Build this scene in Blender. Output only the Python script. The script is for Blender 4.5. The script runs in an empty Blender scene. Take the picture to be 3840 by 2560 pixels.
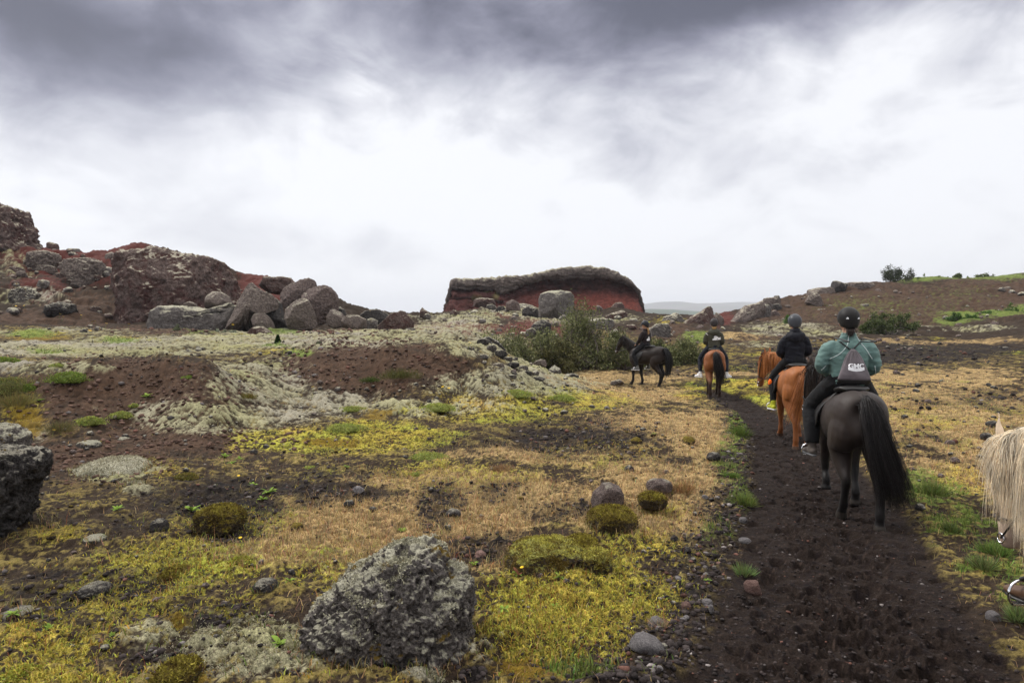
import bpy, bmesh, math, random, time
import numpy as np
from mathutils import Vector, Matrix, Euler
from mathutils.bvhtree import BVHTree
T0 = time.time()
R = math.radians
rng = np.random.default_rng(7)
random.seed(7)
C = bpy.context.scene.collection
SC = bpy.context.scene

# ------------------------------------------------------------------ camera
CAM_H, FPX = 2.0, 2560.0                       # focal length in pixels of the 3840 px photograph (24 mm)
PITCH = math.atan(90 / FPX)
cam_d = bpy.data.cameras.new('camera'); cam_d.lens = 24; cam_d.sensor_width = 36
cam_d.clip_start = 0.05; cam_d.clip_end = 40000
cam = bpy.data.objects.new('camera', cam_d); C.objects.link(cam)
cam.location = (0, 0, CAM_H); cam.rotation_euler = (math.pi / 2 - PITCH, 0, 0)
SC.camera = cam
SC.view_settings.view_transform = 'Standard'; SC.view_settings.look = 'None'
SC.view_settings.gamma = 1; SC.view_settings.exposure = 0.84
SC.cycles.use_denoising = True
SC.cycles.max_bounces = 6; SC.cycles.diffuse_bounces = 3; SC.cycles.glossy_bounces = 2
SC.cycles.transmission_bounces = 2; SC.cycles.volume_bounces = 0; SC.cycles.transparent_max_bounces = 6

# ------------------------------------------------------------------ sky
SUN_EL, SUN_AZ = 44, -52                       # azimuth from +Y towards +X
W = bpy.data.worlds.new('World'); SC.world = W; W.use_nodes = True
nt = W.node_tree; nt.nodes.clear()
def N(tree, kind, **kw):
    n = tree.nodes.new(kind)
    for k, v in kw.items():
        setattr(n, k, v)
    return n
def link_in(tree, sock, v):
    if hasattr(v, 'links') or isinstance(v, bpy.types.NodeSocket): tree.links.new(v, sock)
    else: sock.default_value = v
def M_(tree, op, a, b=0.0, c=0.0, clamp=False):
    n = N(tree, 'ShaderNodeMath', operation=op); n.use_clamp = clamp
    for s, v in zip(n.inputs, (a, b, c)): link_in(tree, s, v)
    return n.outputs[0]
def MIX(tree, f, a, b, blend='MIX'):
    n = N(tree, 'ShaderNodeMix', data_type='RGBA', blend_type=blend)
    link_in(tree, n.inputs[0], f)
    for s, v in ((n.inputs[6], a), (n.inputs[7], b)):
        if isinstance(v, (tuple, list)): v = tuple(v) + ((1,) if len(v) == 3 else ())
        link_in(tree, s, v)
    return n.outputs[2]
def SS(tree, v, lo, hi, a=0.0, b=1.0):
    n = N(tree, 'ShaderNodeMapRange', interpolation_type='SMOOTHSTEP')
    for s, x in zip(n.inputs, (v, lo, hi, a, b)): link_in(tree, s, x)
    return n.outputs[0]
def NOISE(tree, vec, scale, detail=4, rough=0.55, dist=0.0):
    n = N(tree, 'ShaderNodeTexNoise'); link_in(tree, n.inputs['Vector'], vec)
    n.inputs['Scale'].default_value = scale; n.inputs['Detail'].default_value = detail
    n.inputs['Roughness'].default_value = rough; n.inputs['Distortion'].default_value = dist
    return n.outputs[0]
sky = N(nt, 'ShaderNodeTexSky', sky_type='NISHITA', sun_disc=False)
sky.sun_elevation = R(SUN_EL); sky.sun_rotation = R(SUN_AZ)
tc = N(nt, 'ShaderNodeTexCoord'); sep = N(nt, 'ShaderNodeSeparateXYZ'); nt.links.new(tc.outputs['Generated'], sep.inputs[0])
sx, sy, sz = sep.outputs
el = M_(nt, 'MAXIMUM', sz, 0.0)
den = M_(nt, 'ADD', el, 0.16)
cp = N(nt, 'ShaderNodeCombineXYZ')
nt.links.new(M_(nt, 'DIVIDE', sx, den), cp.inputs[0]); nt.links.new(M_(nt, 'DIVIDE', sy, den), cp.inputs[1])
mpg = N(nt, 'ShaderNodeMapping'); mpg.inputs['Scale'].default_value = (1, 1, 1.7); mpg.inputs['Rotation'].default_value = (0, R(-22), 0)
nt.links.new(tc.outputs['Generated'], mpg.inputs[0])
wv = NOISE(nt, mpg.outputs[0], 3.0, 6, 0.52, 0.5)
w2n = NOISE(nt, mpg.outputs[0], 7.0, 7, 0.55, 0.6)
w3n = NOISE(nt, mpg.outputs[0], 15.0, 5, 0.5, 0.3)
# direction on a picture-sized chart: u = x / y, e = elevation tangent
fy = M_(nt, 'MAXIMUM', sy, 0.05)
cu = M_(nt, 'DIVIDE', sx, fy); ce = M_(nt, 'DIVIDE', el, M_(nt, 'SQRT', M_(nt, 'ADD', M_(nt, 'MULTIPLY', sx, sx), M_(nt, 'MULTIPLY', fy, fy))))
cuw = M_(nt, 'ADD', cu, M_(nt, 'MULTIPLY', M_(nt, 'SUBTRACT', w2n, 0.5), 0.22))
cew = M_(nt, 'ADD', ce, M_(nt, 'MULTIPLY', M_(nt, 'SUBTRACT', wv, 0.5), 0.10))
def blob(u, e, ru, re, s):
    a = M_(nt, 'DIVIDE', M_(nt, 'SUBTRACT', cuw, u), ru); b = M_(nt, 'DIVIDE', M_(nt, 'SUBTRACT', cew, e), re)
    d = M_(nt, 'ADD', M_(nt, 'MULTIPLY', a, a), M_(nt, 'MULTIPLY', b, b))
    return M_(nt, 'MULTIPLY', M_(nt, 'EXPONENT', M_(nt, 'MULTIPLY', d, -1.0)), s)
dark = M_(nt, 'ADD', SS(nt, cew, 0.17, 0.42, 0.0, 0.32), SS(nt, cew, 0.34, 0.50, 0.0, 0.10))
for b in [(-0.70, 0.352, 0.18, 0.070, 0.74), (-0.47, 0.345, 0.10, 0.06, 0.26), (-0.30, 0.43, 0.28, 0.06, 0.20), (-0.20, 0.35, 0.14, 0.06, 0.20), (0.02, 0.42, 0.14, 0.07, 0.10), (0.27, 0.440, 0.22, 0.060, 0.66),
          (0.64, 0.470, 0.26, 0.042, 0.42), (-0.56, 0.415, 0.05, 0.030, -0.20), (-0.24, 0.32, 0.035, 0.025, -0.16), (-0.42, 0.30, 0.08, 0.04, -0.10),
          (0.66, 0.36, 0.16, 0.07, -0.22), (0.38, 0.30, 0.3, 0.05, -0.12), (-0.25, 0.24, 0.22, 0.05, -0.08), (-0.66, 0.24, 0.28, 0.07, 0.22), (0.05, 0.27, 0.25, 0.04, 0.07), (0.50, 0.20, 0.25, 0.06, 0.10), (-0.1, 0.07, 0.7, 0.05, 0.02), (-0.55, 0.13, 0.35, 0.05, 0.09), (0.30, 0.18, 0.16, 0.05, 0.05), (-0.20, 0.18, 0.22, 0.05, -0.10)]:
    dark = M_(nt, 'ADD', dark, blob(*b))
dark = M_(nt, 'ADD', dark, M_(nt, 'MULTIPLY', M_(nt, 'SUBTRACT', wv, 0.5), SS(nt, ce, 0.0, 0.3, 0.30, 0.66)))
dark = M_(nt, 'ADD', dark, M_(nt, 'MULTIPLY', M_(nt, 'SUBTRACT', w2n, 0.5), SS(nt, ce, 0.02, 0.35, 0.38, 0.80)))
dark = M_(nt, 'ADD', dark, M_(nt, 'MULTIPLY', M_(nt, 'SUBTRACT', w3n, 0.5), SS(nt, ce, 0.02, 0.35, 0.10, 0.38)))
over = SS(nt, sz, 0.46, 0.62)                  # overhead, out of view, the sky is made brighter to light the ground
dark = M_(nt, 'MULTIPLY', dark, M_(nt, 'SUBTRACT', 1.0, M_(nt, 'MULTIPLY', over, 0.75)))
ramp = N(nt, 'ShaderNodeValToRGB'); nt.links.new(dark, ramp.inputs[0])
cr = ramp.color_ramp; cr.interpolation = 'B_SPLINE'
cr.elements[0].position = 0.0; cr.elements[0].color = (.94, .945, .97, 1)
cr.elements[1].position = 1.0; cr.elements[1].color = (.070, .070, .105, 1)
for p, c in ((.12, (.80, .805, .84)), (.30, (.56, .565, .63)), (.55, (.27, .27, .345)), (.8, (.115, .115, .165))):
    e = cr.elements.new(p); e.color = c + (1,)
cloud = N(nt, 'ShaderNodeMix', data_type='RGBA', blend_type='MULTIPLY'); cloud.inputs[0].default_value = 1
nt.links.new(ramp.outputs[0], cloud.inputs[6]); cloud.inputs[7].default_value = (6.05, 6.05, 6.1, 1)
bright = MIX(nt, M_(nt, 'MULTIPLY', over, 1.0), cloud.outputs[2], (12.6, 12.4, 12.1))
skyc = MIX(nt, 0.96, sky.outputs[0], bright)
bg = N(nt, 'ShaderNodeBackground'); bg.inputs[1].default_value = 0.10
nt.links.new(skyc, bg.inputs[0])
wo = N(nt, 'ShaderNodeOutputWorld'); nt.links.new(bg.outputs[0], wo.inputs[0])

sd = bpy.data.lights.new('sun', 'SUN'); sd.energy = 1.5; sd.angle = R(11); sd.color = (1, .96, .90)
sun = bpy.data.objects.new('sun', sd); C.objects.link(sun)
sdir = Vector((math.sin(R(SUN_AZ)) * math.cos(R(SUN_EL)), math.cos(R(SUN_AZ)) * math.cos(R(SUN_EL)), math.sin(R(SUN_EL))))
sun.rotation_euler = sdir.to_track_quat('Z', 'Y').to_euler(); sun.location = sdir * 60

# ------------------------------------------------------------------ numpy noise
_G = np.array([(math.cos(a), math.sin(a)) for a in np.arange(16) * math.pi / 8 + .2])
_g3 = np.random.default_rng(3).normal(size=(64, 3)); _g3 /= np.linalg.norm(_g3, axis=1)[:, None]
def _h(ix, iy, iz, seed):
    h = (ix.astype(np.uint32) * np.uint32(374761393)) ^ (iy.astype(np.uint32) * np.uint32(668265263)) ^ np.uint32((seed * 2654435761 + 97) & 0xffffffff)
    if iz is not None: h = h ^ (iz.astype(np.uint32) * np.uint32(2147483647 - 77777))
    h = (h ^ (h >> np.uint32(13))) * np.uint32(1274126177)
    h = (h ^ (h >> np.uint32(15))) * np.uint32(2246822519)
    return h ^ (h >> np.uint32(16))
def pn2(x, y, seed=0):
    fx = np.floor(x); fy = np.floor(y); ix = fx.astype(np.int64); iy = fy.astype(np.int64)
    dx = x - fx; dy = y - fy
    u = dx * dx * dx * (dx * (dx * 6 - 15) + 10); v = dy * dy * dy * (dy * (dy * 6 - 15) + 10)
    def g(ox, oy):
        k = _G[(_h(ix + ox, iy + oy, None, seed) & np.uint32(15)).astype(np.int64)]
        return k[..., 0] * (dx - ox) + k[..., 1] * (dy - oy)
    a = g(0, 0); b = g(1, 0); c = g(0, 1); d = g(1, 1)
    return (a + (b - a) * u + (c - a) * v + (a - b - c + d) * u * v) * 1.5
def pn3(p, seed=0):
    f = np.floor(p); i = f.astype(np.int64); d = p - f
    w = d * d * d * (d * (d * 6 - 15) + 10)
    out = 0
    for ox in (0, 1):
        for oy in (0, 1):
            for oz in (0, 1):
                k = _g3[(_h(i[:, 0] + ox, i[:, 1] + oy, i[:, 2] + oz, seed) & np.uint32(63)).astype(np.int64)]
                g = k[:, 0] * (d[:, 0] - ox) + k[:, 1] * (d[:, 1] - oy) + k[:, 2] * (d[:, 2] - oz)
                out = out + g * (w[:, 0] if ox else 1 - w[:, 0]) * (w[:, 1] if oy else 1 - w[:, 1]) * (w[:, 2] if oz else 1 - w[:, 2])
    return out * 1.6
def fb2(x, y, s, o=4, seed=0, g=.5):
    t = 0; a = 1; n = 0
    for k in range(o):
        t = t + a * pn2(x * s + k * 17.3, y * s - k * 9.1, seed + k); n += a; a *= g; s *= 2.03
    return t / n
def fb3(p, s, o=4, seed=0, g=.5, ridge=False):
    t = 0; a = 1; n = 0
    for k in range(o):
        v = pn3(p * s + k * 11.7, seed + k)
        t = t + a * ((1 - 2 * np.abs(v)) if ridge else v); n += a; a *= g; s *= 2.03
    return t / n
def sst(lo, hi, x):
    t = np.clip((x - lo) / (hi - lo), 0, 1); return t * t * (3 - 2 * t)

# ------------------------------------------------------------------ pixel <-> place
cP, sP = math.cos(PITCH), math.sin(PITCH)
def at(px, py, Y):
    """the point on the sight line through photo pixel (px, py) at Y metres in front"""
    a = (px - 1920) / FPX; b = (1280 - py) / FPX
    d = Vector((a, cP + b * sP, -sP + b * cP))
    return Vector((0, 0, CAM_H)) + d * (Y / d.y)
def proj(x, y, z):
    zz = z - CAM_H
    f = y * cP - zz * sP; u = y * sP + zz * cP
    f = np.maximum(f, 1e-3)
    return 1920 + FPX * x / f, 1280 - FPX * u / f

# ------------------------------------------------------------------ helpers for objects
def mesh_np(name, V, F, smooth=True, attrs=None):
    """V (n,3), F list of (m,k) int arrays"""
    me = bpy.data.meshes.new(name)
    if isinstance(F, np.ndarray): F = [F]
    F = [f for f in F if len(f)]
    nl = sum(f.size for f in F); npoly = sum(len(f) for f in F)
    me.vertices.add(len(V)); me.vertices.foreach_set('co', np.ascontiguousarray(V, dtype=np.float32).ravel())
    me.loops.add(nl); me.polygons.add(npoly)
    me.loops.foreach_set('vertex_index', np.concatenate([f.ravel() for f in F]).astype(np.int32))
    tot = np.concatenate([np.full(len(f), f.shape[1]) for f in F]); st = np.concatenate([[0], np.cumsum(tot)[:-1]])
    me.polygons.foreach_set('loop_start', st.astype(np.int32))
    if smooth: me.polygons.foreach_set('use_smooth', np.ones(npoly, dtype=bool))
    me.update(calc_edges=True)
    for k, a in (attrs or {}).items():
        if a.ndim == 1:
            at_ = me.attributes.new(k, 'FLOAT', 'POINT'); at_.data.foreach_set('value', a.astype(np.float32))
        else:
            at_ = me.attributes.new(k, 'FLOAT_COLOR', 'POINT')
            c = np.ones((len(V), 4), np.float32); c[:, :a.shape[1]] = a; at_.data.foreach_set('color', c.ravel())
    return me
def put(name, me, mat=None, parent=None, loc=None):
    o = bpy.data.objects.new(name, me); C.objects.link(o)
    if mat and me is not None and not me.materials: me.materials.append(mat)
    if parent is not None: o.parent = parent
    if loc is not None: o.location = loc
    return o
def tag(o, label=None, cat=None, group=None, kind=None):
    for k, v in (('label', label), ('category', cat), ('group', group), ('kind', kind)):
        if v: o[k] = v
    return o
def recentre(me, c):
    me.transform(Matrix.Translation(-Vector(c)))
# ------------------------------------------------------------------ the lie of the land
CP = [  # photo pixel, metres in front
 # near field
 (-1200,2560,3.7),(0,2560,3.74),(1000,2560,3.74),(2000,2560,3.74),(3000,2560,3.74),(3840,2560,3.74),(5000,2560,3.74),
 (0,2080,5.7),(800,2100,5.63),(1600,2100,5.63),(2500,2100,5.63),(3300,2100,5.63),(4200,2100,5.63),(-900,2100,5.4),
 (0,1800,7.9),(500,1800,8.2),(1200,1800,8.35),(2000,1800,8.4),(2700,1800,8.4),(3400,1800,8.4),(4300,1800,8.4),(-900,1800,7.6),
 (100,1620,10.8),(500,1605,11.4),(900,1600,11.9),(1300,1600,12.2),(1800,1620,11.9),(2300,1620,12.0),(2800,1620,12.2),(3400,1620,12.0),(4200,1620,12.0),
 # left mound
 (150,1470,12.0),(400,1460,12.4),(600,1455,12.5),(380,1352,13.0),(600,1332,13.3),(780,1356,13.3),(940,1500,13.1),(890,1430,13.9),(1000,1450,14.7),(1000,1400,16.0),(150,1374,12.8),(-400,1400,13.5),(-400,1560,11.5),(600,1372,15.2),(380,1382,15.0),(800,1390,15.2),
 (600,1332,17.8),(250,1325,18),(950,1375,17.4),(1010,1500,13.7),(-300,1330,18),
 # pale belt and the ground up to the boulders
 (100,1290,22),(600,1290,22),(1000,1310,21),(1000,1265,28),(300,1255,30),(700,1250,31),(0,1240,32),(1300,1275,25),(-500,1260,28),
 (100,1225,38),(600,1222,42),(950,1255,37),(1300,1240,38),
 # middle mound
 (1100,1470,15.5),(1400,1460,15.8),(1750,1470,16.0),(2050,1470,17),(1080,1400,16.8),(1180,1322,17.6),(1400,1372,16.6),(1450,1279,17.7),(1650,1281,17.9),(1600,1370,16.7),(1750,1314,17.6),(1880,1400,17.0),(1450,1302,20.0),(1650,1298,20.2),
 (1500,1256,23.5),(1640,1240,25),(1770,1250,25.5),(1840,1290,24.5),(1920,1335,23.5),(2020,1385,22.5),(2110,1412,21.8),(2180,1430,20.6),(1300,1270,24),
 (1400,1236,33),(1700,1290,32),(1850,1345,31),(2000,1395,27.5),
 # grass by the far riders, valley with the willow scrub
 (2300,1440,22.8),(2300,1400,25.5),(2200,1410,25),(2450,1400,26),(1950,1372,28),(2300,1375,28),(2600,1370,28),(2676,1492,18.7),(2400,1449,23.2),(2800,1420,22.3),(2400,1520,16.6),(2000,1540,15.2),(1700,1540,14.8),(1300,1540,14.2),
 (2700,1330,32),(2900,1330,32),(3100,1330,32),(3500,1340,31),(3900,1340,30),(3500,1480,17.6),(3100,1480,17.6),(4100,1480,17.6),(4400,1330,31),
 # rise to the rock mesa
 (1640,1238,45),(1500,1215,55),(1500,1192,90),(1640,1195,62),(1760,1170,72),(1880,1155,80),(1690,1166,88),(2000,1172,85),(2300,1178,85),(2430,1180,86),(1880,1250,42),(2050,1232,46),(2250,1240,46),(2000,1200,62),(2250,1205,62),
 (2450,1235,48),(2450,1205,66),(2650,1228,55),(2650,1204,80),(2800,1240,52),(2950,1245,50),(3200,1250,50),(3500,1258,52),(3800,1270,48),
 # left slope
 (-500,1130,48),(0,1150,46),(250,1170,45),(420,1190,46),(0,1000,54),(200,1050,53),(380,1060,52),(-400,900,60),(0,903,60),(110,915,60),(200,934,60),(300,960,60),(380,966,60),(480,952,60),(600,945,62),
 (800,975,64),(900,1030,62),(1000,1045,62),(1120,1062,62),(1200,1100,62),(1290,1165,60),(1380,1188,62),(900,1150,50),(1150,1190,50),(1300,1215,50),(700,1200,50),
 # right hill
 (2700,1200,95),(2780,1192,90),(2850,1160,88),(2930,1125,90),(3000,1118,92),(3100,1090,96),(3200,1076,100),(3300,1060,104),(3450,1050,108),(3650,1040,110),(3840,1022,112),(4300,1000,115),
 (2800,1222,70),(3000,1205,72),(3100,1160,82),(3300,1200,72),(3600,1200,74),(3840,1180,72),(3400,1130,88),(3700,1120,90),(4300,1200,68),(2950,1180,80),(3840,1110,92),
 # behind the skyline
 (-500,1190,110),(300,1190,110),(800,1200,110),(1200,1200,110),(1600,1200,130),(2000,1205,140),(2450,1197,140),(2600,1196,140),(2750,1196,140),(3100,1190,150),(3500,1190,160),(4200,1190,160),
 (-500,1191,400),(1000,1191,400),(2000,1191,400),(2600,1191,400),(3300,1191,400),(4300,1191,400)]
_c = np.array([at(*c) for c in CP])
for a_ in (-75, -95, 75, 95):                   # out of the picture on both sides
    for r_, z_ in ((2, 0), (6, 0), (15, .4 if a_ < 0 else 0), (40, 1.5), (110, 3), (400, 2)):
        _c = np.vstack([_c, [r_ * math.sin(R(a_)), r_ * math.cos(R(a_)), z_]])
for a_ in (-60, -30, 0, 30, 60):
    for r_ in (.5, 1.2, 2.4): _c = np.vstack([_c, [r_ * math.sin(R(a_)), r_ * math.cos(R(a_)), 0]])
def _q(x, y): return np.stack([np.arctan2(x, y) * 2.6, np.log(np.hypot(x, y) + .3)], -1)
_cq = _q(_c[:, 0], _c[:, 1])
def _k(d): return np.sqrt(d * d + .0009)
_A = _k(np.linalg.norm(_cq[:, None] - _cq[None], axis=-1)); n_ = len(_cq)
_P = np.hstack([np.ones((n_, 1)), _cq])
_M = np.block([[_A + np.eye(n_) * -.0012, _P], [_P.T, np.zeros((3, 3))]])
_w = np.linalg.solve(_M, np.concatenate([_c[:, 2], np.zeros(3)]))
# table over (angle, log r), read bilinearly
_ta = np.linspace(-math.pi * .56, math.pi * .56, 900); _tl = np.linspace(math.log(.5 + .3), math.log(420.3), 560)
_tz = np.zeros((900, 560))
_LL = np.stack(np.meshgrid(_ta * 2.6, _tl, indexing='ij'), -1)
for i_ in range(0, 900, 30):
    b_ = _LL[i_:i_ + 30].reshape(-1, 2)
    d_ = np.sqrt((b_[:, None, 0] - _cq[None, :, 0]) ** 2 + (b_[:, None, 1] - _cq[None, :, 1]) ** 2)
    _tz[i_:i_ + 30] = (_k(d_) @ _w[:n_] + _w[n_] + b_ @ _w[n_ + 1:]).reshape(30, 560)
def Hc(x, y):
    x = np.asarray(x, float); y = np.asarray(y, float)
    a = np.clip((np.arctan2(x, y) - _ta[0]) / (_ta[1] - _ta[0]), 0, 898.999); l = np.clip((np.log(np.hypot(x, y) + .3) - _tl[0]) / (_tl[1] - _tl[0]), 0, 558.999)
    i = a.astype(int); j = l.astype(int); u = a - i; v = l - j
    return _tz[i, j] * (1 - u) * (1 - v) + _tz[i + 1, j] * u * (1 - v) + _tz[i, j + 1] * (1 - u) * v + _tz[i + 1, j + 1] * u * v
def ground(px, py, lo=2.0, hi=380):
    """first crossing of the sight line with the smooth land"""
    t = np.geomspace(lo, hi, 4000); d = at(px, py, 1.0) - Vector((0, 0, CAM_H))
    z = CAM_H + d.z * t - Hc(d.x * t, d.y * t)
    k = np.argmax(z < 0) if (z < 0).any() else len(t) - 1
    return Vector((d.x * t[k], d.y * t[k], float(Hc(d.x * t[k], d.y * t[k]))))

# ------------------------------------------------------------------ what grows where: patches (kind, x, y, rx, ry, strength) on the photo's chart
PATCH = dict(
 pale=[(-500,1320,320,36,1),(-600,1180,250,40,.6),(300,1310,700,26,1),(900,1285,560,26,1),(1350,1262,520,26,1),(1650,1240,180,14,1),(950,1440,190,90,.95),(820,1560,330,60,.95),(1150,1500,330,40,.9),(1480,1530,380,36,.85),(1900,1440,300,46,1),(1800,1300,150,40,.85),(2000,1380,150,40,.95),
       (130,1380,240,22,.8),(430,1760,140,42,.95),(520,1840,60,20,.7),(850,2430,330,110,1),(1000,2330,180,50,.9),(1640,2545,120,24,1),(640,2380,120,60,.7),(80,1620,90,50,.8),(1840,2440,80,60,.55),(120,1115,130,32,.7),(60,1000,90,60,.45),(330,1010,110,14,.6),(60,960,70,14,.5),
       (1730,1205,150,30,.9),(1900,1180,170,22,.8),(2050,1200,120,18,.7),(2950,1235,160,14,.75),(3050,1255,300,10,.6),(3700,1240,150,12,.55),(2850,1290,120,8,.5),(3450,1235,100,8,.5),(2300,1205,120,16,.55),(1400,1215,160,14,.7),(200,1250,400,14,.4),(3380,1300,40,8,.5)],
 yell=[(3550,1560,420,140,.42),(3650,1800,200,60,.5),(2300,1700,300,60,.4),(-400,2300,380,260,.6),(-500,1900,340,150,.5),(-900,2100,300,300,.5),(4200,1900,300,120,.4),(1150,1640,320,34,.9),(1450,1640,330,60,.75),(1350,1600,110,24,1),(1850,1530,280,60,.75),(2100,1480,120,30,.8),(1600,1540,120,20,1),(1950,1480,100,22,1),(2250,1500,200,40,.6),(2720,1445,190,26,.95),(2850,1500,120,30,.8),(2600,1480,80,22,.6),
       (2150,2230,360,110,.95),(2350,2050,230,80,.8),(2000,2380,260,110,.9),(2300,2400,90,70,.7),(1700,1780,420,60,.55),(900,1960,260,70,.6),(700,2080,420,110,.66),(500,2260,340,120,.6),(200,2420,300,110,.66),(300,2020,220,50,.5),(620,1760,160,40,.45),(150,2540,260,60,.7),(60,1520,90,60,.6),(100,1600,60,40,.8),
       (2900,1440,100,16,.8),(2750,1380,160,12,.5),(2850,1330,130,12,.6),(3150,1400,160,16,.3),(3800,1330,70,10,.8),(3500,1275,150,10,.4),(150,1255,180,14,.6),(450,1275,150,14,.75),(1080,1320,120,14,.7),(2500,1215,100,14,.6),(2650,1300,60,14,.7),(1000,1660,160,30,.9),(2500,1900,120,30,.5),(1150,2100,420,90,.45)],
 tan=[(4350,1580,480,210,.9),(4500,1420,420,80,.7),(-350,2080,240,90,.5),(4500,1900,400,160,.6),(1650,1800,430,40,.85),(1350,1960,330,110,.9),(1750,1960,230,90,.95),(2100,1860,420,60,.8),(2450,1830,260,150,.85),(2380,1960,220,90,.9),(1500,2080,300,80,.6),(2600,1640,140,110,.9),(2450,1580,300,60,.7),(2350,1480,240,50,.7),(2250,1415,200,30,.95),(2480,1410,120,24,.7),
      (3550,1560,420,150,.92),(3700,1720,260,140,.85),(3450,1750,200,80,.8),(3300,1440,300,70,.65),(3650,1430,260,50,.7),(2700,1400,200,10,.7),(2960,1390,160,10,.5),(3600,1290,300,10,.5),(3300,1285,260,14,.35),(900,2080,120,40,.5),(1100,2060,280,60,.75),(1850,2080,120,60,.6),(2620,1780,100,80,.7),(2750,1265,140,14,.6),(3820,1850,90,90,.7),(2050,1700,420,40,.6),(1000,1760,240,40,.45)],
 brown=[(-450,1500,380,150,1),(4350,1120,420,95,1),(-500,1050,400,100,.8),(520,1480,430,130,1),(1400,1370,350,100,1),(1700,1370,110,60,.6),(700,1650,500,60,.75),(300,1720,380,90,.7),(650,1240,360,16,.7),(120,1190,160,24,.8),(1250,1245,200,16,.8),(330,1160,160,60,.9),(3300,1150,420,80,1),(3750,1120,300,80,1),(2950,1190,140,40,.8),(2820,1270,160,30,.5),(3000,1350,200,16,.5),(2500,1250,130,30,.7),(3300,1320,200,20,.4)],
 red=[(240,970,260,70,1),(1000,1080,160,70,.8),(1130,1120,100,40,.8),(1720,1235,180,22,1),(1880,1190,90,16,.8),(2010,1235,120,30,1),(150,1090,140,60,.6),(2680,1200,80,30,.9),(350,1050,120,40,.6),(480,950,120,20,.8)],
 black=[(3650,1500,320,50,.5),(3450,1640,200,40,.4),(3750,1620,120,40,.45),(2200,1900,200,30,.42),(2450,1720,160,30,.45),(3330,1330,420,36,.9),(3600,1320,300,26,.8),(2880,1370,180,14,.75),(3000,1330,160,18,.6),(2150,1640,330,70,.62),(1850,1660,260,40,.45),(1650,1900,90,120,.75),(1750,2060,240,60,.9),(1950,2090,120,40,.7),(800,1880,260,90,.8),(850,1990,180,50,.7),(1250,1850,260,50,.65),(1900,1830,160,40,.55),(1350,1780,200,30,.5),(500,2000,300,100,.45),(300,2200,380,80,.5),(700,2300,300,60,.5),(150,2300,260,60,.45),(2280,1640,160,50,.5),(2500,1400,140,14,.5),(2630,1440,120,14,.4),(2710,1710,40,30,.7),(500,2430,240,60,.4),(1800,2520,70,30,.7)],
 green=[(4080,2150,220,130,.3),(4250,1195,250,16,.8),(2770,1600,40,60,.9),(2790,1860,60,40,.9),(2740,1720,60,120,.45),(2690,2000,70,60,.35),(3500,1850,130,50,.62),(3620,1960,150,80,.45),(3720,2080,120,100,.32),(3440,1800,60,40,.7),(3700,1185,180,18,1),(3600,1205,90,12,.9),(3830,1165,60,16,.8),(3400,1170,420,60,.22),(3250,1150,200,40,.32),(3600,1110,160,40,.25),(2620,1270,60,20,.8),(1120,1325,60,10,.9),(450,1280,70,10,.9),(120,1258,90,12,.8),(1030,1298,60,6,.8),(200,1320,90,8,.7),(3650,1035,300,14,.8),(3480,1050,140,10,.9),(2450,1310,60,14,.7),(750,1250,100,8,.4),(1050,1250,100,10,.7),(3800,2200,80,90,.35),(2200,2500,170,60,.5)],
 rust=[(2000,2500,200,60,.7),(2180,2470,120,50,.75),(700,2530,110,40,.9),(100,1585,70,50,.9),(1420,1560,80,18,.6),(1250,1660,120,16,.7),(660,2330,80,20,.6),(150,1270,140,12,.6)])
PATH_L = [(2590,1448),(2640,1470),(2700,1500),(2755,1540),(2790,1590),(2810,1650),(2805,1720),(2790,1800),(2770,1880),(2740,1960),(2700,2060),(2660,2160),(2620,2260),(2560,2380),(2500,2500),(2460,2600)]
PATH_R = [(2560,1456),(2720,1464),(2800,1490),(2900,1535),(3000,1590),(3100,1650),(3200,1710),(3290,1790),(3370,1880),(3440,1960),(3520,2060),(3600,2160),(3680,2260),(3780,2380),(3880,2500),(3950,2600)]
_pl = np.array(PATH_L, float); _pr = np.array(PATH_R, float)
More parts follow.
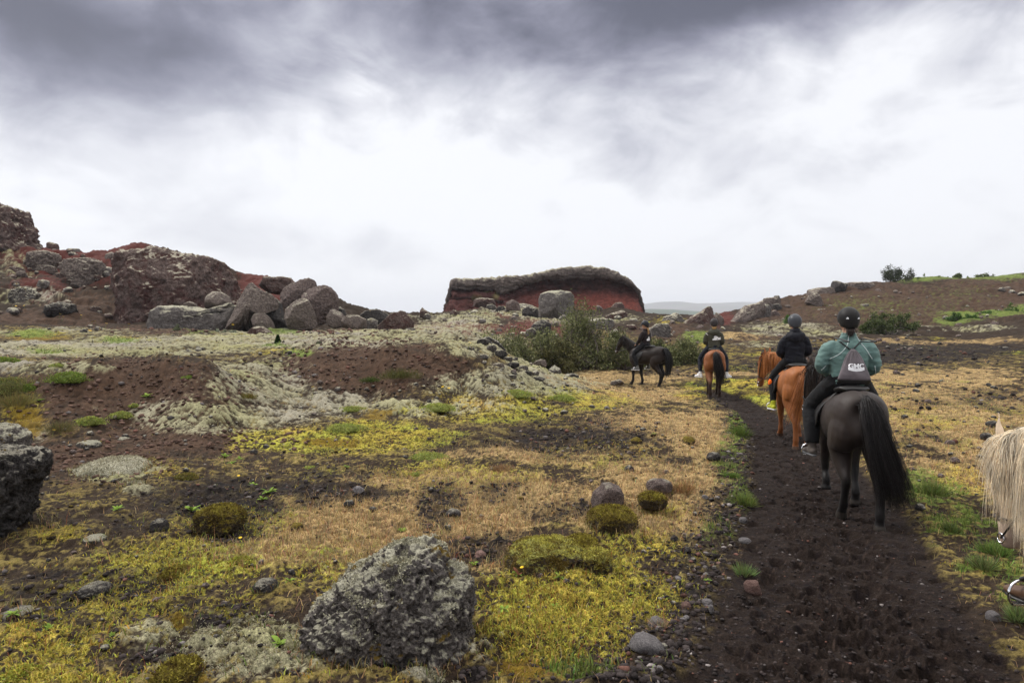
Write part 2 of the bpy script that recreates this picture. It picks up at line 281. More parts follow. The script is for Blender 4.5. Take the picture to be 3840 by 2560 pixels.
def zones(x, y):
    """cover weights 0..1 at world x, y (broken up by noise fixed to the ground)"""
    px, py = proj(x, y, Hc(x, y))
    vis = (y > .4)
    n1 = fb2(x, y, .9, 5, 11, .6); n2 = fb2(x, y, 2.3, 5, 31, .6); n3 = fb2(x, y, .28, 4, 51)
    n4 = fb2(x, y, 7.0, 3, 71, .6); n5 = fb2(x, y, 19, 3, 301, .6)
    n5 = n5 * np.clip(1.25 - np.hypot(x, y) / 26, .2, 1)
    Z = {}
    for k, L in PATCH.items():
        w = np.zeros_like(x)
        for cx, cy, rx, ry, s in L:
            m = (np.abs(px - cx) < rx * 2.3) & (np.abs(py - cy) < ry * 2.3)
            if not m.any(): continue
            d = np.sqrt(((px[m] - cx) / rx) ** 2 + ((py[m] - cy) / ry) ** 2) + n1[m] * .35 + n3[m] * .25
            w[m] = np.maximum(w[m], s * sst(1.75, .15, d))
        Z[k] = w * vis
    sm_ = {k: sst(.22, .85, w + n1 * .4) for k, w in Z.items()}
    nz = n1 * .55 + n2 * .5 + n4 * .3
    out = {}
    for k, w in Z.items():
        sh = dict(pale=nz, yell=-nz + n2 * .6, tan=n2 * .6 + n3 * .6 - n1 * .3, brown=n2 * .55 + n4 * .5, red=n2 * .45 + n4 * .3, black=-n1 * .6 + n4 * .5, green=n2 * .7 - n4 * .4, rust=n2 * .6)[k]
        out[k] = sst(.26, .66, w + (sh + n5 * .55) * 1.05 * (1 if k not in ('brown', 'red') else .85)) * sst(.03, .15, w)
    # path
    yl = np.interp(py, _pl[:, 1], _pl[:, 0]); yr = np.interp(py, _pr[:, 1], _pr[:, 0])
    wd = np.maximum(yr - yl, 20)
    s = np.minimum(px - yl, yr - px) / wd + n2 * .10 + n1 * .08
    pth = sst(-.02, .10, s) * sst(1440, 1462, py) * vis
    verge = sst(-.42, .05, s + n1 * .15) * sst(1440, 1475, py) * vis * (px < yl + wd * .5)
    out['path'] = pth; out['verge'] = np.clip(verge, 0, 1) * (1 - pth)
    out['n'] = (n1, n2, n3, n4); out['s'] = sm_
    return out
def _path_s(x, y):
    px, py = proj(x, y, Hc(x, y)); yl = np.interp(py, _pl[:, 1], _pl[:, 0]); yr = np.interp(py, _pr[:, 1], _pr[:, 0])
    return (px - yl) / np.maximum(yr - yl, 20)
_pr_rng = np.random.default_rng(77); PRINTS = []
for _i in range(420):
    _py = 1500 + 1080 * _pr_rng.random() ** .8; _f = _pr_rng.normal(.52, .17)
    if not .08 < _f < .92: continue
    _px = np.interp(_py, _pl[:, 1], _pl[:, 0]) * (1 - _f) + np.interp(_py, _pr[:, 1], _pr[:, 0]) * _f
    _g = ground(_px, _py); PRINTS.append((_g.x, _g.y, _pr_rng.normal(-.1, .35), _pr_rng.uniform(.052, .070), _pr_rng.uniform(.014, .034)))
def hoofprints(x, y, w):
    h = np.zeros_like(x); k = np.where((w > .3) & (y < 14))[0]
    if not len(k): return h
    X, Y = x[k], y[k]; o = np.argsort(Y); X, Y, k = X[o], Y[o], k[o]
    for cx, cy, a, r0, dp in PRINTS:
        i, j = np.searchsorted(Y, (cy - .13, cy + .13))
        if i == j: continue
        dx, dy = X[i:j] - cx, Y[i:j] - cy; m = np.abs(dx) < .13
        if not m.any(): continue
        dx, dy = dx[m], dy[m]; u = dx * math.cos(a) - dy * math.sin(a); v = dx * math.sin(a) + dy * math.cos(a)
        d = np.hypot(u * 1.12, v) / r0
        z = -dp * np.clip(1 - d ** 6, 0, 1) * (1 - .55 * np.exp(-((u / .018) ** 2 + ((v + .02) / .035) ** 2))) * (d < 1) + dp * .45 * np.exp(-((d - 1.18) / .17) ** 2) * (1 + .5 * np.sin(np.arctan2(v, u) * 2 + cx * 9))
        h[k[i:j][m]] += z
    return h
def Hn(x, y, Z):
    """detail on top of the smooth land"""
    r = np.hypot(x, y); n1, n2, n3, n4 = Z['n']
    far = np.clip(r / 25, 0, 1)
    smooth = np.clip(1 - Z['path'] * .85, 0, 1)
    loose = np.clip(1 - .6 * np.maximum(Z['brown'], Z['red']) * (r < 40), 0, 1)
    pill = np.abs(fb2(x, y, 1.5, 2, 101)) * 3.0 - .5; pill2 = np.abs(fb2(x, y, 4.6, 2, 131)) * 2.8 - .5; pill0 = np.abs(fb2(x, y, .55, 2, 111)) * 2.8 - .5
    h = n1 * .10 * smooth * loose + n2 * .065 * smooth * loose + n4 * .030 * (1 - .55 * Z['path'])
    S = Z['s']; fr = np.clip(r / 14, .45, 1.6)
    h = h + S['pale'] * (.01 + pill0 * .08 * np.clip(r / 12 - .3, 0, 1) + pill * .030 * fr + pill2 * .028 + (np.abs(fb2(x, y, 9.5, 2, 141)) * 2.8 - .5) * .018) + S['yell'] * (.01 + pill2 * .026 + pill * .022)
    h = h + S['black'] * (fb2(x, y, 4.5, 4, 171, .6) * .09) * smooth * (1 - .55 * (y > 26)) + Z['verge'] * fb2(x, y, 9, 3, 181, .6) * .03
    h = h + far * np.clip((r - 30) / 40, 0, 1) * (fb2(x, y, .13, 5, 151, .55) * 1.1 + (1 - 2 * np.abs(fb2(x, y, .35, 4, 161))) * (.35 + .40 * (x < -.02 * y) * (r < 72)) - .1 - .35 * (x < -.02 * y)) * (r < 130)
    h = h + far * np.clip((r - 14) / 16, 0, 1) * (r < 60) * fb2(x, y, .5, 4, 191) * .14
    # hoof-worn hollows on the path
    h = h + Z['path'] * (-.05 - np.clip(fb2(x, y, 4.2, 2, 201) - .14, 0, 1) * .15 + fb2(x, y, 9, 3, 211) * .022 - np.exp(-((_path_s(x, y) - .62) / .10) ** 2) * .035)
    h = h + hoofprints(x, y, Z['path'])
    return h
def H(x, y):
    x = np.atleast_1d(np.asarray(x, float)); y = np.atleast_1d(np.asarray(y, float))
    return Hc(x, y) + Hn(x, y, zones(x, y))
COL = dict(soil=(.029, .0195, .0130), pale=(.245, .228, .146), yell=(.285, .245, .040), tan=(.275, .19, .088), brown=(.052, .0305, .0195), red=(.072, .021, .0165), black=(.0140, .0112, .0108), green=(.115, .155, .030), rust=(.135, .085, .010), path=(.0150, .0102, .0082))
def mixc(c, k, w, jit=None):
    t = np.array(COL[k])[None] * (1 if jit is None else jit[:, None])
    return c + (t - c) * w[:, None]
def ground_colour(x, y, Z):
    n1, n2, n3, n4 = Z['n']; r = np.hypot(x, y)
    fd = np.clip(1.25 - r / 26, .2, 1); n5 = fb2(x, y, 19, 3, 301, .6) * fd; n6 = fb2(x, y, 45, 2, 311) * np.clip(1.2 - r / 9, 0, 1)
    j = np.clip(1 + n5 * .9 + n6 * .5, .4, 1.9); k = np.clip(1 + n4 * .6 + n5 * .4, .5, 1.6)
    c = np.array(COL['soil'])[None] * j[:, None] * np.ones((len(x), 1))
    # sparse growth over the bare soil of the field
    g = sst(-.05, .35, n2 + n4 * .7 + n5 * .7) * (r < 45)
    c = c + (np.array((.19, .145, .045)) * k[:, None] - c) * (g * .7)[:, None]
    c = mixc(c, 'brown', Z['brown'], np.clip(j * (1 + n2 * .55 + n4 * .8), .35, 2.2)); c = mixc(c, 'red', Z['red'], j * .95 + .1)
    c = mixc(c, 'tan', Z['tan'] * np.clip(.45 + sst(-.35, .25, n4 * .9 + n2 * .7 + n5 * .9) * .6, 0, 1), k)
    c = mixc(c, 'yell', Z['yell'] * sst(-.30, .22, n4 * .9 + n5 * .9 + n2 * .7), k)
    hue = fb2(x, y, .6, 3, 321)
    c = c * (1 + (Z['yell'] * hue)[:, None] * np.array((-.35, .1, -.2)))
    pl = np.abs(fb2(x, y, 1.5, 2, 101)) * 3.0 - .5; pl2 = np.abs(fb2(x, y, 4.6, 2, 131)) * 2.8 - .5
    gap = sst(-.34, .40, pl * .30 + pl2 * .75 + (np.abs(fb2(x, y, 9.5, 2, 141)) * 2.8 - .5) * .45 + n5 * .4 + n2 * .8 + n1 * .5)
    c = mixc(c, 'pale', Z['pale'] * np.clip(gap + .04, 0, 1), np.clip(1 + n5 * .35 + n3 * .35, .5, 1.4))
    c = c * (1 + (Z['pale'] * fb2(x, y, .35, 3, 331))[:, None] * np.array((-.05, .0, -.55)))
    c = mixc(c, 'rust', Z['rust'] * .9, k); c = mixc(c, 'green', Z['green'] * np.clip(.8 + n5, 0, 1), k)
    c = mixc(c, 'black', Z['black'] * np.clip(.8 + n4 * .8, 0, 1), j)
    c = mixc(c, 'black', np.clip(Z['verge'] * (.8 + n2 * 1.4) - Z['green'] * .4, 0, 1), j * 1.15)
    c = mixc(c, 'path', Z['path'], np.clip(1 + n4 * .35 + n5 * .5, .5, 1.6))
    peb = (pn2(x * 31, y * 31, 401) > .62)
    c = np.where((peb & (Z['path'] + Z['black'] + Z['verge'] > .5))[:, None], c * 2.6, c)
    return np.clip(c, .008, .6)

# ------------------------------------------------------------------ ground sheet
th = np.concatenate([np.linspace(R(-100), R(-56), 40)[:-1], np.linspace(R(-56), R(-39), 130)[:-1], np.linspace(R(-39), R(39), 930), np.linspace(R(39), R(56), 130)[1:], np.linspace(R(56), R(100), 40)[1:]])
rr = np.concatenate([np.geomspace(.55, 3.2, 60)[:-1], np.geomspace(3.2, 130, 1280), np.geomspace(130, 415, 40)[1:]])
TT, RR = np.meshgrid(th, rr, indexing='ij')
gx = (RR * np.sin(TT)).ravel(); gy = (RR * np.cos(TT)).ravel()
GZ = zones(gx, gy)
gz = Hc(gx, gy) + Hn(gx, gy, GZ)
gcol = ground_colour(gx, gy, GZ)
na, nr = TT.shape
ii = np.arange(na * nr).reshape(na, nr)
gF = np.stack([ii[:-1, :-1], ii[:-1, 1:], ii[1:, 1:], ii[1:, :-1]], -1).reshape(-1, 4)
gF = gF[:, ::-1] if False else gF[:, [0, 1, 2, 3]]
def bump_mat(name, colour, scales=((40, .5, .006),), rough=.92, vary=((60, .45),), spec=.15, tint=None):
    """colour: rgb, or an attribute name; vary: (noise scale, amount) multiplies the colour; scales: (noise scale, strength, distance) bumps"""
    m = bpy.data.materials.new(name); m.use_nodes = True; t = m.node_tree; b = t.nodes['Principled BSDF']
    pos = N(t, 'ShaderNodeNewGeometry').outputs['Position']
    if isinstance(colour, str):
        a = N(t, 'ShaderNodeAttribute', attribute_name=colour); col = a.outputs['Color']
    else:
        rgb = N(t, 'ShaderNodeRGB'); rgb.outputs[0].default_value = tuple(colour) + (1,); col = rgb.outputs[0]
    for s, amt in vary:
        f = SS(t, NOISE(t, pos, s, 4, .65), .25, .75, 1 - amt, 1 + amt)
        g = N(t, 'ShaderNodeCombineColor'); [t.links.new(f, x) for x in g.inputs]
        col = MIX(t, 1.0, col, g.outputs[0], 'MULTIPLY')
    nrm = None
    for s, st, di in scales:
        bp = N(t, 'ShaderNodeBump'); bp.inputs['Strength'].default_value = st; bp.inputs['Distance'].default_value = di
        t.links.new(NOISE(t, pos, s, 5, .65), bp.inputs['Height'])
        if nrm is not None: t.links.new(nrm, bp.inputs['Normal'])
        nrm = bp.outputs[0]
    t.links.new(col, b.inputs['Base Color'])
    if nrm is not None: t.links.new(nrm, b.inputs['Normal'])
    b.inputs['Roughness'].default_value = rough; b.inputs['Specular IOR Level'].default_value = spec
    return m
MAT_G = bump_mat('ground_cover', 'cover', ((24, .6, .03), (110, .7, .008)), .95, ((75, .5), (240, .35)), .1)
ground_o = tag(put('ground', mesh_np('ground', np.stack([gx, gy, gz], -1), gF, True, {'cover': gcol}), MAT_G), kind='structure')
print('ground', len(gx), round(time.time() - T0, 1))
def Hs(px, py):
    """a photo pixel's place on the finished ground"""
    g = ground(px, py); return Vector((g.x, g.y, float(H(g.x, g.y)[0])))
# ------------------------------------------------------------------ rocks
_ico = {}
def ico(sub):
    if sub not in _ico:
        bm = bmesh.new(); bmesh.ops.create_icosphere(bm, subdivisions=sub, radius=1)
        V = np.array([v.co[:] for v in bm.verts]); F = np.array([[v.index for v in f.verts] for f in bm.faces]); bm.free()
        _ico[sub] = (V, F)
    return _ico[sub]
def normals(V, F):
    a = V[F[:, 1]] - V[F[:, 0]]; b = V[F[:, 2]] - V[F[:, 0]]; n = np.cross(a, b)
    out = np.zeros_like(V)
    for k in range(3): np.add.at(out, F[:, k], n)
    return out / (np.linalg.norm(out, axis=1)[:, None] + 1e-12)
def rock_mat(name, dark, light, lichen, amount, red=None, patch=None, fine=1.0):
    """stone mottled dark/light, lichen or moss on what faces the sky, by noise; RED = lower red scoria tone"""
    m = bpy.data.materials.new(name); m.use_nodes = True; t = m.node_tree; b = t.nodes['Principled BSDF']
    geo = N(t, 'ShaderNodeNewGeometry'); pos = geo.outputs['Position']
    sp = N(t, 'ShaderNodeSeparateXYZ'); t.links.new(geo.outputs['Normal'], sp.inputs[0])
    a = N(t, 'ShaderNodeAttribute', attribute_name='shape')         # 1 on lumps, 0 in hollows, and the size of the stone
    sz = N(t, 'ShaderNodeAttribute', attribute_name='grain').outputs['Fac']
    vm = N(t, 'ShaderNodeVectorMath', operation='SCALE'); t.links.new(pos, vm.inputs[0]); t.links.new(sz, vm.inputs['Scale'])
    p = vm.outputs[0]
    n1 = NOISE(t, p, 2.2, 6, .62); n2 = NOISE(t, p, 9, 6, .7); n3 = NOISE(t, p, 34 * fine, 4, .7)
    col = MIX(t, SS(t, M_(t, 'ADD', M_(t, 'MULTIPLY', n2, .6), M_(t, 'MULTIPLY', n3, .5)), .38, .70), dark, light)
    if red: col = MIX(t, M_(t, 'MULTIPLY', SS(t, n1, .44, .60), SS(t, n2, .25, .6, .95, .5)), col, red)
    up = M_(t, 'ADD', M_(t, 'MULTIPLY', sp.outputs[2], .95), M_(t, 'MULTIPLY', M_(t, 'SUBTRACT', n2, .5), .9))
    up = M_(t, 'ADD', up, M_(t, 'MULTIPLY', M_(t, 'SUBTRACT', n1, .5), 1.9)); up = M_(t, 'ADD', up, M_(t, 'MULTIPLY', M_(t, 'SUBTRACT', a.outputs['Fac'], .5), .5))
    lf = M_(t, 'MULTIPLY', SS(t, up, 1.0 - amount, 1.45 - amount), SS(t, n3, .25, .55, .45, 1.0))
    col = MIX(t, lf, col, lichen)
    if patch:
        pc, thr = patch
        n4 = NOISE(t, p, 3.7, 4, .6, .5)
        f = M_(t, 'MULTIPLY', SS(t, n4, thr, thr + .07), SS(t, sp.outputs[2], -.1, .4))
        col = MIX(t, f, col, pc)
    v = SS(t, n3, .2, .8, .6, 1.4); g = N(t, 'ShaderNodeCombineColor'); [t.links.new(v, x) for x in g.inputs]
    col = MIX(t, 1, col, g.outputs[0], 'MULTIPLY')
    bp = N(t, 'ShaderNodeBump'); bp.inputs['Strength'].default_value = .75; bp.inputs['Distance'].default_value = .03
    t.links.new(n3, bp.inputs['Height'])
    bp2 = N(t, 'ShaderNodeBump'); bp2.inputs['Strength'].default_value = .7; bp2.inputs['Distance'].default_value = .12
    t.links.new(n2, bp2.inputs['Height']); t.links.new(bp.outputs[0], bp2.inputs['Normal'])
    t.links.new(bp2.outputs[0], b.inputs['Normal']); t.links.new(col, b.inputs['Base Color'])
    b.inputs['Roughness'].default_value = .93; b.inputs['Specular IOR Level'].default_value = .12
    return m
GREYMOSS = (.34, .32, .24)
RM = dict(
 lava=rock_mat('lava_with_lichen', (.034, .0285, .0265), (.18, .16, .148), (.38, .36, .275), .56, patch=((.13, .085, .018), .585)),
 dark=rock_mat('dark_lava', (.016, .0145, .015), (.080, .072, .068), (.27, .25, .20), .42, patch=((.12, .08, .015), .66)),
 grey=rock_mat('grey_rock', (.052, .045, .042), (.165, .148, .138), GREYMOSS, .55),
 brown=rock_mat('brown_rock', (.052, .040, .035), (.185, .150, .132), (.34, .31, .24), .36),
 purp=rock_mat('purplish_boulder', (.060, .044, .041), (.175, .135, .122), (.29, .265, .21), .20),
 red=rock_mat('red_scoria_rock', (.042, .027, .024), (.135, .098, .086), (.34, .31, .24), .40, red=(.058, .021, .018)),
 capstone=rock_mat('capstone', (.046, .036, .032), (.165, .135, .120), (.27, .25, .18), .36),
 moss=rock_mat('mossy_rock', (.035, .028, .022), (.085, .066, .042), (.26, .25, .065), .62, patch=((.085, .055, .012), .50)),
 rust=rock_mat('rust_moss_rock', (.028, .022, .018), (.075, .055, .030), (.13, .095, .016), .75, patch=((.20, .19, .03), .62)),
 stone=rock_mat('plain_stone', (.13, .118, .120), (.21, .195, .195), (.25, .24, .23), -.2),
 pink=rock_mat('red_stone', (.13, .075, .065), (.22, .14, .12), (.25, .2, .18), -.2),
 lump=rock_mat('pale_moss_hummock', (.05, .04, .036), (.12, .10, .085), (.44, .415, .31), .98),
 turf=rock_mat('yellow_moss_hummock', (.05, .04, .03), (.11, .09, .05), (.30, .30, .07), .92),
)
def rock_mesh(name, outline, Y, depth, seed=0, sub=5, amp=.10, facets=5, power=2.6, ridge=.5, lump=2.2, facet_cut=.80, sink=0.0, pits=0.0):
    """star-shaped outline in photo pixels, standing at Y; DEPTH in metres is its half thickness"""
    P = np.array([at(x, y, Y)[:] for x, y in outline])[:, [0, 2]]
    c = (P.min(0) + P.max(0)) / 2
    D, F = ico(sub)
    rel = P - c; ang = np.arctan2(rel[:, 1], rel[:, 0]); rad = np.hypot(rel[:, 0], rel[:, 1])
    # resample the outline densely, so edges stay straight
    Q = []
    for i in range(len(rel)):
        for f in np.linspace(0, 1, 14, endpoint=False): Q.append(rel[i] * (1 - f) + rel[(i + 1) % len(rel)] * f)
    Q = np.array(Q); ang = np.arctan2(Q[:, 1], Q[:, 0]); rad = np.hypot(Q[:, 0], Q[:, 1])
    o = np.argsort(ang); ang = ang[o]; rad = rad[o]
    phi = np.arctan2(D[:, 2], D[:, 0])
    Rr = np.interp(phi, ang, rad, period=2 * math.pi)
    a = np.hypot(D[:, 0], D[:, 2]); b = np.abs(D[:, 1])
    k = (a ** power + b ** power) ** (-1 / power)
    V = np.stack([Rr * np.cos(phi) * a * k, depth * D[:, 1] * k, Rr * np.sin(phi) * a * k], -1)
    # radius shrinks towards the middle of the disc so that inner points stay inside the outline
    size = float(np.mean(rad) + depth) / 2
    r_ = np.random.default_rng(seed + 900)
    for _ in range(facets):                                        # flat broken faces, mostly turned to the front
        n = r_.normal(size=3); n[1] = -abs(n[1]) * 1.2 - .55; n[2] = n[2] * .7 + .12; n /= np.linalg.norm(n)
        e = V @ n; h = e.max() * r_.uniform(facet_cut, .95)
        V = V - n * (np.maximum(e - h, 0) * .85)[:, None]
    nr_ = normals(V, F)
    q = V / size + seed * 3.7
    m = fb3(q, lump, 5, seed, .55); rg = fb3(q, lump * 1.3, 4, seed + 40, .55, True)
    fine = fb3(q, lump * 5.5, 4, seed + 80, .62, False)
    d = (m * (1 - ridge) + (rg - .35) * ridge * .8) * 1.2 + fine * .32
    if pits: d = d - sst(.12, .42, fb3(q, 5.2, 3, seed + 120)) * pits - sst(.2, .5, fb3(q, 13, 2, seed + 130)) * pits * .45
    V = V + nr_ * (d * amp * size)[:, None]
    V[:, 2] -= sink
    V3 = V + np.array([c[0], Y, c[1]])
    base = np.array([c[0], Y, P[:, 1].min()])
    me = mesh_np(name, V3 - base, F, True, {'shape': np.clip(.5 + d * .9, 0, 1), 'grain': np.full(len(V), 1.0 / max(size, .05) ** .55)})
    return me, base
def ell(x0, x1, y0, y1, sq=2.6, tilt=0.0, n=22, skew=0.0):
    cx, cy, rx, ry = (x0 + x1) / 2, (y0 + y1) / 2, (x1 - x0) / 2, (y1 - y0) / 2
    out = []
    for i in range(n):
        t = 2 * math.pi * i / n; c, s = math.cos(t), math.sin(t)
        k = (abs(c) ** sq + abs(s) ** sq) ** (-1 / sq)
        x, y = c * k, s * k
        x += skew * y
        out.append((cx + rx * (x * math.cos(tilt) - y * math.sin(tilt) * .6), cy + ry * (y * math.cos(tilt) + x * math.sin(tilt) * .6)))
    return out
def rock(name, outline, Y, depth, mat, label, cat='rock', group=None, **kw):
    if name in ('slope_outcrop', 'lava_ledge', 'hill_rock', 'scattered_rock'):   # seat it in the slope it stands on
        ox = [p[0] for p in outline]; oy = [p[1] for p in outline]; g = ground(sum(ox) / len(ox), max(oy) - .12 * (max(oy) - min(oy)))
        if abs(g.y - Y) < .45 * Y: depth *= g.y / Y; Y = g.y + depth * .35
    me, base = rock_mesh(name, outline, Y, depth, **kw)
    o = put(name, me, RM[mat], loc=base)
    if Y < 9.5 and name != 'flat_stone':
        v = np.array([q.co[:] for q in me.vertices])
        if Y < 11: FRINGE.append((base, v[:, 0].min(), v[:, 0].max(), v[:, 1].min(), v[:, 1].max()))
        if mat in ('moss', 'rust', 'lump') or name == 'lava_boulder' and mat == 'lava': fuzz(o, mat, kw.get('seed', 0))
    return tag(o, label, cat, group)
FRINGE = []
def fuzz(o, mat, seed=0):
    me = o.data; V = np.empty(len(me.vertices) * 3, np.float32); me.vertices.foreach_get('co', V); V = V.reshape(-1, 3).astype(float)
    Nn = np.empty(len(me.vertices) * 3, np.float32); me.vertices.foreach_get('normal', Nn); Nn = Nn.reshape(-1, 3).astype(float)
    r_ = np.random.default_rng(seed); size = V[:, 0].max() - V[:, 0].min()
    m = sst(.05, .55, Nn[:, 2] + fb3(V / size * 4, 1.2, 3, seed) * 1.1 - (.62 if mat == 'lava' else 0))
    n = int(np.clip(size * 9000, 900, 7000)); k = r_.choice(len(V), n, p=m / m.sum())
    P = V[k] + r_.normal(size=(n, 3)) * .006; d = Nn[k] + r_.normal(size=(n, 3)) * .55; d /= np.linalg.norm(d, axis=1)[:, None]
    s_ = np.cross(d, r_.normal(size=(n, 3))); s_ /= np.linalg.norm(s_, axis=1)[:, None]; L = r_.uniform(.008, .020, n)[:, None]; w = L * .24
    Q = np.stack([P - d * .004, P + d * L * .5 + s_ * w, P + d * L, P + d * L * .5 - s_ * w], 1).reshape(-1, 3)
    a, b = dict(moss=((.33, .30, .06), (.13, .095, .022)), rust=((.22, .185, .032), (.075, .050, .012)), lump=((.31, .285, .20), (.22, .205, .135)), lava=((.36, .34, .25), (.27, .255, .18)))[mat]
    f = sst(-.1, .35, fb3(P / size * 5, 1.0, 3, seed + 7) + (Nn[k][:, 2] - .55) * .6)[:, None]; c = (np.array(a) * f + np.array(b) * (1 - f)) * np.clip(1 + r_.normal(size=(n, 1)) * .25, .4, 1.8)
    put('moss_cover', mesh_np('moss_cover', Q, np.arange(n * 4).reshape(n, 4), False, {'cover': np.repeat(c, 4, 0)}), bump_mat('moss_fronds', 'cover', (), .95, ((40, .2),), .1) if 'moss_fronds' not in bpy.data.materials else bpy.data.materials['moss_fronds'], o)
def Z1(*p): return [(x * .408, 700 + y * .408) for x, y in p]        # charts of the enlarged photo
def Z2(*p): return [(800 + x * .408, 900 + y * .408) for x, y in p]
def Z3(*p): return [(1640 + x * .408, 960 + y * .408) for x, y in p]
def Z4(*p): return [(2600 + x * .527, 960 + y * .527) for x, y in p]
def ZF(*p): return [(1000 + x * .425, 1900 + y * .425) for x, y in p]

# foreground
rock('lava_boulder', ZF((365,960),(362,1100),(380,1280),(420,1420),(480,1520),(700,1540),(1000,1540),(1300,1540),(1600,1530),(1740,1480),(1800,1280),(1812,1080),(1800,960),(1838,850),(1820,760),(1800,620),(1760,585),(1640,580),(1580,520),(1565,430),(1500,360),(1430,335),(1330,330),(1230,360),(1150,362),(1060,420),(930,480),(800,550),(680,620),(640,700),(520,780),(440,880)),
     4.22, .40, 'lava', 'big rough lava boulder crusted with pale lichen in the near foreground', 'boulder', seed=3, sub=7, amp=.19, pits=.55, facets=5, ridge=.45, lump=2.6, facet_cut=.88)
rock('lava_boulder', [(-400,1790),(-300,1700),(-100,1680),(10,1688),(60,1695),(105,1690),(135,1712),(143,1740),(125,1780),(108,1815),(84,1860),(84,1915),(60,1960),(46,2010),(4,2045),(-60,2065),(-250,2075),(-420,2030),(-470,1880)],
     6.3, .5, 'dark', 'dark lava boulder with whitish lichen top, cut by the left picture edge', 'boulder', seed=11, sub=7, amp=.17, pits=.5, facets=5, ridge=.5, lump=4.2)
rock('lava_rock', [(-190,1640),(-90,1600),(-20,1592),(40,1605),(84,1640),(80,1680),(0,1700),(-140,1700)], 8.3, .4, 'lava', 'grey lichen-topped rock just behind the dark boulder at the left edge', seed=12, sub=6, amp=.17, pits=.5, lump=3.5)
rock('mossy_rock', ell(1900, 2200, 2035, 2165, 2.5), 5.55, .34, 'moss', 'low wide rock covered in yellow-green moss with a dark underside', seed=21, sub=6, amp=.13, lump=2.2)
rock('mossy_rock', ell(2120, 2245, 2018, 2085, 2.4), 5.75, .2, 'rust', 'small dark moss-capped rock tucked behind the low wide mossy rock', seed=22, sub=5, amp=.14)
rock('mossy_rock', ell(2175, 2292, 2068, 2150, 2.3), 5.42, .2, 'moss', 'small grey-sided mossy rock at the right end of the low wide mossy rock', seed=27, sub=5, amp=.14)
rock('moss_dome', ell(2203, 2388, 1905, 2020, 2.6), 6.4, .26, 'rust', 'round dark boulder wrapped in brown and olive moss', 'boulder', seed=23, sub=6, amp=.09, facets=2)
rock('smooth_boulder', [(2216,1880),(2224,1850),(2250,1830),(2262,1812),(2290,1812),(2325,1825),(2338,1850),(2336,1885),(2320,1905),(2270,1912),(2222,1905)], 7.3, .2, 'purp', 'bare purplish-brown boulder just behind the dark mossy dome', 'boulder', seed=24, sub=5, amp=.05, facets=5)
rock('smooth_boulder', ell(2425, 2520, 1796, 1848, 2.5), 7.8, .15, 'purp', 'small bare grey-brown boulder in tan grass near the path edge', 'boulder', seed=25, sub=5, amp=.07)
rock('mossy_rock', ell(2395, 2500, 1852, 1905, 2.3), 7.1, .18, 'rust', 'flat rusty moss hump in the tan grass right of the purplish boulder', seed=26, sub=5, amp=.10)
rock('flat_stone', [(2358,2420),(2385,2385),(2430,2382),(2470,2400),(2492,2425),(2480,2442),(2410,2442)], 4.13, .10, 'stone', 'flat smooth grey stone lying on the gravel verge', 'stone', seed=31, sub=4, amp=.04, facets=3)
rock('flat_stone', [(2430,2345),(2445,2318),(2470,2312),(2490,2330),(2492,2355),(2440,2360)], 4.45, .06, 'stone', 'upright grey stone beside a dry grass tuft on the verge', 'stone', seed=32, sub=4, amp=.05)
rock('flat_stone', ell(2556, 2590, 2256, 2292), 4.75, .04, 'pink', 'small brick-red stone on the gravel verge', 'stone', seed=33, sub=4, amp=.08)
rock('flat_stone', [(2790,2190),(2800,2176),(2840,2176),(2848,2200),(2855,2228),(2825,2232),(2795,2215)], 4.98, .05, 'pink', 'pitted pinkish stone on the edge of the bare path', 'stone', seed=34, sub=4, amp=.12, lump=3)
rock('flat_stone', ell(2770, 2816, 2016, 2036, 2.2, -.15), 6.1, .05, 'stone', 'thin pale slab of stone lying on the path edge', 'stone', seed=35, sub=4, amp=.05)
rock('flat_stone', ell(2772, 2802, 1938, 1962), 6.75, .035, 'stone', 'small pale grey stone halfway up the path edge', 'stone', seed=36, sub=4, amp=.05)
rock('flat_stone', ell(2632, 2672, 2246, 2268), 4.8, .04, 'stone', 'bluish grey pebble next to the brick-red stone', 'stone', seed=37, sub=4, amp=.05)
rock('flat_stone', ell(2658, 2676, 2266, 2300), 4.68, .025, 'stone', 'little light grey stone standing on edge below the bluish pebble', 'stone', seed=38, sub=4, amp=.07)
rock('flat_stone', ell(3703, 3746, 2290, 2345, 2.4), 4.55, .05, 'stone', 'rounded grey stone on the bare path near the white horse', 'stone', seed=39, sub=4, amp=.05)
# hummocks of the left foreground
rock('moss_hummock', ell(300, 545, 1722, 1830, 2.2, .06), 8.9, .5, 'lump', 'pale grey-green moss hummock on the dark soil at left', 'moss', seed=41, sub=6, amp=.10, facets=0, lump=3.2)
rock('moss_hummock', ell(455, 535, 1812, 1850, 2.2), 8.0, .2, 'lump', 'small pale moss cushion below the left moss hummock', 'moss', seed=42, sub=5, amp=.10, facets=0)
rock('moss_hummock', ell(735, 910, 1900, 2010, 2.3), 6.5, .25, 'rust', 'brown moss-grown lava lump among bright green leaves', 'moss', seed=43, sub=6, amp=.18, lump=3)
rock('lava_stump', ell(566, 626, 1945, 2020, 2.6), 6.35, .09, 'dark', 'upright black lava stub standing in sparse moss', seed=44, sub=5, amp=.13)
rock('lava_rock', ell(316, 392, 2006, 2046, 2.3), 6.0, .1, 'lava', 'small white-topped lava rock on dark soil', seed=45, sub=5, amp=.14)
rock('lava_rock', ell(288, 372, 1652, 1694, 2.3), 10.2, .17, 'lava', 'pale-topped lava lump below the left brown mound', seed=46, sub=5, amp=.14)
rock('lava_rock', ell(420, 486, 1640, 1672, 2.3), 10.8, .15, 'lava', 'little lichen-spotted lava lump right of the pale-topped one', seed=47, sub=5, amp=.16)
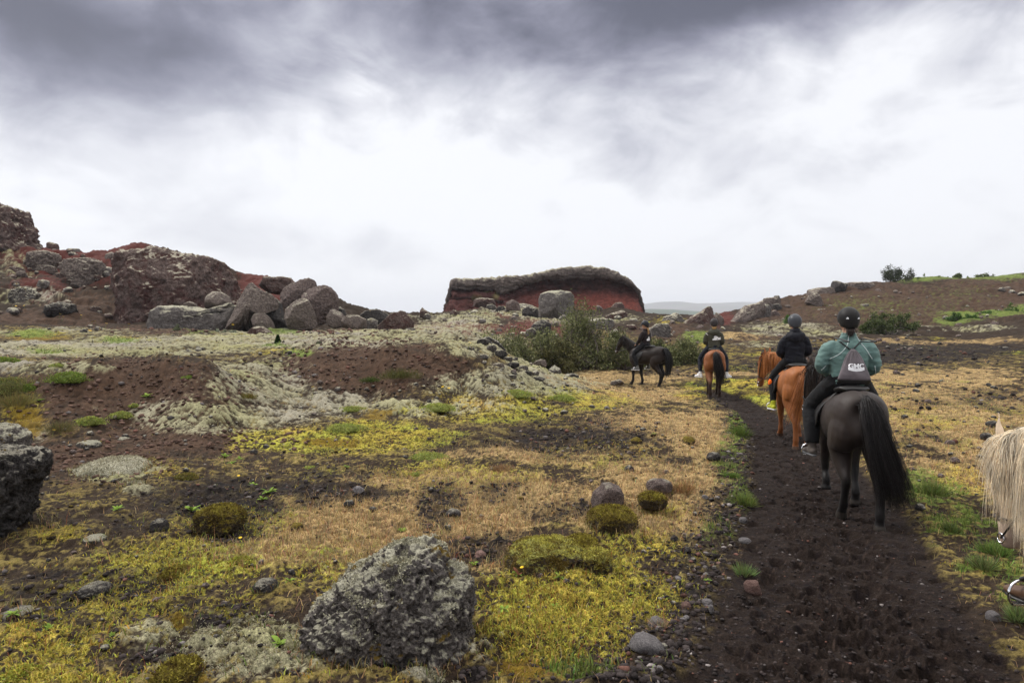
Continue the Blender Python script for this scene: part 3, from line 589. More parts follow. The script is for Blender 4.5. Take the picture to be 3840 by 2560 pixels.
rock('lava_rock', ell(300, 410, 2190, 2232, 2.2, -.2), 4.95, .12, 'dark', 'long black lava chunk half sunk in the mossy soil', seed=48, sub=5, amp=.16)
rock('lava_rock', ell(0, 120, 2285, 2330, 2.2, -.1), 4.65, .12, 'dark', 'black lava slab at the left picture edge, half buried', seed=49, sub=5, amp=.16)
rock('lava_rock', ell(950, 1040, 2172, 2240, 2.3), 5.05, .1, 'dark', 'black lava rock with a white lichen spot beside the big boulder', seed=50, sub=5, amp=.16)
rock('rust_moss', ell(586, 742, 2488, 2600, 2.3), 3.78, .16, 'rust', 'cushion of golden-brown moss at the bottom picture edge', 'moss', seed=51, sub=6, amp=.06, facets=0, lump=4)
rock('moss_hummock', ell(1560, 1660, 2512, 2575, 2.2), 3.85, .1, 'lump', 'knobbly grey moss tuft at the foot of the big boulder', 'moss', seed=52, sub=5, amp=.14, facets=0)
rock('mossy_rock', ell(610, 700, 2135, 2180, 2.3), 5.4, .13, 'rust', 'low rusty moss mound on the left field', seed=53, sub=5, amp=.12, facets=0)
# left background
rock('cliff_crag', Z1((-700,420),(-600,150),(-300,80),(-120,160),(0,185),(70,215),(140,228),(165,270),(170,330),(215,380),(220,440),(235,520),(300,600),(250,680),(60,720),(-200,720),(-600,700)), 59, 3.5, 'red', 'layered grey-over-red lava crag at the top left', 'crag', seed=61, sub=7, amp=.20, ridge=.75, lump=3.2)
rock('skyline_stone', Z1((440,520),(460,508),(520,525),(530,560),(525,600),(450,600)), 60, .5, 'red', 'reddish stone on the left skyline, nearest to the crag', 'stone', 'stones on the left skyline', seed=62, sub=4, amp=.1)
rock('skyline_stone', Z1((610,590),(640,568),(720,570),(730,600),(722,650),(640,640)), 60, .6, 'grey', 'dark rounded stone balanced on the left skyline', 'stone', 'stones on the left skyline', seed=63, sub=4, amp=.08)
rock('skyline_stone', Z1((1092,610),(1110,575),(1160,580),(1200,605),(1190,640),(1100,640)), 60, .6, 'grey', 'grey stone on the skyline just left of the huge brown rock', 'stone', 'stones on the left skyline', seed=64, sub=4, amp=.08)
rock('huge_rock', Z1((850,740),(1000,660),(1120,625),(1280,600),(1400,578),(1550,588),(1650,615),(1800,650),(1900,660),(2010,680),(2100,740),(2180,810),(2215,900),(2235,960),(2190,1060),(2150,1180),(1900,1290),(1500,1330),(1280,1320),(1050,1310),(930,1280),(900,1150),(870,960)),
     46.5, 3.2, 'red', 'huge brown and dark red lava rock, the largest at left', seed=65, sub=7, amp=.15, ridge=.7, facets=12, lump=1.9, facet_cut=.66)
rock('lava_ledge', Z1((560,700),(640,670),(800,660),(900,690),(900,900),(870,960),(720,900),(650,820),(570,770)), 49, 1.8, 'brown', 'lichen-topped grey ledge leaning on the left side of the huge rock', seed=66, sub=6, amp=.18, facets=14, ridge=.75, lump=2.6, facet_cut=.55)
rock('lava_ledge', Z1((210,650),(260,610),(400,595),(500,615),(520,660),(480,720),(430,780),(300,760),(215,720)), 52, 1.3, 'brown', 'grey-crusted rocks bedded in the red slope under the crag', seed=67, sub=6, amp=.22, facets=16, ridge=.8, lump=2.6, facet_cut=.5)
rock('lava_ledge', Z1((40,1060),(90,960),(170,925),(270,940),(330,990),(300,1060),(150,1080)), 43, 1.0, 'lava', 'rounded lichen-covered rocks at the far left foot of the slope', seed=68, sub=6, amp=.22, facets=14, ridge=.8, lump=2.6, facet_cut=.5)
rock('lava_ledge', Z1((440,1160),(470,1090),(560,1065),(650,1085),(670,1150),(600,1190),(480,1190)), 41, .9, 'dark', 'dark low rock with yellow moss top before the brown scree', seed=69, sub=6, amp=.24, lump=2.8)
rock('long_boulder', Z1((1285,1340),(1300,1250),(1350,1170),(1420,1130),(1500,1096),(1600,1105),(1750,1105),(1900,1130),(2010,1142),(2080,1100),(2120,1065),(2185,1070),(2190,1150),(2130,1300),(2060,1360),(1850,1375),(1600,1370)), 40.5, 1.3, 'grey', 'long low grey boulder with a rim of pale moss along its top', 'boulder', seed=70, sub=6, amp=.12, facets=9, facet_cut=.7)
rock('pale_rock', Z1((1860,1130),(1880,1020),(1930,960),(2020,965),(2090,1010),(2120,1080),(2050,1140)), 42.5, .9, 'brown', 'light brown angular rock sticking up behind the long low boulder', seed=71, sub=5, amp=.07, facets=12, facet_cut=.58)
rock('pale_rock', Z1((1680,1110),(1700,1070),(1740,1055),(1790,1075),(1810,1110)), 41.8, .5, 'brown', 'small rounded rock peeping over the long low boulder', seed=72, sub=4, amp=.07, facets=12, facet_cut=.58)
sl_ = 'outcrops on the red slope at left'
for i_, (x0_, x1_, y0_, y1_, Y_, m_, l_) in enumerate([(200,330,640,720,53,'lava','lichened knob on the red slope left of the grey-crusted rocks'),(300,470,690,790,50,'brown','dark brown outcrop just under the grey-crusted rocks'),(560,700,650,720,55,'lava','pale lichened crust along the slope top, left of the huge rock'),(700,880,640,700,54,'lava','pale lichened crust where the slope meets the huge rock'),
   (60,180,700,800,51,'dark','dark rock on the slope under the crag'),(0,60,800,870,49,'lava','pale rock at the picture edge low on the slope'),(90,260,790,870,47,'red','reddish rough rock midway down the left slope'),(480,600,760,860,48,'red','dark red rough rock above the mossy patch'),(150,300,880,960,45,'lava','white-topped outcrop above the far-left foot rocks'),(820,900,1060,1150,44,'dark','small dark rock at the left foot of the huge rock'),(560,660,820,880,47,'lava','small pale outcrop at the upper edge of the brown scree'),
   (320,420,1000,1060,43,'lava','lichened hump inside the pale mossy patch'),(180,300,960,1040,43,'dark','dark-sided hump left of the lichened hump')]):
    rock('slope_outcrop', Z1(*ell(x0_ - 25, x1_ + 25, y0_ + 8, y1_ - 8, 3.2, random.uniform(-.05, .12))), Y_, (x1_ - x0_) * .408 * Y_ / FPX * .6, {'lava': 'brown', 'dark': 'red'}.get(m_, m_), l_, 'rock', sl_, seed=240 + i_, sub=6, amp=.20, facets=16, ridge=.8, lump=2.6, facet_cut=.5, sink=.25)
cl = 'boulders piled beside the huge rock'
rock('leaning_boulder', Z2((130,870),(150,780),(190,700),(240,540),(290,430),(340,388),(375,425),(440,465),(540,500),(600,560),(615,620),(590,660),(480,650),(380,640),(330,720),(330,860),(220,880)), 39.5, 1.2, 'brown', 'tall leaning boulder with an overhang, leftmost of the pile', 'boulder', cl, seed=73, sub=6, amp=.10, facets=16, facet_cut=.56, ridge=.65, lump=3)
rock('leaning_boulder', Z2((420,640),(470,540),(560,530),(610,580),(645,690),(690,780),(700,850),(560,860),(520,740)), 40.6, .8, 'dark', 'dark shadowed boulder behind the small propped one', 'boulder', cl, seed=74, sub=5, amp=.1, facets=12, facet_cut=.58)
rock('piled_boulder', Z2((345,850),(350,720),(370,680),(460,668),(520,720),(570,800),(570,870),(450,880)), 38.8, .5, 'brown', 'small boulder propped under the leaning boulder', 'boulder', cl, seed=75, sub=5, amp=.08, facets=12, facet_cut=.58)
rock('piled_boulder', Z2((580,490),(640,440),(750,390),(850,350),(905,352),(950,390),(958,425),(920,520),(780,620),(660,625),(610,580)), 42.5, 1.1, 'purp', 'upper back boulder resting on top of the pile', 'boulder', cl, seed=76, sub=6, amp=.10, facets=16, facet_cut=.56, ridge=.65, lump=3)
rock('piled_boulder', Z2((790,510),(850,450),(940,425),(1010,412),(1080,440),(1125,500),(1138,560),(1140,640),(1110,700),(1040,760),(950,790),(900,700),(850,590)), 41.2, 1.2, 'purp', 'round reddish-brown boulder, highest on the right of the pile', 'boulder', cl, seed=77, sub=6, amp=.10, facets=16, facet_cut=.56, ridge=.65, lump=3)
rock('piled_boulder', Z2((643,630),(690,600),(760,550),(820,532),(870,560),(905,630),(935,720),(945,790),(900,835),(800,860),(715,850),(690,780),(655,700)), 39.0, .8, 'brown', 'grey-brown tooth-shaped boulder at the front middle of the pile', 'boulder', cl, seed=78, sub=6, amp=.10, facets=16, facet_cut=.56, ridge=.65, lump=3)
rock('piled_boulder', Z2((1040,780),(1048,700),(1080,640),(1115,630),(1165,660),(1210,700),(1215,790),(1120,815)), 40, .6, 'brown', 'smaller boulder at the right foot of the pile', 'boulder', cl, seed=79, sub=5, amp=.07, facets=12, facet_cut=.58)
rock('piled_boulder', Z2((1130,620),(1160,610),(1200,640),(1215,690),(1170,720),(1110,680)), 42, .5, 'dark', 'dark knob peeking out behind the right foot of the pile', 'boulder', cl, seed=80, sub=4, amp=.09, facets=12, facet_cut=.58)
rock('piled_boulder', Z2((1180,800),(1185,720),(1240,690),(1340,695),(1400,730),(1405,815),(1300,830)), 39.5, .7, 'brown', 'low broken rock right of the boulder pile', 'boulder', cl, seed=81, sub=5, amp=.12, facets=12, facet_cut=.58)
rock('crusted_rock', Z2((270,930),(310,860),(380,800),(450,795),(520,850),(570,920),(560,960),(380,960)), 36.5, .9, 'red', 'pinkish crusted rock low in front of the pile', seed=82, sub=5, amp=.16, facets=12, facet_cut=.58)
rock('crusted_rock', Z2((440,420),(490,345),(600,340),(690,345),(735,390),(700,450),(620,500),(500,480)), 47, 1.5, 'red', 'rough lichened rock on the skyline behind the pile', seed=83, sub=5, amp=.18, facets=12, facet_cut=.58)
rock('gap_rock', Z2((1345,700),(1400,648),(1520,640),(1580,665),(1625,700),(1600,770),(1450,780)), 44, 1.0, 'dark', 'broad dark rock on the skyline right of the pile', seed=84, sub=5, amp=.09, facets=12, facet_cut=.58)
rock('gap_rock', Z2((1395,830),(1400,740),(1450,715),(1510,740),(1500,830)), 41, .5, 'lava', 'layered lichened block below the broad dark rock', seed=85, sub=5, amp=.14, facets=12, facet_cut=.58)
rock('gap_rock', Z2((1485,850),(1510,790),(1570,740),(1640,675),(1720,650),(1760,660),(1800,710),(1850,760),(1835,810),(1720,880),(1560,870)), 38, .9, 'red', 'peaked dark red rock with lichen on its left shoulder', seed=86, sub=6, amp=.13, facets=14, facet_cut=.55)
rock('gap_rock', Z2((1710,895),(1720,850),(1780,812),(1850,812),(1870,860),(1850,890),(1780,905)), 33, .5, 'lava', 'small lichened boulder alone on the pale moss crest', 'boulder', seed=87, sub=5, amp=.1, facets=12, facet_cut=.58)
rock('spire_rock', Z2((1890,720),(1900,640),(1915,618),(1940,640),(1990,665),(1995,720)), 58, .6, 'red', 'little pointed reddish spire left of the rock mesa', seed=88, sub=5, amp=.12, facets=12, facet_cut=.58)
rock('spire_rock', Z2((1930,720),(1945,680),(1980,670),(2000,700),(1990,730)), 55, .4, 'lava', 'small round stone at the foot of the pointed spire', 'stone', seed=89, sub=4, amp=.12)
# before the mesa
fm = 'rocks strewn in front of the mesa'
rock('block_rock', Z3((935,560),(935,480),(932,400),(950,350),(1020,325),(1130,318),(1220,335),(1255,370),(1250,480),(1200,590),(1050,610)), 62, 1.8, 'grey', 'big pale-capped grey block standing in front of the mesa', 'rock', fm, seed=91, sub=6, amp=.09, facets=9, power=3.2, facet_cut=.7)
for i_, (o_, Y_, d_, m_, l_) in enumerate([
 (((620,500),(630,430),(690,402),(750,430),(770,500)), 68, .9, 'purp', 'squarish brown rock below the left part of the mesa'),
 (((660,520),(690,460),(780,435),(900,460),(890,500),(780,530)), 63, 1.0, 'lava', 'pale-crusted flat rock in front of the squarish brown one'),
 (((440,490),(460,450),(510,442),(545,470),(530,500)), 70, .7, 'lava', 'small lichened rock, leftmost below the mesa'),
 (((525,510),(560,465),(610,460),(635,500),(600,525)), 66, .7, 'dark', 'round dark rock between the leftmost and the flat rock'),
 (((780,570),(785,490),(830,465),(920,490),(955,570),(870,590)), 58, .9, 'dark', 'dark broken rock left of the grey block'),
 (((325,460),(335,400),(420,385),(520,400),(540,450),(430,475)), 80, 1.3, 'red', 'reddish hump at the left foot of the mesa'),
 (((850,720),(870,640),(920,600),(980,585),(1040,620),(1050,720),(950,760)), 45, .9, 'dark', 'dark hollow rock beside the willow scrub'),
 (((800,730),(820,680),(870,660),(930,700),(900,760)), 44, .5, 'lava', 'grey lichened rock at the left of the hollow rock'),
 (((860,790),(890,755),(935,760),(940,800)), 42, .3, 'brown', 'small pale brown rock under the hollow rock'),
 (((1390,640),(1400,590),(1490,575),(1610,585),(1625,640),(1560,690),(1450,680)), 47, 1.0, 'lava', 'broad pale-topped rock behind the willow scrub'),
 (((1590,540),(1600,470),(1640,430),(1690,425),(1725,470),(1720,530),(1650,550)), 60, .8, 'red', 'knobbly upright rock in front of the red scree'),
 (((1530,570),(1600,530),(1700,500),(1750,530),(1760,590),(1620,600)), 57, .9, 'red', 'slanting slab under the knobbly upright rock'),
 (((1575,740),(1600,690),(1640,670),(1670,700),(1665,770),(1610,780)), 38, .5, 'lava', 'small rock half hidden behind the side-on black horse'),
 (((1960,760),(1970,660),(2020,625),(2110,620),(2140,670),(2135,740),(2080,775)), 42, .9, 'grey', 'grey block right behind the side-on rider'),
 (((2068,600),(2090,560),(2150,545),(2190,522),(2230,550),(2280,590),(2275,630),(2150,640)), 60, 1.2, 'lava', 'peaked lichened rock between the two far riders'),
 (((870,1020),(890,975),(950,950),(1000,960),(1010,1010),(950,1030)), 24.6, .35, 'brown', 'brown rock at the foot of the pale ridge by the scrub'),
 (((1010,1110),(1030,1040),(1080,1005),(1130,1040),(1155,1100),(1140,1140),(1060,1140)), 22.6, .35, 'lava', 'round white-capped black rock at the tip of the pale ridge'),
 (((1150,1130),(1180,1090),(1240,1080),(1300,1095),(1298,1140),(1200,1150)), 22.2, .35, 'dark', 'dark broken rock at the tip of the pale ridge'),
 (((1590,1180),(1600,1155),(1680,1135),(1715,1165),(1690,1185)), 22.3, .3, 'brown', 'low brown lump in the grass before the side-on horse'),
 (((390,800),(410,760),(470,740),(560,790),(640,880),(620,940),(520,900)), 24, .6, 'dark', 'dark bouldery spine on the right flank of the pale ridge'),
 (((340,790),(380,760),(500,760),(560,800),(480,830)), 25, .4, 'lava', 'grey lichened rock high on the right flank of the pale ridge'),
 (((530,1250),(560,1190),(640,1190),(660,1240),(600,1270)), 18.2, .25, 'dark', 'brown-black lava lump at the lower edge of the pale moss'),
]):
    rock('scattered_rock' if i_ < 15 else 'ridge_rock', Z3(*o_), Y_, d_, m_, l_, 'rock', fm if i_ < 15 else None, seed=100 + i_, sub=5, amp=.16, facets=13, facet_cut=.56, lump=2.6, ridge=.7)
sp_ = 'rocks down the spine of the pale ridge'
for i_, (x_, y_, w_, h_, m_, l_) in enumerate([(420,790,110,60,'dark','highest dark rock of the pale ridge spine'),(500,850,90,70,'lava','lichened rock under the highest dark spine rock'),(580,900,120,70,'dark','broad dark rock midway down the ridge spine'),(650,950,90,50,'lava','pale rock on the lower ridge spine'),(700,1000,110,50,'dark','dark rock low on the ridge spine'),(790,1030,90,50,'lava','white-crusted rock near the lower end of the ridge spine'),
   (820,1080,110,50,'dark','dark knob under the lower end of the ridge spine'),(560,1010,110,50,'brown','brown rock on the near face of the ridge'),(420,930,100,50,'lava','grey rock high on the near face of the ridge'),(680,1110,100,45,'lava','pale rock at the foot of the ridge near face'),(930,1130,110,40,'dark','low dark rock between the ridge tip rocks'),(300,850,90,40,'lava','pale crusted rock at the brown mound right shoulder')]):
    o_ = Z3(*ell(x_ - w_ / 2, x_ + w_ / 2, y_ - h_ / 2, y_ + h_ / 2, 2.5)); g_ = ground(1640 + x_ * .408, 960 + (y_ + h_ * .5) * .408)
    rock('spine_rock', o_, g_.y + .1, w_ * .408 * g_.y / FPX * .5, m_, l_, 'rock', sp_, seed=280 + i_, sub=5, amp=.17, facets=10, facet_cut=.6, lump=2.6, ridge=.6)
# right background
rg_ = 'outcrop rocks on the right hill'
for i_, (o_, Y_, d_, m_, l_) in enumerate([
 (((-120,520),(0,430),(60,400),(110,360),(172,350),(180,420),(215,460),(220,510),(60,530)), 70, 1.5, 'red', 'red wedge-shaped rock rising behind the olive-jacket rider'),
 (((150,480),(165,400),(200,430),(225,480),(210,510)), 67, .8, 'brown', 'brown jagged rock on the right side of the red wedge'),
 (((255,500),(330,400),(380,355),(450,340),(500,320),(530,400),(480,490),(350,510)), 84, 1.8, 'brown', 'dark rugged slope rock left of the outcrop'),
 (((410,470),(425,380),(470,345),(530,345),(560,390),(530,450),(450,490)), 80, 1.2, 'grey', 'rounded pale grey rock in the middle of the outcrop'),
 (((500,350),(510,300),(580,295),(640,305),(640,360),(560,380)), 86, 1.5, 'brown', 'squarish brown rock crowning the outcrop'),
 (((575,305),(580,282),(610,280),(620,310)), 86, .5, 'dark', 'small dark stone perched on the outcrop'),
 (((530,450),(550,400),(585,385),(625,430),(620,460)), 78, .9, 'purp', 'pointed grey-brown rock at the right foot of the outcrop'),
 (((560,400),(570,345),(610,340),(640,380),(610,410)), 82, .9, 'dark', 'dark upright rock in the right part of the outcrop'),
 (((800,330),(830,280),(880,265),(920,310),(945,350),(900,365)), 88, 1.2, 'brown', 'tilted brown slab below the ridge ledge'),
 (((810,290),(825,240),(900,225),(990,225),(1010,265),(900,285)), 96, 1.6, 'brown', 'long brown ledge on the right ridge line'),
 (((990,250),(1000,180),(1030,172),(1055,195),(1100,190),(1090,255),(1020,270)), 99, 1.5, 'dark', 'upright dark knob standing on the ridge ledge'),
 (((1060,255),(1080,190),(1200,188),(1330,190),(1345,225),(1200,255)), 101, 1.8, 'brown', 'flat-topped grey-brown ledge right of the dark knob'),
 (((1180,370),(1200,345),(1250,340),(1255,370)), 76, .6, 'lava', 'pale flat rock on the brown hillside above the green shrub'),
 (((880,410),(890,380),(950,375),(965,410)), 72, .6, 'lava', 'pale mossy rock on the hillside between the two near riders'),
 (((2210,250),(2225,220),(2260,218),(2265,255)), 96, .6, 'brown', 'small brown rock high on the right hillside'),
 (((350,470),(370,440),(410,445),(415,480)), 74, .5, 'lava', 'small lichened stone at the left foot of the outcrop'),
 (((470,495),(500,470),(620,462),(640,480),(520,500)), 70, .6, 'lump', 'flat pale mossy stone at the foot of the outcrop'),
 (((790,475),(800,458),(870,462),(875,480)), 66, .5, 'lump', 'flat pale stone beside the teal rider, in stony ground'),
]):
    rock('hill_rock', Z4(*o_), Y_, d_, m_, l_, 'rock', rg_, seed=140 + i_, sub=5, amp=.16, facets=14, facet_cut=.54, lump=2.6, ridge=.7)

# ------------------------------------------------------------------ the rock mesa: grey cap over a hollowed red face
def ip(x, pts): return np.interp(x, [p[0] for p in pts], [p[1] for p in pts])
def build_mesa():
    Ym = 92.0; s = Ym / FPX
    nx, nv = 300, 80
    px = np.linspace(1660, 2432, nx)
    top = ip(px, [(1660,1175),(1690,1058),(1697,1052),(1800,1049),(1900,1047),(1987,1042),(2030,1028),(2068,1018),(2110,1010),(2170,1004),(2220,1006),(2260,1012),(2300,1024),(2335,1042),(2368,1064),(2394,1090),(2404,1118),(2412,1145),(2425,1172),(2432,1180)])
    cap = ip(px, [(1660,1180),(1690,1085),(1697,1085),(1850,1088),(1880,1108),(1917,1099),(1960,1082),(2007,1066),(2089,1057),(2180,1054),(2250,1056),(2313,1064),(2360,1082),(2395,1100),(2402,1125),(2432,1182)])
    base = np.full(nx, 1185.0); base = ip(px, [(1660,1178),(1700,1172),(1900,1178),(2100,1186),(2432,1190)])
    top = np.minimum(top, base - 2); cap = np.clip(cap - 6 - 11 * sst(1860, 1960, px), top + 1.5, base - 1)
    front = ip(px, [(1660,3.0),(1700,1.0),(1850,-.6),(1900,-2.2),(2000,-1.2),(2150,.6),(2300,-.6),(2380,-.4),(2432,3.0)])   # how far the cap comes forward (negative) or stands back
    ins = ip(px, [(1660,.2),(1700,.35),(1800,.6),(1880,.5),(1960,1.0),(2100,1.5),(2250,1.4),(2350,1.0),(2400,.4),(2432,.1)])    # hollow under the cap
    def P(pxv, pyv, off):
        Y = Ym + off
        a = (pxv - 1920) / FPX; b = (1280 - pyv) / FPX
        k = Ym / (cP + b * sP)
        return np.stack([a * k, Y, CAM_H + (-sP + b * cP) * k], -1)
    def face(rows):
        G = np.stack(rows, 1); n0, n1_ = G.shape[:2]
        ii = np.arange(n0 * n1_).reshape(n0, n1_)
        return G.reshape(-1, 3), np.stack([ii[:-1, :-1], ii[:-1, 1:], ii[1:, 1:], ii[1:, :-1]], -1).reshape(-1, 4)
    def rough(V, F, amp, layer, seed):
        T = np.vstack([F[:, :3], F[:, [0, 2, 3]]]); nn = normals(V, T)
        d = fb3(V + seed, .45, 5, seed, .55) * amp + fb3(V * np.array([1.0, 1.0, .22]), .9, 3, seed + 3, .5, True) * amp * .9 + fb3(V * np.array([.35, .35, 1.0]), 1.4, 4, seed + 9, .6, True) * layer
        return V + nn * d[:, None], d
    W_ = 7.5                                                          # half of the mesa's depth
    rows = [P(px, top, front + 2 * W_ + .5)]
    for v in np.linspace(0, 1, 16): rows.append(P(px, top - 2 * math.sin(math.pi * v) , front + 2 * W_ * (1 - v)))
    for v in np.linspace(0, 1, 34)[1:]: rows.append(P(px, top + (cap - top) * v, front - .28 * np.sin(math.pi * v ** .7) + .2 * v))
    for v in np.linspace(0, 1, 8)[1:]: rows.append(P(px, cap - 1.0 * v, front + .25 + (ins - .25 + 1.2) * v))
    V, F = face(rows); V, d = rough(V, F, .24, .30, 5)
    root = tag(put('rock_mesa', None), 'broad flat-topped rock mesa with grey cap and hollow red scoria face', 'mesa')
    c0 = at(2060, 1185, Ym + W_); root.location = c0
    me = mesh_np('cap', V - np.array(c0), F, True, {'shape': np.clip(.5 + d, 0, 1), 'grain': np.full(len(V), .40)})
    put('cap', me, RM['capstone'], root)
    rows = []
    for v in np.linspace(0, 1, 60):
        up = ins * (1 - np.clip(v / .30, 0, 1)) ** 1.3
        scree = np.clip((v - .30) / .70, 0, 1)
        rows.append(P(px, cap - 1.5 + (base + 14 - cap) * v, front + .2 + np.where(v < .30, ins * (1 - .55 * v), ins * (1 - .55 * .30) - scree * (ins * .75 + 3.4)) - 1.1 * np.exp(-((v - .30) / .07) ** 2) * sst(1925, 1860, px) * sst(1690, 1710, px)))
    for v in np.linspace(0, 1, 10)[1:]: rows.append(P(px, base + 14, front - 2 + v * (2 * W_ + 3)))
    V, F = face(rows); sm = sst(.30, .52, np.tile(np.linspace(0, 1.15, len(rows)), nx)) * np.repeat(ip(px, [(1660,0),(1950,.2),(2080,1),(2380,1),(2432,.4)]), len(rows))
    T = np.vstack([F[:, :3], F[:, [0, 2, 3]]]); nn = normals(V, T)
    d = (fb3(V, .5, 5, 15, .55) * .55 + fb3(V * np.array([.3, .3, 1.0]), 1.2, 4, 19, .6, True) * .5) * (1 - .7 * sm)
    V = V + nn * d[:, None]
    col = np.array((.058, .022, .019))[None] * np.clip(1 + fb3(V, 1.2, 4, 33) * 1.0, .4, 1.8)[:, None]
    col = col + (np.array((.150, .045, .034))[None] - col) * (sm * .9)[:, None]
    grn = sst(.15, .3, fb3(V, .35, 4, 41)) * np.repeat(ip(px, [(1660,.0),(1700,.9),(1900,.7),(1960,0)]), len(rows)) * np.tile(sst(.6, .1, np.linspace(0, 1.15, len(rows))), nx)
    col = col + (np.array((.20, .19, .075))[None] - col) * grn[:, None]
    me = mesh_np('scoria_face', V - np.array(c0), F, True, {'cover': col})
    put('scoria_face', me, bump_mat('red_scoria', 'cover', ((1.5, .8, .35), (7, .7, .1)), .95, ((2.5, .35), (9, .3)), .1), root)
build_mesa()

# ------------------------------------------------------------------ far hills
def far_hills():
    for name, pts, Y, dep, colr, seed in (
        ('far_hills', [(1500,1192),(2000,1175),(2300,1150),(2410,1140),(2470,1132),(2540,1130),(2600,1137),(2680,1136),(2780,1132),(2900,1134),(3100,1140),(3400,1165),(3800,1192)], 5000, 1200, (.10, .085, .075), 5),
        ('near_hills', [(1600,1193),(2200,1172),(2440,1158),(2520,1160),(2600,1166),(2700,1174),(2760,1180),(2900,1190),(3000,1193)], 2100, 500, (.055, .075, .045), 8)):
        nx = 220; px = np.linspace(pts[0][0], pts[-1][0], nx); top = ip(px, pts)
        zt = np.array([at(a, b, Y).z for a, b in zip(px, top)]); xt = (px - 1920) / FPX * Y
        rows = []
        for v in np.linspace(0, 1, 50):
            f = math.sin(v * math.pi / 2) if v < .7 else math.sin(.7 * math.pi / 2) + (1 - math.sin(.7 * math.pi / 2)) * (v - .7) / .3
            x = xt; y = np.full(nx, Y - dep * (1 - v))
            z = -30 + (zt + 30) * f + fb2(x, y, 1 / (dep * .35), 5, seed, .55) * dep * .016 * (1 - v ** 6)
            rows.append(np.stack([x, y, z], -1))
        rows.append(np.stack([xt, np.full(nx, Y + dep), np.full(nx, -40)], -1))
        G = np.stack(rows, 1); n0, n1_ = G.shape[:2]; ii = np.arange(n0 * n1_).reshape(n0, n1_)
        F = np.stack([ii[:-1, :-1], ii[1:, :-1], ii[1:, 1:], ii[:-1, 1:]], -1).reshape(-1, 4)
        V = G.reshape(-1, 3); w = sst(-.1, .25, fb2(V[:, 0], V[:, 1], 1 / (dep * .12), 5, seed + 3, .6))
        col = np.array(colr)[None] * (1 - w * .45)[:, None] + (w * .5)[:, None] * np.array((.05, .085, .03))
        tag(put(name, mesh_np(name, V, F, True, {'cover': col}), bump_mat(name, 'cover', ((.01, .4, 8),), .95, ((.004, .3),), .05)), kind='structure')
    pl = np.array([[-6000, 300, -1.5], [6000, 300, -1.5], [6100, 6900, -20], [-6100, 6900, -20]], float)
    tag(put('terrain', mesh_np('terrain', pl, np.array([[0, 1, 2, 3]]), False), bump_mat('far_plain', (.06, .07, .045), (), .95, ((.005, .4),), .05)), kind='structure')
far_hills()
def haze():
    x0, x1, y0, y1, z0, z1 = -6200, 6200, -60, 7000, -70, 190
    V = np.array([[x, y, z] for z in (z0, z1) for y in (y0, y1) for x in (x0, x1)], float)
    F = np.array([[0, 2, 3, 1], [4, 5, 7, 6], [0, 1, 5, 4], [2, 6, 7, 3], [0, 4, 6, 2], [1, 3, 7, 5]])
    m = bpy.data.materials.new('haze'); m.use_nodes = True; t = m.node_tree; t.nodes.remove(t.nodes['Principled BSDF'])
    v = N(t, 'ShaderNodeVolumePrincipled'); v.inputs['Color'].default_value = (.86, .90, .98, 1); v.inputs['Density'].default_value = .00022; v.inputs['Anisotropy'].default_value = .2
    t.links.new(v.outputs[0], t.nodes['Material Output'].inputs['Volume'])
    tag(put('haze', mesh_np('haze', V, F, False), m), 'thin pale air between here and the far hills', None, None, 'stuff')
haze()
print('rocks', round(time.time() - T0, 1))
# ------------------------------------------------------------------ ground cover nobody could count: grass, moss fronds, gravel
def scatter(n, r0, r1, p, half=49):
    """n places, radius density ~ r^-p"""
    u = rng.random(n); q = 1 - p
    r = np.exp(np.log(r0) + u * np.log(r1 / r0)) if abs(q) < 1e-6 else (r0 ** q + u * (r1 ** q - r0 ** q)) ** (1 / q)
    a = R(half) * (rng.random(n) * 2 - 1)
    return r * np.sin(a), r * np.cos(a), r
def leafmat(name, attr='cover', trans=.25, rough=.8):
    m = bpy.data.materials.new(name); m.use_nodes = True; t = m.node_tree; b = t.nodes['Principled BSDF']
    a = N(t, 'ShaderNodeAttribute', attribute_name=attr)
    pos = N(t, 'ShaderNodeNewGeometry').outputs['Position']
    v = SS(t, NOISE(t, pos, 9, 3), .3, .7, .8, 1.2); g = N(t, 'ShaderNodeCombineColor'); [t.links.new(v, x) for x in g.inputs]
    col = MIX(t, 1, a.outputs['Color'], g.outputs[0], 'MULTIPLY')
    t.links.new(col, b.inputs['Base Color']); b.inputs['Roughness'].default_value = rough; b.inputs['Specular IOR Level'].default_value = .15
    tr = N(t, 'ShaderNodeBsdfTranslucent'); t.links.new(col, tr.inputs[0]); mx = N(t, 'ShaderNodeMixShader'); mx.inputs[0].default_value = trans
    t.links.new(b.outputs[0], mx.inputs[1]); t.links.new(tr.outputs[0], mx.inputs[2]); t.links.new(mx.outputs[0], t.nodes['Material Output'].inputs[0])
    return m
MAT_LEAF = leafmat('leaves')
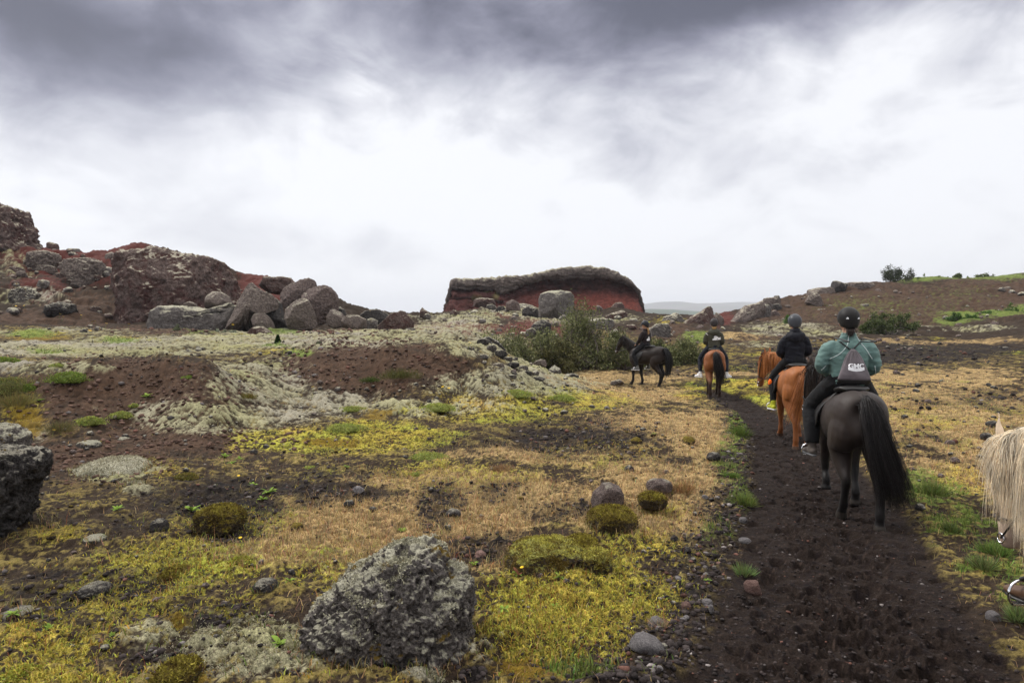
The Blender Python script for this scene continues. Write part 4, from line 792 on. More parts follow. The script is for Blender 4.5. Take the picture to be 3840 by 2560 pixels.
def blades(x, y, z, h, w, lean, col, bend=True):
    """one bent blade (two triangles) per place"""
    n = len(x); a = rng.random(n) * 2 * math.pi; fa = rng.random(n) * 2 * math.pi
    wx, wy = np.cos(a) * w, np.sin(a) * w; lx, ly = np.cos(fa) * lean * h, np.sin(fa) * lean * h
    b0 = np.stack([x - wx, y - wy, z - .006], -1); b1 = np.stack([x + wx, y + wy, z - .006], -1)
    m0 = np.stack([x - wx * .7 + lx * .35, y - wy * .7 + ly * .35, z + h * .6], -1); m1 = np.stack([x + wx * .7 + lx * .35, y + wy * .7 + ly * .35, z + h * .6], -1)
    tip = np.stack([x + lx, y + ly, z + h * (1 - .25 * lean)], -1)
    V = np.stack([b0, b1, m1, m0, tip], 1).reshape(-1, 3)
    i = np.arange(n)[:, None] * 5
    return V, i + np.array([[0, 1, 2, 3]]), i + np.array([[3, 2, 4]]), np.repeat(col, 5, 0)
def sheet(name, label, parts, mat):
    V = np.concatenate([p[0] for p in parts]); o = np.cumsum([0] + [len(p[0]) for p in parts])[:-1]
    Q = np.concatenate([p[1] + k for p, k in zip(parts, o)]); T = np.concatenate([p[2] + k for p, k in zip(parts, o)])
    Cc = np.concatenate([p[3] for p in parts])
    ob = put(name, mesh_np(name, V, [Q, T], False, {'cover': Cc}), mat)
    return tag(ob, label, None, None, 'stuff')
def jit(n, base, a=.35, b=.15):
    v = np.clip(1 + rng.normal(size=n) * a, .35, 2.0)[:, None]; c = np.clip(1 + rng.normal(size=(n, 3)) * b, .5, 1.6)
    return np.array(base)[None] * v * c
def cover():
    x, y, r = scatter(730000, 3.0, 48, 1.35)
    Z = zones(x, y); z = Hc(x, y) + Hn(x, y, Z)
    u = rng.random(len(x)); keep_far = np.clip(16 / r, .35, 1)
    bare = np.clip(1 - Z['path'] - Z['verge'] * .8, 0, 1) * (1 - Z['brown'] * .93) * (1 - Z['red'] * .95)
    tan = (u < (Z['tan'] * .60 + .02) * bare * keep_far * (1 - .8 * Z['black']) * (1 - .85 * Z['pale']))
    grn = ~tan & (u < (Z['green'] * .55 + .012) * np.clip(bare + .5 * Z['verge'] * (1 - Z['path']), 0, 1))
    yel = ~tan & ~grn & (u < (Z['yell'] * .75 + .10 * sst(-.05, .35, Z['n'][1])) * bare * (1 - .6 * Z['black']) * (1 - .8 * Z['pale']))
    pal = ~tan & ~grn & ~yel & (u < Z['pale'] * .5 * (r < 13)) & (Z['s']['pale'] > .3)
    big = np.maximum(1, r / 9)
    def do(m, base, h0, h1, w0, lean, a=.35, b=.12):
        k = np.where(m)[0]; n = len(k); h = rng.uniform(h0, h1, n) * (.7 + .6 * rng.random(n)); w = w0 * big[k] * rng.uniform(.6, 1.3, n)
        return blades(x[k], y[k], z[k], h, w, rng.uniform(*lean, n), jit(n, base, a, b))
    k2 = rng.random(len(x)) < .4
    sheet('tan_grass', 'short dry tan grass over the flat ground', [do(tan & (rng.random(len(x)) < .022) & (r < 14), (.40, .27, .14), .10, .21, .0013, (.1, .6)), do((tan | yel) & (rng.random(len(x)) < .016) & (r < 14), (.22, .075, .035), .05, .13, .0020, (.1, .9)), do(tan & k2, (.365, .262, .128), .03, .085, .0026, (.2, 1.2)), do(tan & ~k2, (.285, .192, .086), .02, .07, .0026, (.2, 1.3))], MAT_LEAF)
    sheet('green_grass', 'fresh green grass along the path edges', [do(grn, (.115, .150, .034), .03, .08, .0035, (.2, 1.0))], MAT_LEAF)
    sheet('yellow_moss', 'yellow-green moss fronds carpeting the ground', [do(yel & k2, (.36, .31, .052), .012, .035, .0045, (.3, 1.6), .3), do(yel & ~k2, (.24, .20, .036), .012, .03, .0045, (.3, 1.6), .3)], MAT_LEAF)
    sheet('pale_moss', 'whitish woolly moss fronds on the hummocks', [do(pal, (.30, .275, .185), .007, .016, .005, (.5, 1.6), .18, .03)], MAT_LEAF)
    fx, fy = [], []
    for b, x0, x1, y0, y1 in FRINGE:
        m = int(np.clip((x1 - x0) * 420, 60, 420)); a_ = rng.random(m) * 6.283; q = rng.uniform(.86, 1.14, m)
        fx.append(b[0] + (x0 + x1) / 2 + np.cos(a_) * (x1 - x0) / 2 * q); fy.append(b[1] + (y0 + y1) / 2 + np.sin(a_) * (y1 - y0) / 2 * q)
    fx, fy = np.concatenate(fx), np.concatenate(fy); fz = H(fx, fy); m = len(fx)
    cf = np.where((rng.random(m) < .35)[:, None], jit(m, (.15, .155, .04)), np.where((rng.random(m) < .5)[:, None], jit(m, (.32, .23, .12)), jit(m, (.16, .115, .04))))
    sheet('dry_grass', 'thin dry and green grass growing round the foot of the rocks', [blades(fx, fy, fz, rng.uniform(.02, .085, m), rng.uniform(.0016, .0034, m), rng.uniform(.2, 1.1, m), cf)], MAT_LEAF)
    print('cover', tan.sum(), grn.sum(), yel.sum(), pal.sum())
    # gravel
    x, y, r = scatter(140000, 3.2, 40, 1.35)
    Z = zones(x, y); z = Hc(x, y) + Hn(x, y, Z); u = rng.random(len(x))
    k = np.where(u < Z['verge'] * .95 + Z['path'] * .22 + Z['black'] * .55 + Z['brown'] * .75 + Z['red'] * .5 + .07)[0]
    n = len(k); D, F = ico(1)
    s = .0035 + .012 * rng.random(n) ** 3.2 * (1 + Z['verge'][k] * 1.2 + Z['black'][k] * .9 + Z['brown'][k] * 1.0) ; s = s * np.maximum(1, r[k] / 7) ** .9
    sc = np.stack([s * rng.uniform(.8, 1.4, n), s * rng.uniform(.8, 1.4, n), s * rng.uniform(.5, .9, n)], -1)
    J = 1 + rng.uniform(-.28, .28, (n, len(D)))
    V = D[None] * J[..., None] * sc[:, None]
    an = rng.random(n) * 6.28; ca, sa = np.cos(an), np.sin(an)
    V = np.stack([V[..., 0] * ca[:, None] - V[..., 1] * sa[:, None], V[..., 0] * sa[:, None] + V[..., 1] * ca[:, None], V[..., 2]], -1)
    V = V + np.stack([x[k], y[k], z[k] + sc[:, 2] * .35], -1)[:, None]
    base = np.where((Z['brown'][k] > .5)[:, None], np.array([(.088, .054, .041)]), np.array([(.034, .027, .026)]))
    q = rng.random(n)[:, None]
    base = np.where(q < .05, np.array([(.13, .115, .11)]), np.where(q < .10, np.array([(.105, .052, .040)]), base))
    cc = base * np.clip(1 + rng.normal(size=n) * .4, .4, 2)[:, None]
    Fa = (np.arange(n)[:, None, None] * len(D) + F[None]).reshape(-1, 3)
    ob = put('gravel', mesh_np('gravel', V.reshape(-1, 3), Fa, False, {'cover': np.repeat(cc, len(D), 0)}), bump_mat('gravel', 'cover', ((90, .5, .01),), .93, ((70, .3),), .12))
    tag(ob, 'loose dark lava gravel along the path and bare soil', None, None, 'stuff'); print('gravel', n)
cover()

# ------------------------------------------------------------------ countable stones of the field
def stones():
    protos = []
    for s in range(7):
        D, F = ico(3); r_ = np.random.default_rng(s + 60)
        V = D * np.array([1, r_.uniform(.75, 1.1), r_.uniform(.55, .8)])
        for _ in range(5):
            n = r_.normal(size=3); n /= np.linalg.norm(n); e = V @ n; V = V - n * np.maximum(e - e.max() * .75, 0)[:, None]
        d = fb3(V + s * 5, 1.6, 4, s, .6); V = V + normals(V, F) * (d * .30)[:, None]
        protos.append(mesh_np('lava_stone', V, F, True, {'shape': np.clip(.5 + d, 0, 1), 'grain': np.full(len(V), 1.1)}))
    def place(p, s, mat, label, group, sink=.25, name='lava_stone'):
        name = {'strewn': 'lava_stone', 'in the': 'verge_stone', 'lying ': 'field_stone', 'among ': 'ridge_stone', 'on the': 'rubble_stone', 'below ': 'rubble_stone'}.get(next((k for k in ('strewn', 'in the', 'lying ', 'among ', 'on the', 'below ') if group and k in label), ''), 'lava_stone')
        o = put(name, None); i = random.randrange(len(protos))
        key = (i, mat)
        if key not in cache:
            m = protos[i].copy(); m.materials.append(RM[mat]); cache[key] = m
        bpy.data.objects.remove(o); o = put(name, cache[key])
        o.location = (p[0], p[1], p[2] + s * (.5 - sink)); o.rotation_euler = (random.uniform(-.3, .3), random.uniform(-.3, .3), random.uniform(0, 6.28)); o.scale = (s, s, s)
        return tag(o, label, 'stone', group)
    cache = {}
    def size(px, w): return None
    # ones that stand out in the photo
    for px, py, w, m, l in [(2116,1557,30,'dark','dark cube-like lava stone alone on the yellow moss before the pale ridge'),(2221,1530,24,'dark','dark flat lava stone, leftmost of the four in line on the moss'),(2275,1534,22,'stone','grey lava stone, second of the four in line on the moss'),
       (2303,1537,18,'dark','small lava stone, third of the four in line on the moss'),(2333,1528,13,'purp','smallest lava stone at the right end of the four in line'),(2583,1668,48,'rust','brown earthy lump in the tan grass left of the path bend'),(2387,1660,42,'rust','olive-brown moss lump on the dark stony patch of the field'),
       (2452,1640,26,'moss','small mossy lump right of the olive-brown one'),(2361,1762,44,'dark','black lava stone above the purplish boulder'),(2499,1770,24,'purp','rounded brown stone in the grass left of the path'),(2676,1732,52,'dark','black lava heap at the left rim of the path gravel'),
       (1310,1905,42,'dark','dark lava stone at the lower edge of the tan grass'),(1115,1990,50,'rust','dark brown clod in the tan grass left of the big boulder'),(1400,1925,30,'dark','small dark stone in the middle of the tan grass'),(1700,1940,60,'dark','black lava stone rising between two tan grass patches'),
       (1345,1850,40,'stone','grey lava stone with a lichen spot amid rust-red stems'),(1800,2075,60,'pink','brown-red stone right behind the big lava boulder'),(1095,2150,30,'dark','flat black stone left of the big lava boulder'),(1265,2225,55,'dark','black stone leaning on the left foot of the big boulder'),
       (2555,1300,24,'lump','pale moss stone behind the brown horse'),(2420,2160,26,'dark','dark lava stone at the rim of the gravel beside yellow moss'),(2415,2080,26,'dark','rounded dark stone in yellow moss by the low mossy rock'),(2030,2170,40,'purp','brown stone under the low wide mossy rock'),(2125,2205,30,'dark','small black stone on yellow moss below the low mossy rock'),
       (2040,2290,30,'dark','dark stone sunk in yellow moss right of the big boulder'),(3450,1920,36,'dark','dark stone in the green grass right of the path'),(3580,1735,30,'purp','brown stone on the right-hand grass slope'),(3560,1660,34,'purp','reddish stone high on the right-hand grass'),(3700,1650,40,'dark','dark stone on the right field above the white horse ear'),(3720,1605,34,'dark','darkest of the stones far right on the tan field'),
       (1680,1990,36,'dark','small black stone at the edge of the dark lava patch'),(980,2110,26,'purp','brown pebble left of the big boulder on dry grass'),(2330,1330,1,'dark','')]:
        if not l: continue
        p = Hs(px, py); d = math.hypot(p.x, p.y); place(p, w / 2 / FPX * d, m, l, None, .2)
    groups = [('dark lava stones strewn over the open field', 'small dark lava stone strewn over the mossy field', ['dark', 'dark', 'purp', 'rust'], [(900,2700,1500,2200,70,12,26),(100,1000,1650,2450,36,14,34),(2050,2500,1580,1720,40,10,22)]),
        ('stones of the gravel verge', 'small stone in the gravel along the left path edge', ['dark', 'purp', 'dark', 'stone', 'pink'], [(2420,2750,1980,2550,48,14,34),(2600,2760,1760,1980,14,12,24)]),
        ('loose stones on the right field', 'small brown stone lying on the right field', ['dark', 'purp', 'dark'], [(3280,3840,1380,1900,45,10,24),(2900,3800,1240,1330,40,10,22)]),
        ('pale lichened stones about the ridge', 'small lichened stone among the pale moss', ['lava', 'dark', 'lava', 'brown'], [(1000,2150,1440,1560,46,10,26),(1800,2160,1350,1470,30,12,30),(700,1300,1290,1420,20,10,20),(0,900,1235,1330,24,10,24),(200,900,1560,1700,20,12,24)]),
        ('rubble on the left slope', 'small rubble stone on the red slope at left', ['red', 'brown', 'lava', 'red'], [(0,420,930,1190,46,14,46),(860,1350,1060,1240,20,10,26)]),
        ('rubble before the mesa', 'small rubble stone below the rock mesa', ['red', 'lava', 'brown'], [(1500,2450,1170,1260,85,9,38)]),
        ('rubble on the right hill', 'small rubble stone on the brown right hillside', ['brown', 'lava', 'purp'], [(2750,3840,1090,1240,60,8,24),(2400,3000,1215,1300,40,10,30)])]
    for g, l, ms, areas in groups:
        for x0, x1, y0, y1, n, w0, w1 in areas:
            for _ in range(n):
                px, py = random.uniform(x0, x1), random.uniform(y0, y1); p = ground(px, py)
                Z = zones(np.array([p.x]), np.array([p.y]))
                if Z['path'][0] > .25: continue
                p.z = float(H(p.x, p.y)[0]); d = math.hypot(p.x, p.y)
                place(p, (w0 + (w1 - w0) * random.random() ** 2.2) / 2 / FPX * d, random.choice(ms), l, g, .15)
stones()

# ------------------------------------------------------------------ shrubs and small plants
def bark(name='bark', c=(.07, .05, .04)): return bump_mat(name, c, ((60, .5, .01),), .9, ((20, .3),), .1)
BARK = bark(); TWIG = bark('grey_twigs', (.13, .11, .095))
def tube(pts, rad, n=5):
    """tapered tube along pts -> V, quads (open ends)"""
    pts = np.asarray(pts, float); t = np.gradient(pts, axis=0); t /= np.linalg.norm(t, axis=1)[:, None] + 1e-9
    ref = np.array([0, 0, 1.0]) if abs(t[0, 2]) < .9 else np.array([1.0, 0, 0])
    u = np.cross(t, ref); u /= np.linalg.norm(u, axis=1)[:, None] + 1e-9; v = np.cross(t, u)
    a = np.arange(n) * 2 * math.pi / n
    V = pts[:, None] + (u[:, None] * np.cos(a)[None, :, None] + v[:, None] * np.sin(a)[None, :, None]) * np.asarray(rad)[:, None, None]
    k = len(pts); i = np.arange(k * n).reshape(k, n); j = np.roll(i, -1, 1)
    return V.reshape(-1, 3), np.stack([i[:-1], j[:-1], j[1:], i[1:]], -1).reshape(-1, 4)
def join(parts):
    V = np.concatenate([p[0] for p in parts]); o = np.cumsum([0] + [len(p[0]) for p in parts])[:-1]
    return V, np.concatenate([p[1] + k for p, k in zip(parts, o)])
def leaf_quads(P, dirs, L, Wd, r_):
    n = len(P); d = dirs / (np.linalg.norm(dirs, axis=1)[:, None] + 1e-9)
    s = np.cross(d, r_.normal(size=(n, 3))); s /= np.linalg.norm(s, axis=1)[:, None] + 1e-9
    L = np.asarray(L)[:, None]; Wd = np.asarray(Wd)[:, None]
    V = np.stack([P, P + d * L * .5 + s * Wd, P + d * L, P + d * L * .5 - s * Wd], 1).reshape(-1, 3)
    return V, np.arange(n * 4).reshape(n, 4)
def shrub(name, cx, base, w, top, Y, label, cat='shrub', cols=((.050, .060, .022), (.085, .095, .036), (.12, .125, .055)), leaves=6000, stems=16, group=None, leaf=.06, peak=1.0, airy=.5, seed=0, deep=.7, rise=1.0, core=.5):
    r_ = np.random.default_rng(seed); s = Y / FPX
    hgt = (base - top) * s * 1.02; rad = w * s / 2
    b = at(cx, base, Y); z0 = float(Hc(b.x, b.y)); p0 = np.array([b.x, b.y, min(z0, b.z)])
    hgt += max(0, b.z - p0[2])
    root = tag(put(name, None, loc=p0), label, cat, group)
    st, anchors, outd = [], [], []
    for k in range(stems):
        a = r_.random() * 6.28; f = r_.random() ** core
        tip = np.array([math.cos(a) * rad * f * .95, math.sin(a) * rad * f * deep, hgt * (1 - f ** (1.6 * peak)) * r_.uniform(.75, 1.02) + hgt * .14])
        t = np.linspace(0, 1, 9)[:, None]; wob = r_.normal(size=3) * rad * .10
        pts = np.array([0, 0, -.05]) * (1 - t) + tip * t + np.array([tip[0], tip[1], 0]) * .25 * np.sin(t * math.pi) + wob * np.sin(t * math.pi * 1.5)
        pts[:, 0] += r_.normal() * rad * .12 * (1 - t[:, 0]); pts[:, 1] += r_.normal() * rad * .1 * (1 - t[:, 0])
        st.append(tube(pts, np.linspace(.028, .006, 9) * max(hgt, .5) ** .5, 4))
        for q in range(5):
            i = r_.integers(3, 8); d = r_.normal(size=3); d[2] = abs(d[2]) * .8 + .3 * rise; d *= hgt * r_.uniform(.10, .22) / np.linalg.norm(d)
            tw = pts[i] + d[None] * np.linspace(0, 1, 5)[:, None]; st.append(tube(tw, np.linspace(.010, .003, 5) * max(hgt, .5) ** .5, 3))
            anchors += [tw[2], tw[4]]; outd += [d, d]
        anchors += [pts[5], pts[6], pts[7], pts[8]]; outd += [tip] * 4
    anchors = np.array(anchors); outd = np.array(outd)
    keep = r_.random(len(anchors)) > airy * .35
    anchors, outd = anchors[keep], outd[keep]
    w_ = r_.random(len(anchors)) ** 1.5 + .12; w_ /= w_.sum()
    k = r_.choice(len(anchors), leaves, p=w_)
    spread = hgt * .055 * (.6 + 1.2 * r_.random(len(anchors)))[k][:, None]
    P = anchors[k] + r_.normal(size=(leaves, 3)) * spread * np.array([1.15, 1.15, .85])
    P[:, 2] = np.maximum(P[:, 2], .03 * r_.random(leaves) * hgt)
    P = P[r_.permutation(leaves)]
    dirs = r_.normal(size=(leaves, 3)) + outd[k] / (np.linalg.norm(outd[k], axis=1)[:, None] + 1e-9) * .7; dirs[:, 2] += .4 * rise
    V, F = leaf_quads(P, dirs, leaf * r_.uniform(.8, 1.8, leaves), leaf * .32 * r_.uniform(.7, 1.3, leaves), r_)
    ci = np.array(cols)[r_.choice(len(cols), leaves)] * np.clip(1 + (fb3(P, 1.3 / max(hgt * .4, .2), 3, seed) * .9)[:, None] + r_.normal(size=(leaves, 1)) * .25, .4, 2)
    Vb, Fb = join(st)
    put('branches', mesh_np('branches', Vb, Fb), TWIG, root)
    put('foliage', mesh_np('foliage', V, F, False, {'cover': np.repeat(ci, 4, 0)}), MAT_LEAF, root)
    return root
WIL = ((.085, .095, .038), (.13, .142, .058), (.18, .182, .088))
gw = 'willow scrub behind the far riders'
shrub('willow_shrub', 2165, 1392, 340, 1128, 27.6, 'tallest grey-green willow shrub rising to a blunt peak before the mesa', cols=WIL, leaves=7500, stems=44, group=gw, leaf=.085, peak=.6, seed=1, airy=1.1, core=.85)
shrub('willow_shrub', 2030, 1392, 260, 1240, 27.0, 'lower willow shrub at the left foot of the tallest one', cols=WIL, leaves=6500, stems=26, group=gw, leaf=.08, seed=2)
shrub('willow_shrub', 1885, 1385, 300, 1222, 29.0, 'willow shrub half hidden behind the pale moss ridge', cols=WIL, leaves=7000, stems=26, group=gw, leaf=.08, seed=3)
shrub('willow_shrub', 2325, 1392, 250, 1250, 27.2, 'willow shrub right behind the head of the side-on black horse', cols=WIL, leaves=6500, stems=26, group=gw, leaf=.08, seed=4)
shrub('willow_shrub', 2100, 1398, 240, 1285, 26.2, 'low olive willow shrub at the front of the scrub', cols=((.06, .062, .022), (.095, .09, .036), (.12, .11, .05)), leaves=6000, stems=18, group=gw, leaf=.075, seed=5)
shrub('willow_shrub', 2560, 1384, 200, 1262, 28.5, 'willow shrub between the side-on black horse and the bay horse', cols=WIL, leaves=8000, stems=22, group=gw, leaf=.08, seed=6)
shrub('willow_shrub', 2470, 1384, 160, 1285, 28.8, 'dim willow shrub behind the rump of the side-on black horse', cols=WIL, leaves=5000, stems=16, group=gw, leaf=.08, seed=7)
shrub('green_shrub', 3340, 1250, 230, 1186, 52, 'broad low green shrub on the plain right of the teal rider', cols=((.045, .065, .018), (.075, .10, .03), (.10, .12, .045)), leaves=9000, stems=30, leaf=.11, peak=1.6, seed=8)
shrub('ridge_tree', 3345, 1058, 95, 996, 103, 'small bushy tree alone on the right ridge line', 'tree', cols=((.035, .045, .022), (.055, .07, .03)), leaves=3600, stems=12, leaf=.16, airy=1.3, seed=9)
shrub('ridge_tree', 3405, 1056, 64, 1008, 104, 'thin wispy little tree right beside the bushy one on the ridge', 'tree', cols=((.045, .055, .03), (.06, .07, .035)), leaves=900, stems=9, leaf=.15, airy=1.6, seed=10)
for i_, (cx_, b_, w_, t_, Y_, l_) in enumerate([(3475,1056,130,1042,106,'low green bush on the ridge just right of the two small trees'),(3560,1052,100,1038,108,'rounded green bush midway along the right ridge'),(3595,1048,44,1030,108,'little twiggy bush standing up from the right ridge'),(3680,1044,110,1031,110,'flat yellow-green bush near the right end of the ridge')]):
    shrub('ridge_bush', cx_, b_, w_, t_, Y_, l_, 'bush', cols=((.085, .115, .03), (.12, .15, .045)), leaves=1500, stems=10, leaf=.17, peak=1.6, seed=20 + i_)
for i_, (cx_, b_, w_, t_, Y_, l_) in enumerate([(3600,1215,110,1178,72,'bright green leafy patch at the foot of the right hill'),(3690,1208,90,1172,73,'dark green bush in the bright green strip below the hill'),(3790,1200,130,1158,74,'bright green growth at the far right foot of the hill'),(3645,1212,70,1188,70,'low green clump in front of the bright green strip'),(2960,1210,40,1188,64,'small green tuft between the two near riders')]):
    shrub('green_bush', cx_, b_, w_, t_, Y_, l_, 'bush', cols=((.05, .10, .02), (.075, .14, .03), (.10, .17, .04)), leaves=3200, stems=16, leaf=.14, peak=1.8, seed=30 + i_)
GG = ((.12, .13, .075), (.16, .17, .10), (.09, .11, .05))
shrub('dwarf_willow', 1110, 1350, 90, 1308, 19.8, 'grey-green dwarf willow on the pale moss above the middle mound', cols=GG, leaves=1800, stems=12, leaf=.05, peak=1.5, seed=40)
shrub('dwarf_willow', 1192, 1334, 46, 1288, 20.3, 'upright grey-green dwarf willow sprig, tallest by the middle mound', cols=GG, leaves=900, stems=8, leaf=.05, seed=41)
shrub('dwarf_willow', 850, 1264, 110, 1240, 35, 'silvery low plant before the long grey boulder', cols=((.22, .24, .19), (.17, .19, .13)), leaves=1300, stems=10, leaf=.06, peak=1.6, seed=42)
shrub('dwarf_willow', 670, 1250, 80, 1226, 36, 'greenish low shrub at the left end of the long grey boulder', cols=GG, leaves=1100, stems=10, leaf=.06, peak=1.5, seed=43)
def sapling():
    p = Hs(1042, 1292); root = tag(put('spruce_sapling', None, loc=p), 'tiny dark green spruce sapling on the pale moss below the boulder pile', 'sapling'); h = 42 * p.y / FPX
    Vs = [tube([[0, 0, -.02], [0, 0, h * .5], [0.01, 0, h]], [.018, .012, .004], 5)]; put('stem', mesh_np('stem', *Vs[0]), BARK, root)
    r_ = np.random.default_rng(4); n = 1500; t = r_.random(n) ** .8; a = r_.random(n) * 6.28; rr_ = h * .36 * (1 - t) * r_.random(n) ** .5
    P = np.stack([np.cos(a) * rr_, np.sin(a) * rr_, t * h * .98], -1); d = np.stack([np.cos(a), np.sin(a), .7 * np.ones(n)], -1) + r_.normal(size=(n, 3)) * .3
    V, F = leaf_quads(P, d, np.full(n, .05), np.full(n, .008), r_)
    put('needles', mesh_np('needles', V, F, False, {'cover': np.repeat(jit(n, (.022, .055, .016)), 4, 0)}), MAT_LEAF, root)
sapling()
def cushion(px, py, w, h, label, col, name='cushion_plant', cat='plant', group=None, tuft=False, seed=0, n=None):
    """dome of small leaves (or a tuft of grass blades) w photo pixels wide"""
    p = Hs(px, py); d = math.hypot(p.x, p.y); s = d / FPX; r_ = np.random.default_rng(seed); rx = w * s / 2; hz = h * s
    n = n or int(np.clip(w * h * 1.0, 500, 4500)); a = r_.random(n) * 6.28
    if tuft:
        hz *= .8; f = np.sqrt(r_.random(n)) * (.75 + .35 * np.sin(a * 3 + seed)); P = np.stack([np.cos(a) * f * rx, np.sin(a) * f * rx, np.zeros(n) - .01], -1)
        dr = np.stack([np.cos(a) * f * .9, np.sin(a) * f * .9, np.ones(n)], -1) + r_.normal(size=(n, 3)) * .38
        L = hz * r_.uniform(.5, 1.15, n); Wd = np.maximum(.0022, s * .45) * np.ones(n)
    else:
        hz *= .62; e = np.arcsin(r_.random(n)); cz = np.sin(e); ch = np.cos(e) * (1 + .22 * np.sin(a * 3 + seed) + .16 * np.sin(a * 5 + 2 * seed) + .1 * np.sin(a * 9)) * (1 + (.5 if w > 60 else .12) * r_.random(n) ** 5)
        P = np.stack([np.cos(a) * ch * rx, np.sin(a) * ch * rx * .9, cz * hz * .9 - .01], -1) * (1 - .12 * r_.random((n, 1)))
        P = P * (1 + .30 * fb3(P / rx * 2, 1.6, 3, seed)[:, None]); P[:, 2] = np.maximum(P[:, 2], 0)
        dr = P / np.array([rx, rx, hz]) + r_.normal(size=(n, 3)) * .7; L = np.maximum(.014, s * 3.2) * r_.uniform(.7, 1.4, n); Wd = L * .33
    V, F = leaf_quads(P, dr, L, Wd, r_)
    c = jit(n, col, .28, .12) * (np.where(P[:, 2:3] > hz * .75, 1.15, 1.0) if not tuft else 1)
    parts = [(V, F)]
    if not tuft:
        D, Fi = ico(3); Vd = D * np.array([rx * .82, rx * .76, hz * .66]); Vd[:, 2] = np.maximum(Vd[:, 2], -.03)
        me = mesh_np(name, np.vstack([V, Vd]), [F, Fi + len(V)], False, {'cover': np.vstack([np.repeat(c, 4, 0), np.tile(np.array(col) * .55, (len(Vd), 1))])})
    else: me = mesh_np(name, V, F, False, {'cover': np.repeat(c, 4, 0)})
    return tag(put(name, me, MAT_LEAF, loc=p), label, cat, group)
LG, MG, YG, OG = (.26, .29, .07), (.15, .20, .035), (.30, .29, .05), (.15, .125, .03)
for i_, (px_, py_, w_, h_, l_, c_) in enumerate([
 (262,1430,95,52,'round bright green cushion plant on the top of the left brown mound',MG),(105,1455,58,34,'small green cushion left of the round bright one',MG),(35,1475,110,80,'large yellow-green cushion at the left picture edge',(.14,.14,.04)),(8,1370,80,34,'low green cushion at the far left below the pale moss',MG),
 (338,1590,70,42,'green cushion at the lower left foot of the brown mound',LG),(455,1560,64,32,'small light green cushion on the lower brown mound',LG),(503,1530,26,18,'tiny green cushion above the small light green one',LG),(710,1410,40,18,'small grass-green cushion high on the brown mound',MG),(215,1380,40,16,'light green cushion in the pale moss above the mound',LG),
 (1320,1545,72,26,'pale green cushion on the white moss in mid-field',LG),(1295,1615,120,42,'pale green cushion, larger, beside a dark olive one',LG),(1605,1715,140,40,'light green cushion plant at the edge of the tan grass',LG),(1640,1540,120,44,'light green cushion below the pale ridge',LG),(1935,1480,110,40,'bright green cushion at the foot of the pale ridge, left one',LG),(2108,1500,90,36,'bright green cushion at the foot of the pale ridge, right one',LG),
 (1565,1782,50,18,'tiny pale green cushion inside the tan grass',LG),(1165,1745,50,18,'faint pale green cushion on stony ground in mid-field',LG),(90,2545,90,44,'yellow-green moss cushion in the bottom left corner',YG),(900,2105,70,28,'lime cushion where tan grass meets the left soil',YG),(700,1790,70,30,'olive tussock on the dark left field',OG)]):
    cushion(px_, py_, w_, h_, l_, c_, seed=60 + i_)
for i_, (px_, py_, w_, h_, l_, c_) in enumerate([
 (1500,1420,140,56,'olive grass tussock on the face of the middle brown mound',(.085,.085,.026)),(1390,1432,60,30,'greenish grass tuft left of the olive tussock',(.07,.095,.025)),(2768,1632,60,55,'fresh green grass tuft at the bend of the path',(.10,.145,.03)),(2790,1880,80,55,'bright green grass tuft on the left path edge',(.14,.175,.045)),(2745,1780,50,28,'small green tuft just above the bright path tuft',(.10,.16,.03)),
 (2470,2350,40,60,'dry straw-coloured tuft among the verge stones',(.30,.22,.13)),(930,1490,50,36,'brown grass tuft at the right end of the left mound',OG),(225,1620,80,50,'dull olive tuft at the bottom of the left mound',(.14,.12,.05)),(3400,1835,70,50,'green grass tuft under the long black tail',(.12,.155,.04)),(3500,1850,70,60,'tall fresh grass tuft right of the long black tail',(.13,.165,.045)),(3555,1990,60,40,'green weed tuft on the right verge of the path',(.12,.15,.045)),
 (3740,2080,80,60,'light green weed tuft near the white horse',(.14,.20,.05)),(3690,2140,50,60,'thin weed with pale flowers by the white horse',(.14,.17,.06)),(2790,2130,40,70,'slim green weed standing on the gravel verge',(.13,.18,.06)),(3820,2330,60,60,'weed tuft beside the white horse stirrup',(.13,.17,.06)),(60,1530,110,60,'brown-green tuft above the left boulder',(.15,.13,.045)),(1880,1765,90,34,'dry tan tussock on the dark stones in mid-field',(.27,.17,.09)),(2560,1850,80,50,'dry tan tussock beside the small grey-brown boulder',(.28,.17,.075)),(2450,1870,60,50,'golden dry tussock behind the dark mossy dome',(.26,.16,.07))]):
    cushion(px_, py_, w_, h_, l_, c_, 'grass_tuft', 'grass tuft', tuft=True, seed=90 + i_, n=int(np.clip(w_ * 9, 250, 900)))
